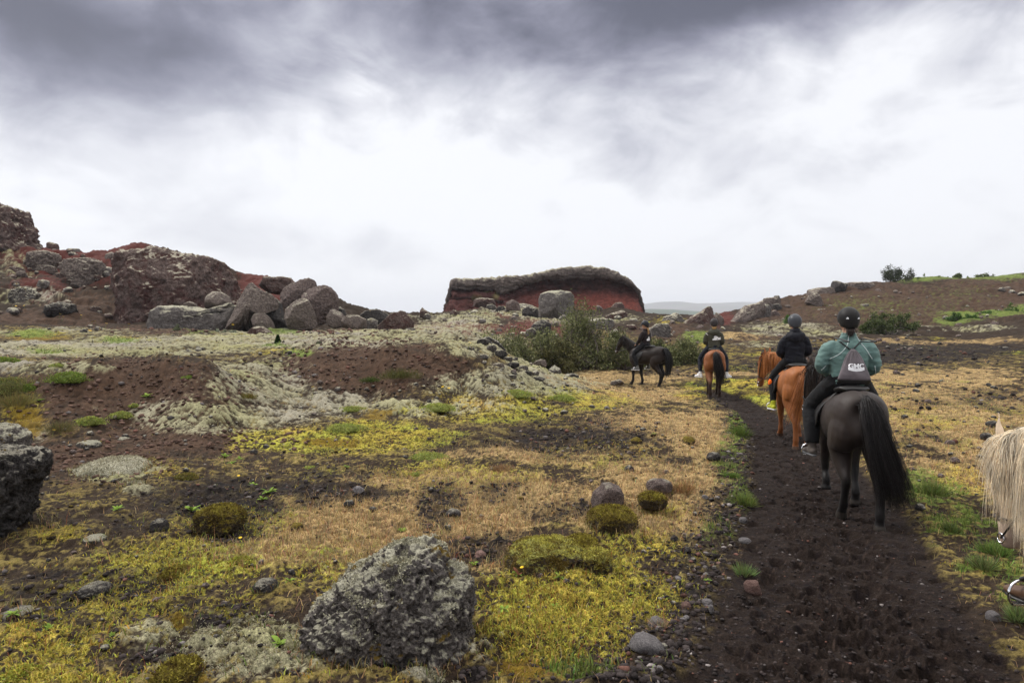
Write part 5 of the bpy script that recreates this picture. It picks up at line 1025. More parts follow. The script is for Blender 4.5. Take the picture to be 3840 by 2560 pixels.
def rosette(px, py, w, label, col=(.16, .24, .035), red=False, seed=0, group=None):
    p = Hs(px, py); d = math.hypot(p.x, p.y); L = w * d / FPX * .62; r_ = np.random.default_rng(seed); Vs = []; cc = []
    n = r_.integers(7, 11)
    for k in range(n):
        a = k * 2.4 + r_.random() * .5; up = r_.uniform(.35, 1.1); l = L * r_.uniform(.7, 1.15); t = np.linspace(0, 1, 6)
        c = np.stack([np.cos(a) * l * t * math.cos(up * .8), np.sin(a) * l * t * math.cos(up * .8), l * (t * math.sin(up) - .35 * t ** 2)], -1)
        wd = l * .16 * np.sin(np.clip(t * .92 + .10, 0, 1) * math.pi) ** .8; side = np.array([-math.sin(a), math.cos(a), 0])
        V = np.stack([c - side * wd[:, None] + np.array([0, 0, 1]) * wd[:, None] * .35, c, c + side * wd[:, None] + np.array([0, 0, 1]) * wd[:, None] * .35], 1).reshape(-1, 3)
        i = np.arange(18).reshape(6, 3); F = np.concatenate([np.stack([i[:-1, j], i[:-1, j + 1], i[1:, j + 1], i[1:, j]], -1) for j in (0, 1)])
        Vs.append((V, F)); base = (.22, .09, .05) if red and k % 3 == 0 else col
        cc.append(np.tile(np.array(base) * r_.uniform(.7, 1.3), (18, 1)))
    V, F = join(Vs)
    return tag(put('leafy_plant', mesh_np('leafy_plant', V, F, True, {'cover': np.vstack(cc)}), MAT_LEAF, loc=p + Vector((0, 0, .004))), label, 'plant', group)
for i_, (px_, py_, w_, l_, rd_) in enumerate([(1008,1852,60,'dark green leafy plant among lava lumps at centre left',0),(950,1820,46,'yellow-green leafy sprout just above the dark green plant',0),(720,1922,60,'yellow-green leafy plant on the left field, lowest of three',0),(985,1880,40,'light green sprout just below the dark green plant',0),(845,1715,46,'star-shaped light leafy plant on the dark left field',0),(900,1720,34,'small leafy sprig right of the star-shaped plant',0),
 (1508,1978,50,'bright light-green leaf rosette on black lava ground',0),(1086,2194,46,'spiky light green rosette left of the big boulder',0),(1945,2168,66,'green leafy plant under the low wide mossy rock',1),(2100,2185,66,'green plant with a red leaf in front of the low mossy rock',1),(1890,2295,58,'grey-green feathery rosette on yellow moss right of the big boulder',0),(2085,2280,54,'pale rosette on the yellow moss in the right foreground',0),
 (550,1492,40,'small upright leafy sprout on the left brown mound',0),(440,1925,44,'light green sprig on the lower left field',0),(185,2350,40,'small leafy weed on the far left field',0),(420,2390,26,'single upright green leaf on the dark left soil',0),(50,2310,44,'grassy sprout by the black slab at the left edge',0),(1530,2015,40,'sprout with drying leaves on the black lava patch',1),(1775,2120,50,'leafy sprout close behind the big lava boulder',0),
 (1050,2420,90,'ferny light green moss plant at the left of the big boulder',0),(2135,2325,30,'tiny green plantlet in the bright moss',0),(870,1745,30,'tiny sprout below the star-shaped plant',0),(2350,2345,30,'small weed at the mossy rim of the verge',0),(2655,2180,36,'small green weed among the verge gravel',0),(1300,1760,30,'leafy dot of green at the upper edge of the tan grass',0),(150,1505,30,'small yellowish sprout on the left mound slope',0)]):
    rosette(px_, py_, w_, l_, seed=130 + i_, red=bool(rd_))
PET = bump_mat('yellow_petals', (.75, .48, .015), (), .6, ((30, .1),), .2); STEM = bump_mat('flower_stem', (.10, .14, .03), (), .8, ((30, .2),), .1)
def flower():
    root = put('yellow_flower', None)
    st = put('stem', mesh_np('stem', *tube([[0, 0, -.01], [.004, 0, .05], [0, 0, .10]], [.0022, .0018, .0016], 4)), STEM, root)
    V = [[0, 0, .104]]; F = []
    for k in range(12):
        a = k * math.pi / 6; b_ = a + math.pi / 6 * .8
        V += [[math.cos(a) * .016, math.sin(a) * .016, .106], [math.cos((a + b_) / 2) * .022, math.sin((a + b_) / 2) * .022, .103], [math.cos(b_) * .016, math.sin(b_) * .016, .106]]
        F.append([0, 1 + k * 3, 2 + k * 3, 3 + k * 3])
    hd = put('flower_head', mesh_np('flower_head', np.array(V), np.array(F), True), PET, root)
    return root, (st, hd)
fl_, kids_ = flower()
for i_, (px_, py_) in enumerate([(905,2036),(335,1265),(393,1243),(480,1240),(348,1220),(362,1214),(95,1162),(60,1170),(300,1187),(232,1192),(908,1276),(1180,1474),(1665,1472),(1681,1476),(1755,1316),(195,1636),(2695,1762),(2470,1915),(1964,2172),(897,1798),(870,1241),(220,1188)]):
    p = Hs(px_, py_ + 6); d = p.y; f = fl_ if i_ == 0 else fl_.copy()
    if i_:
        C.objects.link(f)
        for kd in kids_:
            c = kd.copy(); C.objects.link(c); c.parent = f
    f.location = p; k_ = max(.8, min(d / 9, 3.2)); f.scale = (k_,) * 3; f.rotation_euler = (.25, 0, i_)
    tag(f, 'single yellow flower dotted over the moss and stony ground', 'flower', 'yellow flowers scattered over the ground')
print('plants', round(time.time() - T0, 1))
# ------------------------------------------------------------------ horses and riders
def loft(P, RX, RZ, side=(1, 0, 0), n=20, sq=2.0):
    """closed tube with elliptical sections through P; RX along SIDE, RZ across; SQ > 2 squares the section"""
    P = np.asarray(P, float); k = len(P)
    # smooth resample
    t = np.arange(k); tt = np.linspace(0, k - 1, (k - 1) * 4 + 1)
    def cr(A):
        A = np.asarray(A, float); out = []
        for u in tt:
            i = min(int(u), k - 2); f = u - i
            p0, p1, p2, p3 = A[max(i - 1, 0)], A[i], A[i + 1], A[min(i + 2, k - 1)]
            out.append(.5 * (2 * p1 + (p2 - p0) * f + (2 * p0 - 5 * p1 + 4 * p2 - p3) * f * f + (3 * p1 - p0 - 3 * p2 + p3) * f ** 3))
        return np.array(out)
    P = cr(P); RX = np.maximum(cr(RX), .004); RZ = np.maximum(cr(RZ), .004)
    tg = np.gradient(P, axis=0); tg /= np.linalg.norm(tg, axis=1)[:, None] + 1e-9
    s = np.tile(np.asarray(side, float), (len(P), 1)); s = s - tg * (s * tg).sum(1)[:, None]; s /= np.linalg.norm(s, axis=1)[:, None] + 1e-9
    u = np.cross(s, tg)
    a = np.arange(n) * 2 * math.pi / n; ca, sa = np.cos(a), np.sin(a)
    q = (np.abs(ca) ** sq + np.abs(sa) ** sq) ** (-1 / sq); ca, sa = ca * q, sa * q
    V = P[:, None] + s[:, None] * (RX[:, None] * ca)[..., None] + u[:, None] * (RZ[:, None] * sa)[..., None]
    m = len(P); i = np.arange(m * n).reshape(m, n); j = np.roll(i, -1, 1)
    F = [f for f in np.stack([i[:-1], i[1:], j[1:], j[:-1]], -1).reshape(-1, 4).tolist()]
    V = np.vstack([V.reshape(-1, 3), P[0], P[-1]]); c0, c1 = m * n, m * n + 1
    T = [[c0, i[0, q_], j[0, q_]] for q_ in range(n)] + [[c1, j[-1, q_], i[-1, q_]] for q_ in range(n)]
    return V, F, T
def fuse(name, tubes, voxel=.014, smooth=5, extra=None):
    """grow one continuous skin over overlapping tubes"""
    bm = bmesh.new()
    for V, F, T in tubes:
        vs = [bm.verts.new(v) for v in V]
        for f in F + T:
            try: bm.faces.new([vs[i] for i in f])
            except ValueError: pass
    bmesh.ops.recalc_face_normals(bm, faces=bm.faces)
    me = bpy.data.meshes.new('tmp'); bm.to_mesh(me); bm.free()
    o = bpy.data.objects.new('tmp', me); C.objects.link(o)
    r = o.modifiers.new('r', 'REMESH'); r.mode = 'VOXEL'; r.voxel_size = voxel; r.use_smooth_shade = True
    s = o.modifiers.new('s', 'SMOOTH'); s.iterations = smooth; s.factor = .5
    dg = bpy.context.evaluated_depsgraph_get()
    out = bpy.data.meshes.new_from_object(o.evaluated_get(dg)); out.name = name
    bpy.data.objects.remove(o); bpy.data.meshes.remove(me)
    for p in out.polygons: p.use_smooth = True
    return out
def verts(me):
    a = np.empty(len(me.vertices) * 3, np.float32); me.vertices.foreach_get('co', a); return a.reshape(-1, 3).astype(float)
def vnorm(me):
    a = np.empty(len(me.vertices) * 3, np.float32); me.vertices.foreach_get('normal', a); return a.reshape(-1, 3).astype(float)
def setv(me, V): me.vertices.foreach_set('co', V.astype(np.float32).ravel()); me.update()
def paint(me, col):
    a = me.attributes.new('cover', 'FLOAT_COLOR', 'POINT'); c = np.ones((len(me.vertices), 4), np.float32); c[:, :3] = col; a.data.foreach_set('color', c.ravel())
def coat_mat(name, rough=.55, spec=.3, sheen=.02):
    m = bpy.data.materials.new(name); m.use_nodes = True; t = m.node_tree; b = t.nodes['Principled BSDF']
    a = N(t, 'ShaderNodeAttribute', attribute_name='cover'); ob = N(t, 'ShaderNodeTexCoord').outputs['Object']
    mp = N(t, 'ShaderNodeMapping'); mp.inputs['Scale'].default_value = (14, 5, 6); t.links.new(ob, mp.inputs[0])
    n1 = NOISE(t, mp.outputs[0], 1.0, 4, .6); n2 = NOISE(t, mp.outputs[0], 14, 3, .6)
    v = SS(t, M_(t, 'ADD', M_(t, 'MULTIPLY', n1, .6), M_(t, 'MULTIPLY', n2, .4)), .3, .7, .78, 1.22); g = N(t, 'ShaderNodeCombineColor'); [t.links.new(v, x) for x in g.inputs]
    t.links.new(MIX(t, 1, a.outputs['Color'], g.outputs[0], 'MULTIPLY'), b.inputs['Base Color'])
    bp = N(t, 'ShaderNodeBump'); bp.inputs['Strength'].default_value = .35; bp.inputs['Distance'].default_value = .004; t.links.new(n2, bp.inputs['Height']); t.links.new(bp.outputs[0], b.inputs['Normal'])
    b.inputs['Roughness'].default_value = rough; b.inputs['Specular IOR Level'].default_value = spec; b.inputs['Sheen Weight'].default_value = sheen
    return m
COAT = coat_mat('horse_coat', .55, .22); HAIR = coat_mat('horse_hair', .5, .25, .0)
def pale_hair():
    m = bpy.data.materials.new('pale_hair'); m.use_nodes = True; t = m.node_tree; b = t.nodes['Principled BSDF']
    a = N(t, 'ShaderNodeAttribute', attribute_name='cover'); v = SS(t, NOISE(t, N(t, 'ShaderNodeTexCoord').outputs['Object'], 9, 3), .3, .7, .85, 1.1); g = N(t, 'ShaderNodeCombineColor'); [t.links.new(v, x) for x in g.inputs]
    col = MIX(t, 1, a.outputs['Color'], g.outputs[0], 'MULTIPLY'); t.links.new(col, b.inputs['Base Color']); b.inputs['Roughness'].default_value = .45
    tr = N(t, 'ShaderNodeBsdfTranslucent'); t.links.new(col, tr.inputs[0]); mx = N(t, 'ShaderNodeMixShader'); mx.inputs[0].default_value = .42
    t.links.new(b.outputs[0], mx.inputs[1]); t.links.new(tr.outputs[0], mx.inputs[2]); t.links.new(mx.outputs[0], t.nodes['Material Output'].inputs[0]); return m
PALE_HAIR = pale_hair()
def hair(name, strands, r0, cols, r_, taper=1.0, parent=None, mat=None):
    mat = mat or (PALE_HAIR if np.mean(cols) > .4 else None)
    """many tapering three-sided strands; STRANDS (n, k, 3)"""
    S = np.asarray(strands); n, k, _ = S.shape
    t = np.gradient(S, axis=1); t /= np.linalg.norm(t, axis=2)[..., None] + 1e-9
    ref = r_.normal(size=(n, 1, 3)); u = np.cross(t, np.broadcast_to(ref, t.shape)); u /= np.linalg.norm(u, axis=2)[..., None] + 1e-9; v = np.cross(t, u)
    rad = r0 * r_.uniform(.6, 1.3, (n, 1)) * (1 - np.linspace(0, .88, k)[None] ** 1.5 * taper)
    V = np.stack([S + (u * math.cos(a) + v * math.sin(a)) * rad[..., None] for a in (0, 2.094, 4.189)], 2)
    i = np.arange(n * k * 3).reshape(n, k, 3); j = np.roll(i, -1, 2)
    F = np.stack([i[:, :-1], j[:, :-1], j[:, 1:], i[:, 1:]], -1).reshape(-1, 4)
    c = np.array(cols)[r_.integers(0, len(cols), n)] * np.clip(1 + r_.normal(size=(n, 1)) * .18, .5, 1.6)
    me = mesh_np(name, V.reshape(-1, 3), F, True, {'cover': np.repeat(c, k * 3, 0)})
    return put(name, me, mat or HAIR, parent)
def lerp_path(pts, k): 
    pts = np.asarray(pts, float); s = np.linspace(0, len(pts) - 1, k); out = []
    for u in s:
        i = min(int(u), len(pts) - 2); f = u - i; p0, p1, p2, p3 = pts[max(i - 1, 0)], pts[i], pts[i + 1], pts[min(i + 2, len(pts) - 1)]
        out.append(.5 * (2 * p1 + (p2 - p0) * f + (2 * p0 - 5 * p1 + 4 * p2 - p3) * f * f + (3 * p1 - p0 - 3 * p2 + p3) * f ** 3))
    return np.array(out)
# legs: (dy of the hoof, lift of the hoof)
def horse(label, pos, heading, coat, legs, mane, tail, neck_yaw=0.0, neck_drop=0.0, legs_swing=((0, 0), (0, 0), (0, 0), (0, 0)), tail_pts=None, tail_n=420, tail_r=.0032, tail_spread=.09, mane_side=1, mane_len=.28, mane_n=420, mane_r=.0035, scale=1.0, seed=0, tip=(0, 0, 0), mane_z=0.0, fore=True, mane_taper=0.0, veil=0, veil_len=.42, ear=1.0):
    r_ = np.random.default_rng(seed)
    # neck and head chain, bent sideways by neck_yaw and lowered by neck_drop
    chain = [(0, .36, 1.10, .165, .235), (0, .52, 1.22, .145, .225), (0, .66, 1.36, .115, .195), (0, .79, 1.49, .092, .160), (0, .875, 1.60, .074, .105), (0, .93, 1.60, .075, .10), (0, 1.00, 1.53, .088, .112), (0, 1.09, 1.42, .075, .098), (0, 1.18, 1.29, .056, .070), (0, 1.245, 1.195, .056, .062), (0, 1.275, 1.155, .045, .045)]
    def bend(p):
        p = np.array(p, float); piv = np.array([0, .42, 1.15]); d = p - piv; f = np.clip(d[1] / .45, 0, 1)
        a = neck_drop * f; y, z = d[1], d[2]; d[1], d[2] = y * math.cos(a) + z * math.sin(a), -y * math.sin(a) + z * math.cos(a)
        b = neck_yaw * np.clip(d[1] / .55, -.2, 1.0); x, y = d[0], d[1]; d[0], d[1] = x * math.cos(b) - y * math.sin(b), x * math.sin(b) + y * math.cos(b)
        return piv + d
    nb = [bend(c[:3]) for c in chain]
    perp = np.cross(np.array(nb[6]) - np.array(nb[2]), (0, 0, 1)); perp = perp / (np.linalg.norm(perp) + 1e-9)
    side = perp if perp[0] > 0 else -perp
    trunk = [(-.765,1.06,.05,.08),(-.73,1.05,.15,.20),(-.65,1.055,.225,.265),(-.52,1.07,.270,.285),(-.38,1.065,.272,.275),(-.18,1.035,.272,.270),(.02,1.005,.285,.290),(.22,1.005,.275,.300),(.38,1.03,.235,.300),(.52,1.06,.19,.255),(.62,1.07,.125,.175),(.67,1.07,.05,.08)]
    T = [loft([(0, y, z) for y, z, *_ in trunk], [c[2] for c in trunk], [c[3] for c in trunk], n=28, sq=2.25),
         loft(nb[:5], [c[3] for c in chain[:5]], [c[4] for c in chain[:5]], side), loft(nb[4:], [c[3] for c in chain[4:]], [c[4] for c in chain[4:]], side, sq=2.3)]
    for e in (-1, 1):                                              # ears
        b0 = np.array(nb[4]) + side * .050 * ear * e + np.array([0, 0, .06]); hd = np.array(nb[5]) - np.array(nb[4]); hd = hd / np.linalg.norm(hd)
        T.append(loft([b0 - np.array([0, 0, .03]), b0 + np.array([0, 0, .05 * ear]) + side * .014 * ear * e + hd * .012, b0 + np.array([0, 0, .10 * ear]) + side * .020 * ear * e + hd * .02, b0 + np.array([0, 0, .158 * ear]) + side * .022 * (ear - .6) * e + hd * .03], [.028, .034, .027, .006], [.02, .017, .013, .005], side, n=12))
    def leg(pts, sw):
        out = []
        for i, p in enumerate(pts):
            f = np.clip((.95 - p[2]) / .95, 0, 1); lift = sw[1]
            y = p[1] + sw[0] * f ** 1.15; z = p[2] + lift * f ** 2.2
            if lift > .02 and p[2] < .2: y -= lift * 1.1 * (1 - p[2] / .2)
            if lift > .02 and .2 <= p[2] < .62: y += lift * .45
            out.append((p[0], y, z))
        return out
    for e, sw in ((-1, legs_swing[0]), (1, legs_swing[1])):        # front left, front right
        q = leg([(e*.13,.43,1.02),(e*.155,.42,.86),(e*.15,.36,.72),(e*.14,.37,.57),(e*.132,.395,.43),(e*.130,.385,.37),(e*.128,.38,.26),(e*.128,.375,.165),(e*.128,.40,.10),(e*.128,.425,.055),(e*.128,.44,.0)], sw)
        T.append(loft(q, [.105,.11,.084,.064,.054,.047,.038,.046,.042,.054,.060], [.16,.14,.10,.072,.060,.052,.043,.050,.044,.058,.066], n=16))
    for e, sw in ((-1, legs_swing[2]), (1, legs_swing[3])):        # hind left, hind right
        q = leg([(e*.12,-.50,1.08),(e*.145,-.50,.93),(e*.155,-.44,.78),(e*.150,-.48,.66),(e*.140,-.57,.53),(e*.132,-.645,.455),(e*.130,-.645,.38),(e*.128,-.625,.27),(e*.126,-.605,.165),(e*.126,-.575,.10),(e*.126,-.555,.055),(e*.126,-.545,.0)], sw)
        T.append(loft(q, [.135,.150,.128,.100,.074,.053,.047,.041,.048,.042,.054,.060], [.20,.228,.172,.124,.086,.072,.058,.048,.051,.045,.058,.066], n=16))
    me = fuse('horse', T, .0135, 7)
    V = verts(me)
    # groove between the buttocks, shallow spine line
    gr = np.exp(-(V[:, 0] / .028) ** 2); bk = sst(-.60, -.72, V[:, 1]) * sst(.62, .80, V[:, 2]) * sst(1.30, 1.1, V[:, 2])
    V[:, 1] += gr * bk * .035
    sp_ = gr * (V[:, 2] > 1.25) * sst(.3, .1, V[:, 1]); V[:, 2] -= sp_ * .010
    V += vnorm(me) * (fb3(V * np.array([1, .8, .7]), 4.5, 3, seed) * .011)[:, None]
    for e in (-1, 1):                                              # eyes' hollows, nostrils
        for c_, r0_, d_ in ((np.array(nb[6]) + np.array([0, 0, .05]) + side * .080 * e, .03, .010), (np.array(nb[9]) + np.array([0, .02, .0]) + side * .045 * e, .022, .014)):
            w = np.exp(-(np.linalg.norm(V - c_, axis=1) / r0_) ** 2); V -= (side * e)[None] * (w * d_)[:, None]
    setv(me, V)
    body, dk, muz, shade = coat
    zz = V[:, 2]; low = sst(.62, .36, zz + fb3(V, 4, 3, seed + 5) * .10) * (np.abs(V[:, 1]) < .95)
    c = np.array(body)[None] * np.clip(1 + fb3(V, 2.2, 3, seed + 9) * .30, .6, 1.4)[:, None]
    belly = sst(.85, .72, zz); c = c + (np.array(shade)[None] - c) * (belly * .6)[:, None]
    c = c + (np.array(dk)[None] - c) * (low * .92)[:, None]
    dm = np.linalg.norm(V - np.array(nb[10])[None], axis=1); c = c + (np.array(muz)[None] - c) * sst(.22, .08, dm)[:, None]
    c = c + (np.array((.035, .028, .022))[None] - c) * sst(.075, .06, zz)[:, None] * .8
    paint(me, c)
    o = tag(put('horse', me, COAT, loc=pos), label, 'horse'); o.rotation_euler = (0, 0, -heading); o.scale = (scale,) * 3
    ey = []
    D, Fi = ico(2)
    for e in (-1, 1): ey.append((D * .021 + (np.array(nb[6]) + np.array([0, 0, .05]) + side * .074 * e), Fi))
    Ve, Fe = join(ey); put('eyes', mesh_np('eyes', Ve, Fe), EYE, o)
    # tail: dock then falling hair
    tp = tail_pts or [(0, -.745, 1.215), (0, -.82, 1.19), (.01, -.86, 1.0), (.02, -.85, .70), (.03, -.80, .30)]
    k = 12; base = lerp_path(tp, k); S = []
    for q in range(tail_n):
        L = r_.uniform(.70, 1.0) if r_.random() < .75 else r_.uniform(.35, .7)
        f = np.linspace(0, L, k); b = np.stack([np.interp(f, np.linspace(0, 1, k), base[:, i]) for i in range(3)], -1)
        o_ = np.clip(r_.normal(size=3), -1.7, 1.7) * np.array([1, .55, .0]); cl = np.round(o_ * 1.5) / 1.5 * .78 + o_ * .22
        fan = (f ** .8)[:, None] * tail_spread * cl[None] + np.array([0, 0, 1.0])[None] * (r_.normal() * .02)
        wv = np.sin(f * 7 + r_.random() * 6)[:, None] * r_.normal(size=3)[None] * .008 * f[:, None]
        root_ = r_.normal(size=3) * np.array([.022, .012, .03]); S.append(b + fan + wv + root_ * (1 - f[:, None] * .4))
    hair('tail', S, tail_r, tail, r_, parent=o)
    # mane along the crest, falling to one side, and a forelock
    S = []; crest = [np.array(nb[i]) + (np.cross(side, np.array(nb[i + 1]) - np.array(nb[i - 1] if i else nb[i])) / (np.linalg.norm(np.array(nb[i + 1]) - np.array(nb[i - 1] if i else nb[i])) + 1e-9)) * chain[i][4] * .93 for i in range(5)]
    crest[0] = np.array([0, .36, 1.33]); crest[4] = np.array(nb[4]) + np.array([0, 0, .10])
    wid = [.10, .115, .095, .075, .07]
    for q in range(mane_n):
        u = r_.random() * (3.9 if ear < 1.2 else 3.72) + .05; i = int(u); f = u - i; c0 = crest[i] * (1 - f) + crest[min(i + 1, 4)] * f; w = wid[i] * (1 - f) + wid[min(i + 1, 4)] * f
        cc_ = np.array(nb[i]) * (1 - f) + np.array(nb[min(i + 1, 4)]) * f
        sd = mane_side if r_.random() < .82 else -mane_side; L = mane_len * (r_.uniform(.65, 1.15) if mane_len < .6 else r_.uniform(.35, 1.1)) * (1 - mane_taper * u / 3.95); t = np.linspace(0, 1, 9); cr_ = np.random.default_rng(int(u * 9) * 3 + int(r_.random() * 3) + 500); dc = cr_.normal(size=3) * np.array([.6, 1.0, .2])
        p = c0[None] + side[None] * sd * (w * 1.12 * np.sin(np.clip(t * 2.2, 0, 1.57)))[:, None] + np.array([0, 0, -1])[None] * (L * t ** 1.35 - .025 * np.sin(np.clip(t * 5, 0, 3.14)))[:, None]
        p += side[None] * sd * (.02 * r_.random()) + r_.normal(size=3)[None] * (.014 * t[:, None]) + dc[None] * (.030 * t[:, None] ** 1.2 * min(1.5, mane_len / .4)) + (np.array([0, 1, 0])[None] * np.sin(t * 7 + dc[0] * 4)[:, None] * .012 + side[None] * np.sin(t * 6 + dc[1] * 4)[:, None] * .010) * t[:, None] * (mane_len > .6) + np.array([0, 1, 0])[None] * (r_.normal() * .02 - .02 * mane_z) * t[:, None]
        S.append(p)
    hdv = np.array(nb[7]) - np.array(nb[5]); hdv = hdv / np.linalg.norm(hdv); fo = np.cross(side, hdv); fo = fo * (1 if fo[1] > 0 else -1)
    for q in range(veil):                                          # hair from the poll hanging over the cheek
        t = np.linspace(0, 1, 9); u = r_.random() ** .7 * (1 if ear < 1.2 else .8); c0 = crest[4] * u + crest[3] * (1 - u) + side * r_.normal() * .02 - np.array([0, 0, .035])
        L = veil_len * r_.uniform(.3, 1.15) * (1.75 if r_.random() < .12 else 1); cr_ = np.random.default_rng(700 + int(r_.random() * 26)); dc = cr_.normal() * .035; fw_ = r_.uniform(-.06, .10) * (1 if u > .4 else .3)
        out = .105 * np.sin(np.clip(t * 2.6, 0, 1.57)) * r_.uniform(.8, 1.12)
        S.append(c0[None] + side[None] * mane_side * out[:, None] + np.array([0, 0, -1])[None] * (L * t ** 1.3 - .03 * np.sin(np.clip(t * 5, 0, 3.14)))[:, None] + np.array([0, 1.0, 0])[None] * ((fw_ + dc) * np.sin(np.clip(t * 1.8, 0, 1.57)))[:, None] + r_.normal(size=3)[None] * .022 * t[:, None] ** 1.3)
    if fore:
        hd = np.array(nb[6]) - np.array(nb[5]); hd /= np.linalg.norm(hd)
        for q in range(mane_n // 6):
            t = np.linspace(0, 1, 9); L = .26 * r_.uniform(.6, 1.1); c0 = crest[4] + side * r_.normal() * .03
            S.append(c0[None] + hd[None] * (L * t)[:, None] + np.cross(side, hd)[None] * (.03 + .03 * np.sin(t * 2.5))[:, None] + side[None] * (r_.normal() * .05 * t)[:, None])
    hair('mane', S, mane_r, mane, r_, parent=o)
    o['_nb'] = 0
    del o['_nb']
    return o, nb, side
EYE = bpy.data.materials.new('dark_eye'); EYE.use_nodes = True
_b = EYE.node_tree.nodes['Principled BSDF']; _b.inputs['Base Color'].default_value = (.012, .008, .006, 1); _b.inputs['Roughness'].default_value = .15
def cloth(name, c, rough=.85, bump=.35, scale=22, sheen=.04, spec=.15):
    m = bpy.data.materials.new(name); m.use_nodes = True; t = m.node_tree; b = t.nodes['Principled BSDF']
    ob = N(t, 'ShaderNodeTexCoord').outputs['Object']; n1 = NOISE(t, ob, scale * .35, 4, .55, .8); n2 = NOISE(t, ob, scale * 14, 2, .5)
    v = SS(t, n1, .3, .7, .8, 1.2); g = N(t, 'ShaderNodeCombineColor'); [t.links.new(v, x) for x in g.inputs]
    t.links.new(MIX(t, 1, c, g.outputs[0], 'MULTIPLY'), b.inputs['Base Color'])
    bp = N(t, 'ShaderNodeBump'); bp.inputs['Strength'].default_value = bump; bp.inputs['Distance'].default_value = .02; t.links.new(n1, bp.inputs['Height'])
    b2 = N(t, 'ShaderNodeBump'); b2.inputs['Strength'].default_value = .2; b2.inputs['Distance'].default_value = .002; t.links.new(n2, b2.inputs['Height']); t.links.new(bp.outputs[0], b2.inputs['Normal']); t.links.new(b2.outputs[0], b.inputs['Normal'])
    b.inputs['Roughness'].default_value = rough; b.inputs['Sheen Weight'].default_value = sheen; b.inputs['Specular IOR Level'].default_value = spec
    return m
SKIN = cloth('skin', (.48, .27, .19), .55, .05, 30, 0, .35)
LEATHER = cloth('black_leather', (.012, .011, .011), .45, .15, 30, 0, .4); METAL = bpy.data.materials.new('steel'); METAL.use_nodes = True
_b = METAL.node_tree.nodes['Principled BSDF']; _b.inputs['Base Color'].default_value = (.75, .75, .76, 1); _b.inputs['Metallic'].default_value = 1; _b.inputs['Roughness'].default_value = .22
BROWNL = cloth('brown_leather', (.085, .045, .025), .5, .2, 30, 0, .35)
WHITE = cloth('white_print', (.72, .72, .74), .7, .05, 30, 0); WHITESHOE = cloth('white_shoe', (.68, .68, .70), .55, .1, 30, 0); ORANGE = cloth('orange_cloth', (.80, .13, .01), .7, .1, 30, 0)
def on_skin(me, pts, direc, lift=.004):
    """drop points onto a mesh along DIREC"""
    bv = BVHTree.FromPolygons([v.co[:] for v in me.vertices], [tuple(p.vertices) for p in me.polygons]); out = []
    d = Vector(direc).normalized()
    for p in pts:
        h = bv.ray_cast(Vector(p) - d * .6, d)
        out.append((h[0] - d * lift)[:] if h[0] is not None else tuple(p))
    return np.array(out)
def patch(name, me, outline, ox, oz, y, s, parent, mat, direc=(0, 1, 0), lift=.005):
    """flat printed shape, outline in unit chart, laid on the back of a garment"""
    bm = bmesh.new(); vs = [bm.verts.new((ox + a * s, y, oz + b * s)) for a, b in outline]; f = bm.faces.new(vs)
    bmesh.ops.triangulate(bm, faces=[f]); bmesh.ops.subdivide_edges(bm, edges=bm.edges[:], cuts=2, use_grid_fill=True)
    V = np.array([v.co[:] for v in bm.verts]); bm.verts.index_update(); V = on_skin(me, V, direc, lift)
    for v, c in zip(bm.verts, V): v.co = c
    bmesh.ops.recalc_face_normals(bm, faces=bm.faces)
    m = bpy.data.meshes.new(name); bm.to_mesh(m); bm.free()
    return put(name, m, mat, parent)
def hand(wr, dirv, palm_up, e):
    """palm and five bent fingers closing on the rein"""
    d = np.asarray(dirv, float); d /= np.linalg.norm(d); up = np.asarray(palm_up, float); up = up - d * up.dot(d); up /= np.linalg.norm(up); sd = np.cross(d, up) * e
    L = [loft([wr, wr + d * .03, wr + d * .07, wr + d * .095], [.026, .036, .042, .036], [.018, .017, .016, .012], sd, n=10)]
    for q, ln in enumerate((.068, .078, .073, .058)):
        k = wr + d * .088 + sd * (.030 - q * .020)
        L.append(loft([k - d * .02, k + d * ln * .4, k + d * ln * .55 - up * ln * .35, k + d * ln * .25 - up * ln * .62], [.0095, .009, .0085, .007], [.0095, .009, .0085, .007], sd, n=8))
    k = wr + d * .03 + sd * .034
    L.append(loft([k - sd * .015, k + sd * .018 + d * .02, k + sd * .020 + d * .045 - up * .012, k + sd * .006 + d * .065 - up * .02], [.011, .0105, .0095, .008], [.011, .0105, .0095, .008], up, n=8))
    return L
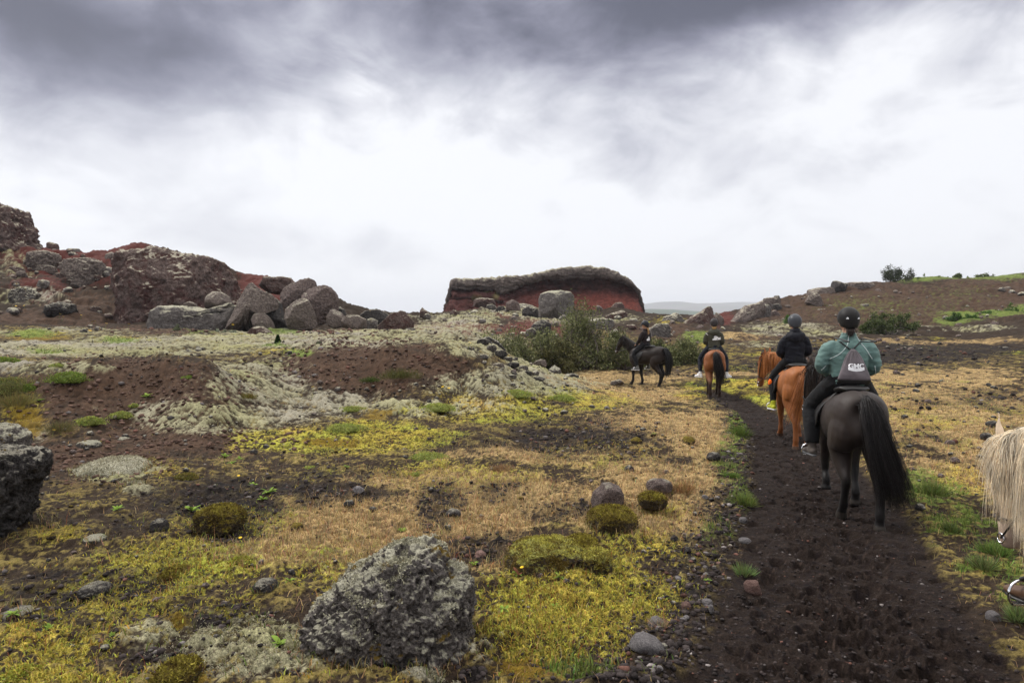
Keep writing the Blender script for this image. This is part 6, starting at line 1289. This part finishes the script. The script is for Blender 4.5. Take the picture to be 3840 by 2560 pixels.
def person(label, parent_horse, jacket, trousers, shoes, helmet, bulk=1.0, lean=0.0, spread=.30, knee=(.25, 1.10), ankle=(.06, .66), elbow=(.29, .02, 1.56), wrist=(.09, .30, 1.40), hood=False, brim=False, hair_c=None, flare=1.0, seat=1.33, look=0.0, seed=0, rise=0.0, toe_out=.25, xoff=0.0, jack_low=0.0):
    """seated rider in the horse's own frame: saddle at y = .06"""
    M = parent_horse.matrix_basis if False else None
    s0 = seat; y0 = .04; r_ = np.random.default_rng(seed)
    hipz = s0 + .10; shz = s0 + .49 + rise; nz = shz + .06; hz = nz + .15
    ly = lean
    def L(z): return y0 + ly * (z - s0)
    J = {}
    for e in (-1, 1):
        J[e] = dict(sh=np.array([e * .185 * bulk, L(shz), shz - .035]), el=np.array([e * elbow[0], L(elbow[2]) + elbow[1], elbow[2]]), wr=np.array([e * wrist[0], y0 + wrist[1], wrist[2]]),
            hip=np.array([e * .095, y0, hipz]), kn=np.array([e * (spread + .02), y0 + knee[0], knee[1]]), an=np.array([e * (spread + .03), y0 + ankle[0], ankle[1]]))
    head_c = np.array([0, L(hz) + .02, hz + .02]); ca_, sa_ = math.cos(look), math.sin(look); fwd = np.array([-sa_, ca_, 0]); rt = np.array([ca_, sa_, 0])
    # the body: one skin from head to feet
    B = [loft([(0, y0, hipz - .06), (0, y0, hipz + .05), (0, L(s0 + .28), s0 + .28), (0, L(shz - .05), shz - .05), (0, L(shz + .02), shz + .02)], [.14, .145, .14, .155, .09], [.10, .105, .105, .10, .07]),
         loft([(0, L(shz), shz - .02), (0, L(nz) + .005, nz + .02), head_c + np.array([0, -.01, -.07])], [.058, .055, .056], [.058, .056, .058]),
         loft([head_c + fwd * .012 + np.array([0, 0, -.125]), head_c + fwd * .015 + np.array([0, 0, -.09]), head_c + np.array([0, 0, -.02]), head_c + np.array([0, 0, .06]), head_c + np.array([0, 0, .115])], [.035, .058, .074, .076, .04], [.045, .075, .094, .095, .05], rt, n=18),
         loft([head_c + fwd * .085 + np.array([0, 0, .012]), head_c + fwd * .108 + np.array([0, 0, -.028]), head_c + fwd * .085 + np.array([0, 0, -.042])], [.009, .015, .012], [.010, .014, .008], rt, n=10)]
    for e in (-1, 1):
        j = J[e]; B.append(loft([j['sh'], (j['sh'] + j['el']) / 2, j['el'], (j['el'] + j['wr']) / 2, j['wr']], [.055, .047, .040, .034, .026], [.055, .047, .040, .034, .022], (0, 1, .2)))
        B.append(loft([j['hip'], (j['hip'] + j['kn']) / 2, j['kn'], j['kn'] * .55 + j['an'] * .45 + np.array([0, -.02, 0]), j['an']], [.085, .072, .052, .050, .034], [.085, .075, .055, .054, .036], (1, 0, 0)))
        B.append(loft([head_c + rt * e * .070 + np.array([0, 0, -.05]), head_c + rt * e * .084 + np.array([0, 0, -.015]), head_c + rt * e * .078 + np.array([0, 0, .015])], [.010, .014, .010], [.012, .02, .014], fwd, n=8))
        f0 = j['an'] + np.array([0, 0, -.06]); B.append(loft([j['an'], f0 + np.array([0, -.02, 0]), f0 + np.array([e * .08 * math.sin(toe_out), .08 * math.cos(toe_out), -.012]), f0 + np.array([e * .15 * math.sin(toe_out), .15 * math.cos(toe_out), -.02])], [.030, .030, .032, .020], [.032, .030, .022, .012], (1, 0, 0)))
    me = fuse('person', B, .0105, 3)
    # hands joined to the same mesh
    hb = []
    for e in (-1, 1):
        j = J[e]; d = j['wr'] - j['el']; d = d / np.linalg.norm(d) + np.array([-e * .1, .3, 0]); hb += hand(j['wr'] - d / np.linalg.norm(d) * .012, d, (e * .4, .0, 1), e)
    bm = bmesh.new(); bm.from_mesh(me)
    for V, F, T in hb:
        vs = [bm.verts.new(v) for v in V]
        for f in F + T: bm.faces.new([vs[i] for i in f]).smooth = True
    bm.to_mesh(me); bm.free()
    V = verts(me)
    for e in (-1, 1):                                              # eye hollows and the mouth line
        c_ = head_c + fwd * .088 + rt * e * .032 + np.array([0, 0, .010]); w = np.exp(-(np.linalg.norm(V - c_, axis=1) / .017) ** 2); V -= fwd[None] * (w * .012)[:, None]
    c_ = head_c + fwd * .088 + np.array([0, 0, -.068]); q = V - c_; w = np.exp(-(q @ rt / .024) ** 2 - (q[:, 2] / .006) ** 2 - (q @ fwd / .03) ** 2); V -= fwd[None] * (w * .007)[:, None]
    setv(me, V)
    o = tag(put('person', me, SKIN), label, 'person'); o.matrix_world = parent_horse.matrix_basis.copy()
    D, Fi = ico(2); ey = [(D * .0125 + head_c + fwd * .074 + rt * e * .032 + np.array([0, 0, .010]), Fi) for e in (-1, 1)]; Ve, Fe = join(ey); put('eyes', mesh_np('eyes', Ve, Fe), EYE, o)
    # jacket
    b = bulk; low = s0 + .02 - jack_low
    Jk = [loft([(0, y0 - .01, low), (0, y0 - .01, low + .06), (0, L(s0 + .22), s0 + .22), (0, L(s0 + .36), s0 + .36), (0, L(shz - .03), shz - .03), (0, L(shz + .035), shz + .035), (0, L(nz) - .004, nz + .055)],
               [.182 * b, .186 * b, .178 * b, .194 * b, .180 * b,   .105 * b, .074], [.125 * b, .132 * b, .128 * b, .132 * b, .108 * b, .085, .070], n=26, sq=2.3)]
    for e in (-1, 1):
        j = J[e]; m1 = (j['sh'] + j['el']) / 2 + np.array([e * .012, -.01, 0]); m2 = (j['el'] + j['wr']) / 2
        Jk.append(loft([j['sh'] + np.array([-e * .06, 0, -.005]), j['sh'] + np.array([e * .000, 0, -.025]), m1, j['el'], m2, j['wr'] - (j['wr'] - j['el']) * .02], [.062 * b, .074 * b, .070 * b, .064 * b, .054 * b, .038], [.070 * b, .082 * b, .076 * b, .068 * b, .056 * b, .040], (0, 1, .2), n=18))
    if hood:
        hb_ = np.array([0, L(nz) - .075, nz - .02])
        Jk.append(loft([hb_ + np.array([-.11, .06, .02]), hb_ + np.array([-.08, .0, -.02]), hb_ + np.array([0, -.03, -.05]), hb_ + np.array([.08, .0, -.02]), hb_ + np.array([.11, .06, .02])], [.035, .05, .055, .05, .035], [.05, .075, .085, .075, .05], (0, 1, 0), n=14))
        Jk.append(loft([(0, L(nz), nz - .03), (0, L(nz) - .015, nz + .04), (0, L(nz) - .01, nz + .085)], [.10, .092, .080], [.105, .10, .085], n=16))
    jm = fuse('jacket', Jk, .0115, 4)
    V = verts(jm); nn = vnorm(jm)
    wr_ = fb3(V * np.array([1, 1, 2.2]), 7, 3, seed + 3, .5, True) - .3; q = fb3(V, 3, 2, seed + 4); V = V + nn * (wr_ * .013 + q * .014)[:, None]
    setv(jm, V); jk = put('jacket', jm, jacket, o)
    # trousers
    Tr = [loft([(0, y0 - .01, s0 - .01), (0, y0 - .015, s0 + .06), (0, y0 - .01, s0 + .15)], [.175 * b, .182 * b, .165 * b], [.13 * b, .135 * b, .12 * b], n=22)]
    for e in (-1, 1):
        j = J[e]; md = (j['hip'] + j['kn']) / 2 + np.array([e * .012, 0, .005]); cf = j['kn'] * .5 + j['an'] * .5 + np.array([e * .0, -.02, 0]); fl = flare
        Tr.append(loft([j['hip'] + np.array([0, -.02, -.01]), md, j['kn'], cf, j['an'] + np.array([0, 0, .03])], [.105 * b, .094 * b, .070 * fl ** .6, .062 * fl, .046 * fl ** 1.5], [.11 * b, .10 * b, .078 * fl ** .6, .070 * fl, .050 * fl ** 1.5], (1, 0, 0), n=18))
    tm = fuse('trousers', Tr, .0115, 4); V = verts(tm); V = V + vnorm(tm) * ((fb3(V * np.array([1, 1, 1.8]), 8, 3, seed + 6, .5, True) - .3) * .006 * flare)[:, None]; setv(tm, V); put('trousers', tm, trousers, o)
    up_m, sole_m = shoes
    for e in (-1, 1):
        j = J[e]; f0 = j['an'] + np.array([0, 0, -.055]); h = np.array([e * math.sin(toe_out), math.cos(toe_out), .0]); s_ = np.array([h[1], -h[0], 0])
        sm = fuse('shoe', [loft([f0 - h * .075 + (0, 0, -.005), f0 - h * .04, f0 + h * .04, f0 + h * .12 + (0, 0, -.012), f0 + h * .185 + (0, 0, -.022), f0 + h * .205 + (0, 0, -.028)], [.02, .040, .042, .047, .036, .012], [.025, .043, .044, .031, .022, .010], s_, n=16),
            loft([j['an'] + np.array([0, -.005, .065]), f0 + np.array([0, 0, .0])], [.044, .046], [.048, .052], s_, n=14)], .008, 2)
        sh = put('shoe', sm, up_m, o)
        put('sole', fuse('sole', [loft([f0 - h * .08 + (0, 0, -.043), f0 - h * .03 + (0, 0, -.043), f0 + h * .05 + (0, 0, -.043), f0 + h * .13 + (0, 0, -.043), f0 + h * .215 + (0, 0, -.040)], [.02, .041, .040, .049, .015], [.012] * 5, s_, n=14, sq=4)], .007, 1), sole_m, sh)
    # helmet
    D, F = ico(4); keep = D[:, 2] > -.30; K = D.copy(); low_ = D[:, 2] < -.05
    f_ = D @ fwd; r2 = D @ rt
    Hh = f_[:, None] * fwd[None] * .138 + r2[:, None] * rt[None] * .114
    Hh[:, 2] = np.where(D[:, 2] > 0, D[:, 2] * .125, D[:, 2] * (.135 + .10 * np.clip(-f_, 0, 1)))
    Fk = F[(D[F][:, :, 2] > (-.18 - .42 * np.clip(.45 - D[F] @ fwd, 0, 1))).all(1)]
    Hv = Hh + head_c + np.array([0, 0, .045]) + fwd * -.004
    hm = mesh_np('helmet', Hv, Fk, True); he = put('helmet', hm, helmet, o)
    so = he.modifiers.new('thick', 'SOLIDIFY'); so.thickness = .012; so.offset = -1
    if brim:
        t = np.linspace(-1.1, 1.1, 15); rows = []
        for q, (rr_, dz) in enumerate(((.125, .0), (.155, -.004), (.185, -.014), (.196, -.022), (.19, -.028), (.13, -.012))):
            rows.append(np.array([head_c + np.array([0, 0, .035 + dz]) + fwd * rr_ * math.cos(a) + rt * (rr_ * .82) * math.sin(a) for a in t]))
        G = np.array(rows); i = np.arange(G.shape[0] * 15).reshape(-1, 15); put('brim', mesh_np('brim', G.reshape(-1, 3), np.stack([i[:-1, :-1], i[:-1, 1:], i[1:, 1:], i[1:, :-1]], -1).reshape(-1, 4)), helmet, he)
    if hair_c:
        S = []
        for q in range(150):
            t = np.linspace(0, 1, 8); a = r_.normal() * .02
            S.append(head_c[None] + np.array([0, 0, -.05])[None] - fwd[None] * (.085 + .05 * np.sin(t * 2))[:, None] + rt[None] * (a + r_.normal() * .015 * t)[:, None] + np.array([0, 0, -1])[None] * (hair_c[1] * r_.uniform(.7, 1.1) * t)[:, None])
        hair('hair', S, .004, [hair_c[0]], r_, parent=o)
    return o, jm, J, head_c, fwd, rt
def saddle(label, hs, J, y0=.04, bit_m=None, blanket=None):
    """saddle with flaps, stirrup leathers and stirrups, on the horse's back"""
    root = tag(put('saddle', None), label, 'saddle'); root.matrix_world = hs.matrix_basis.copy()
    sm = fuse('seat', [loft([(0, -.30, 1.335), (0, -.24, 1.352), (0, -.10, 1.325), (0, .08, 1.305), (0, .22, 1.335), (0, .27, 1.35)], [.10, .155, .17, .15, .115, .05], [.022, .036, .038, .036, .038, .02], n=18)], .011, 3); put('seat', sm, LEATHER, root)
    for e in (-1, 1):
        t = np.linspace(0, 1, 10); G = []
        for q, u in enumerate(np.linspace(0, 1, 10)):
            z = 1.31 - u * .46; x = e * (.10 + .205 * math.sin(min(u * 2.3, 1.5)))
            yc = .12 + .08 * u; w = .20 - .05 * u if u < .8 else .15 - (u - .8) * .3
            G.append([(x, yc + (v - .5) * 2 * w, z) for v in np.linspace(0, 1, 10)])
        G = np.array(G); G[..., 0] += e * .012; i = np.arange(100).reshape(10, 10)
        f = put('flap', mesh_np('flap', G.reshape(-1, 3), np.stack([i[:-1, :-1], i[:-1, 1:], i[1:, 1:], i[1:, :-1]], -1).reshape(-1, 4)), LEATHER, root)
        so = f.modifiers.new('t', 'SOLIDIFY'); so.thickness = .012
        an = J[e]['an']; sp = an + np.array([e * .035, .075, -.12])
        put('stirrup_leather', mesh_np('stirrup_leather', *tube(lerp_path([(e * .30, .14, 1.02), (e * .325, .13, .86), tuple(sp + np.array([0, 0, .135]))], 8), [.012] * 8, 6)), LEATHER, root)
        a = np.linspace(-2.35, 2.35, 20); arc = np.stack([e * .0 + np.sin(a) * .062, np.zeros(20), .066 + np.cos(a) * .072], -1)
        arc = np.vstack([arc, arc[:1]]) + sp[None] + np.array([0, 0, -.01])
        put('stirrup', mesh_np('stirrup', *join([tube(arc, [.0075] * 21, 6), tube([arc[0] + (0, .0, 0), arc[0] * .5 + arc[-2] * .5 - (0, 0, .002), arc[-2]], [.013] * 3, 6)])), METAL, root)
    return root
def bridle(label, hs, nb, side, J, colm=LEATHER, rein=True):
    nb = [np.array(p) for p in nb]; root = tag(put('bridle', None), label, 'bridle'); root.matrix_world = hs.matrix_basis.copy()
    hd = nb[8] - nb[6]; hd /= np.linalg.norm(hd); up = np.cross(side, hd); P_ = []
    def ring(c, rx, rz, tilt=0):
        a = np.linspace(0, 2 * math.pi, 25); n = up * math.cos(tilt) + hd * math.sin(tilt); return tube(c[None] + side[None] * (np.cos(a) * rx)[:, None] + n[None] * (np.sin(a) * rz)[:, None], [.008] * 25, 5)
    put('noseband', mesh_np('noseband', *ring(nb[8] - hd * .02, .068, .084)), colm, root)
    put('headpiece', mesh_np('headpiece', *join([tube(lerp_path([nb[8] + side * .066 * e + (0, 0, .0), nb[7] + side * .084 * e, nb[6] + side * .092 * e + np.array([0, -.02, .03]), nb[5] + side * .06 * e + np.array([0, -.03, .09]), nb[5] + np.array([0, -.04, .11])], 14), [.009] * 14, 5) for e in (-1, 1)])), colm, root)
    for e in (-1, 1):
        b = nb[9] - hd * .01 + side * .06 * e; a = np.linspace(0, 2 * math.pi, 15)
        put('bit_ring', mesh_np('bit_ring', *tube(b[None] + hd[None] * (np.cos(a) * .03)[:, None] + up[None] * (np.sin(a) * .03)[:, None], [.005] * 15, 5)), METAL, root)
        if rein:
            h = J[e]['wr'] + np.array([-e * .01, .09, -.01]); mid = (b + h) / 2 + np.array([e * .06, 0, -.05])
            put('rein', mesh_np('rein', *tube(lerp_path([b, mid, h], 14), [.0065] * 14, 5)), colm, root)
    return root
# ------------------------------------------------------------------ the riding party
def stand(px, py, heading, back=.55):
    """the horse's origin, its hind hooves' middle being at the photo pixel"""
    g = ground(px, py); h = heading
    x, y = g.x + back * math.sin(h), g.y + back * math.cos(h)
    zs = [float(H(x + a * math.cos(h) + b * math.sin(h), y - a * math.sin(h) + b * math.cos(h))[0]) for a in (-.13, .13) for b in (-.55, .43)]
    return Vector((x, y, sum(zs) / 4 - .008))
BLK = (.010, .0085, .0085)
# 1: dark horse, teal rider with a drawstring bag
h1, nb1, sd1 = horse('dark brown-black horse nearest on the path, its long black tail swinging right', stand(3222, 1932, R(14)), R(14), ((.024, .0165, .0138), (.008, .007, .007), (.014, .010, .009), (.020, .0135, .0115)), None,
    [(.018, .012, .010), (.030, .018, .014), (.012, .010, .010)], [BLK, (.014, .012, .0125), (.022, .018, .018)], neck_yaw=.27, neck_drop=.30, mane_side=-1, mane_r=.004, veil=300, veil_len=.22, legs_swing=((.10, .10), (-.25, 0), (.20, 0), (-.27, 0)),
    tail_pts=[(0, -.735, 1.225), (.01, -.84, 1.20), (.05, -.92, 1.02), (.12, -.95, .74), (.20, -.93, .48), (.25, -.90, .26)], tail_n=2800, tail_r=.003, tail_spread=.088, mane_n=1800, mane_len=.32, seed=1, scale=1.0)
TEAL = cloth('teal_jacket', (.105, .178, .164), .7, .45, 14, .08, .25)
r1, j1, J1, hc1, fw1, rt1 = person('person seen from behind in teal jacket, black helmet and wide black trousers, nearest rider', h1, TEAL, cloth('black_trousers', (.008, .008, .009), .85, .5), (cloth('grey_brown_shoe', (.075, .062, .055), .8, .2), cloth('grey_sole', (.10, .10, .105), .8, .1)),
    cloth('black_helmet', (.013, .012, .012), .55, .05), bulk=1.03, elbow=(.262, .02, 1.56), wrist=(.10, .28, 1.42), flare=1.38, knee=(.24, 1.08), ankle=(.09, .66), spread=.31, hair_c=((.02, .013, .010), .10), seed=1)
saddle('black leather saddle under the teal-jacketed rider', h1, J1); bridle('black bridle and reins on the nearest dark horse', h1, nb1, sd1, J1)
def strip(name, me, pts, parent, mat, r=.0042, direc=(0, 1, 0), n=16):
    p = on_skin(me, lerp_path(pts, n), direc, .002); return put(name, mesh_np(name, *tube(p, [r] * n, 6)), mat, parent)
PIPE = cloth('pale_piping', (.50, .56, .56), .6, .05, 30, 0)
def zz1(x, z): return ((x - 850) * .00065, -.4, 1.35 + (1330 - z) * .00065)
for q in ([(825, 455), (800, 620), (690, 770), (540, 870)], [(950, 480), (1010, 590), (1100, 720), (1190, 860)], [(490, 985), (460, 1020), (425, 1065)], [(1235, 970), (1252, 1040), (1275, 1120)]):
    strip('piping', j1, [zz1(*a) for a in q], r1, PIPE)
hel1 = [c for c in r1.children if c.name.startswith('helmet')][0]
for x_, sg in ((-.040, 1), (.078, -1)):
    patch('reflector', hel1.data, [(-1, -.7), (1, -.8), (.9, .2), (-.1, .9)] if sg > 0 else [(-1, -.8), (1, -.7), (.6, .9), (-.6, .2)], hc1[0] + x_, hc1[2] + .045, -.6, .0135, hel1, WHITE, lift=.003)
def bag():
    root = tag(put('drawstring_bag', None), 'grey drawstring bag with white lettering on the back of the teal rider', 'bag'); root.matrix_world = h1.matrix_basis.copy()
    rows = [(1.765, .012, .012), (1.75, .030, .024), (1.72, .052, .032), (1.66, .084, .044), (1.58, .116, .058), (1.50, .145, .066), (1.455, .160, .064), (1.44, .160, .058)]
    na = 96; a = np.arange(na) * 2 * math.pi / na; G = []
    tz = np.linspace(0, 1, 26); rz = np.array(rows); z_ = np.interp(tz * 7, np.arange(8), rz[:, 0]); rx = np.interp(tz * 7, np.arange(8), rz[:, 1]); ry = np.interp(tz * 7, np.arange(8), rz[:, 2])
    for z, x, y in zip(z_, rx, ry):
        fold = np.cos(a * 13) * .10 * sst(1.50, 1.74, z) + np.cos(a * 5 + 1) * .03
        ca, sa = np.cos(a), np.sin(a); k = (np.abs(ca) ** 2.6 + np.abs(sa) ** 2.6) ** (-1 / 2.6)
        back = -.125 - .03 * (z < 1.6) * (1.6 - z) / .16 * .3
        G.append(np.stack([.006 + x * ca * k * (1 + fold), back - y + y * sa * k * (1 + fold), np.full(na, z)], -1))
    G = np.array(G); i = np.arange(26 * na).reshape(26, na); j = np.roll(i, -1, 1)
    V = G.reshape(-1, 3); F = np.stack([i[:-1], i[1:], j[1:], j[:-1]], -1).reshape(-1, 4)
    me = mesh_np('bag_body', V, F[:, ::-1]); b_ = put('bag_body', me, cloth('grey_bag', (.122, .105, .114), .8, .35, 20, .1), root)
    g2 = np.stack([G[-1] * np.array([1, 1, 1]), (G[-1] - np.array([.006, -.19, 1.44])) * np.array([.97, .95, 1]) + np.array([.006, -.19, 1.405]), (G[-1] - np.array([.006, -.185, 1.44])) * np.array([.80, .7, 1]) + np.array([.006, -.185, 1.39])])
    g2[0] = (G[-1] - np.array([.006, -.19, 1.44])) * np.array([1.01, 1.01, 1]) + np.array([.006, -.19, 1.443])
    i = np.arange(3 * na).reshape(3, na); j = np.roll(i, -1, 1); V = np.vstack([g2.reshape(-1, 3), g2[-1].mean(0)])
    F = np.stack([i[:-1], j[:-1], j[1:], i[1:]], -1).reshape(-1, 4); T = np.stack([i[-1], j[-1], np.full(na, 3 * na)], -1)
    put('bag_base', mesh_np('bag_base', V, [F, T]), LEATHER, root)
    for e in (-1, 1):
        q = on_skin(j1, lerp_path([(e * .02, -.5, 1.765), (e * .07, -.5, 1.81), (e * .128, -.5, 1.86)], 10), (0, 1, 0), .008)
        q = np.vstack([[(0.004, -.140, 1.762)], q, [(e * .135, .03, 1.875), (e * .135, .12, 1.82)]])
        put('cord', mesh_np('cord', *tube(lerp_path(q, 26), [.0075] * 26, 6)), LEATHER, root)
    # lettering
    cu = bpy.data.curves.new('lettering', 'FONT'); cu.body = 'GMC'; cu.size = .072; cu.align_x = 'CENTER'; cu.offset = .0022; cu.space_character = .95
    to = bpy.data.objects.new('tmp', cu); C.objects.link(to); dg = bpy.context.evaluated_depsgraph_get(); tm = bpy.data.meshes.new_from_object(to.evaluated_get(dg)); bpy.data.objects.remove(to)
    bm = bmesh.new(); bm.from_mesh(tm); bmesh.ops.triangulate(bm, faces=bm.faces[:]); bmesh.ops.subdivide_edges(bm, edges=bm.edges[:], cuts=1)
    V = np.array([v.co[:] for v in bm.verts]); V = on_skin(me, [(.020 + v[0] * 1.0, -.5, 1.567 + v[1] * .92) for v in V], (0, 1, 0), .003)
    for v, c in zip(bm.verts, V): v.co = c
    bm.to_mesh(tm); bm.free(); tm.name = 'lettering'; put('lettering', tm, WHITE, b_)
    patch('underline', me, [(-1, .35), (-.6, .30), (0, .22), (.6, .30), (1, .35), (1, -.0), (.6, -.12), (0, -.2), (-.6, -.12), (-1, -.0)], .020, 1.548, -.5, .080, b_, WHITE, lift=.003)
bag()

# 2: chestnut horse, rider in dark jacket
h2, nb2, sd2 = horse('bright chestnut horse with flaxen-red mane, second nearest on the path', stand(3004, 1660, R(11)), R(11), ((.235, .078, .019), (.17, .055, .015), (.20, .075, .03), (.15, .048, .014)), None,
    [(.33, .115, .028), (.25, .08, .02), (.40, .16, .05)], [(.30, .105, .03), (.22, .07, .02), (.36, .14, .045)], neck_yaw=.52, neck_drop=.36, mane_side=-1, veil=500, veil_len=.34, legs_swing=((.12, 0), (-.15, .05), (-.22, 0), (.14, .03)),
    tail_pts=[(0, -.735, 1.22), (0, -.83, 1.19), (-.03, -.87, 1.0), (-.08, -.86, .72), (-.13, -.82, .42)], tail_n=900, tail_r=.0042, tail_spread=.10, mane_n=1300, mane_len=.36, mane_r=.0045, seed=2, scale=.985)
r2, j2, J2, hc2, fw2, rt2 = person('person in dark navy hooded jacket and grey helmet riding the chestnut horse', h2, cloth('navy_jacket', (.0085, .009, .014), .7, .4), cloth('black_leggings', (.006, .006, .007), .8, .25), (cloth('yellow_shoe', (.42, .44, .03), .5, .1), WHITESHOE),
    cloth('grey_helmet', (.045, .048, .056), .35, .03), bulk=.88, elbow=(.232, .03, 1.55), wrist=(.09, .28, 1.42), hood=True, knee=(.26, 1.06), ankle=(.12, .64), spread=.29, seed=2)
tr2 = [c for c in r2.children if c.name.startswith('trousers')][0]
kn = J2[-1]['kn']; an = J2[-1]['an']; c_ = kn * .86 + an * .14
put('knee_patch', fuse('knee_patch', [loft([c_ + np.array([-.030, -.01, .07]), c_ + np.array([-.036, -.012, .02]), c_ + np.array([-.036, -.02, -.03]), c_ + np.array([-.028, -.03, -.07])], [.024, .04, .04, .02], [.03, .055, .05, .02], (1, 0, 0), n=14)], .008, 2), ORANGE, tr2)
saddle('black saddle under the navy-jacketed rider on the chestnut horse', h2, J2); bridle('dark bridle and reins on the chestnut horse', h2, nb2, sd2, J2)

# 3: bay horse, olive rider
h3, nb3, sd3 = horse('bay horse with black tail and dark lower legs, walking away in the middle distance', stand(2680, 1491, R(13)), R(13), ((.185, .062, .018), (.016, .011, .010), (.08, .05, .035), (.16, .065, .028)), None,
    [BLK], [BLK, (.016, .013, .013)], neck_yaw=-.1, neck_drop=.3, legs_swing=((.0, 0), (.15, 0), (-.12, 0), (.12, .04)), tail_pts=[(0, -.735, 1.22), (.02, -.83, 1.18), (.06, -.87, 1.0), (.10, -.86, .70), (.17, -.82, .40)], tail_n=700, tail_r=.006, tail_spread=.085, mane_n=300, mane_r=.006, seed=3, scale=1.0)
r3, j3, J3, hc3, fw3, rt3 = person('person in olive green hooded jacket with white back print riding the bay horse', h3, cloth('olive_jacket', (.053, .051, .038), .85, .4), cloth('dark_jeans', (.012, .014, .022), .85, .3), (WHITESHOE, WHITESHOE),
    cloth('brown_black_helmet', (.028, .023, .023), .5, .03), bulk=.90, elbow=(.235, .02, 1.55), hood=True, hair_c=((.36, .22, .09), .10), knee=(.24, 1.06), ankle=(.08, .64), spread=.33, seed=3, toe_out=.75)
patch('back_print', j3, [(-1, -.55), (1, -.35), (1, .25), (.5, .15), (.2, .30), (0, .55), (-.25, .35), (-.45, .60), (-.7, .25), (-.6, .0), (-1, -.2)], .07, 1.66, -.5, .115, r3, WHITE)
strip('shoulder_stripe', j3, [(-.235, -.5, 1.80), (-.20, -.5, 1.77), (-.165, -.5, 1.74)], r3, WHITE, .007)
saddle('dark saddle under the olive-jacketed rider', h3, J3); bridle('bridle and reins on the bay horse', h3, nb3, sd3, J3)

# 4: black horse seen from the side
h4, nb4, sd4 = horse('black-brown horse seen from its left side in front of the willow scrub', stand(2474, 1450, R(-43)), R(-43), ((.0165, .0105, .0085), (.008, .007, .007), (.030, .018, .013), (.014, .009, .008)), None,
    [(.012, .009, .008), (.018, .012, .010)], [(.013, .013, .016), BLK], neck_yaw=.05, neck_drop=.10, legs_swing=((.10, 0), (-.16, 0), (-.06, 0), (.12, 0)), tail_pts=[(0, -.735, 1.22), (0, -.84, 1.17), (0, -.90, .95), (0, -.89, .65), (0, -.84, .34)], tail_n=900, tail_r=.007, tail_spread=.095, mane_n=1100, mane_r=.006, mane_side=-1, mane_len=.36, seed=4, scale=1.0)
r4, j4, J4, hc4, fw4, rt4 = person('person in dark hoodie with white back print and blond ponytail on the side-on horse', h4, cloth('dark_hoodie', (.016, .011, .012), .9, .35), cloth('black_jeans', (.009, .009, .011), .85, .3), (cloth('grey_shoe', (.12, .12, .12), .6, .1), WHITESHOE),
    cloth('black_peaked_helmet', (.020, .022, .026), .35, .03), bulk=.94, elbow=(.25, .06, 1.54), hood=False, brim=True, hair_c=((.38, .22, .09), .32), knee=(.26, 1.06), ankle=(.10, .64), spread=.29, look=.15, seed=4)
patch('back_print', j4, [(-1, -.9), (1, -.9), (1, -.1), (.5, .1), (.45, .9), (-.1, 1.0), (-.4, .3), (-1, -.05)], .0, 1.60, -.5, .075, r4, WHITE)
saddle('dark saddle under the hooded rider on the side-on horse', h4, J4); bridle('bridle and thin reins on the side-on black horse', h4, nb4, sd4, J4)

# 5: cream horse alongside, mostly past the right picture edge
p5 = Vector((3.13, 3.17, 0)); p5.z = float(H(3.13, 3.17)[0])
h5, nb5, sd5 = horse('cream white horse with long blond mane, cut by the right picture edge', p5, R(1), ((.68, .54, .40), (.42, .33, .24), (.30, .22, .17), (.42, .33, .24)), None,
    [(.94, .84, .67), (.95, .87, .73), (.88, .73, .53), (.94, .83, .65)], [(.6, .5, .38), (.5, .4, .28)], neck_yaw=.02, neck_drop=.70, legs_swing=((-.1, 0), (.15, 0), (.15, 0), (-.15, 0)), tail_n=400, mane_n=10500, mane_len=1.30, ear=1.4, mane_r=.0021, mane_side=-1, mane_z=-1.0, mane_taper=.80, veil=4500, veil_len=.27, seed=5, scale=1.0)
r5, j5, J5, hc5, fw5, rt5 = person('person on the cream horse, only a boot in a stirrup inside the right picture edge', h5, cloth('dark_rain_jacket', (.02, .022, .03)), cloth('dark_riding_trousers', (.012, .012, .014)), (BROWNL, LEATHER), cloth('dark_helmet', (.02, .02, .02), .5, .03), bulk=1.0, knee=(.15, 1.04), ankle=(.30, .64), spread=.36, seed=5, toe_out=.10)
saddle('saddle with bright steel stirrup on the cream horse', h5, J5); bridle('black bridle with steel bit on the cream horse', h5, nb5, sd5, J5)
print('party', round(time.time() - T0, 1))
print('script', round(time.time() - T0, 1))
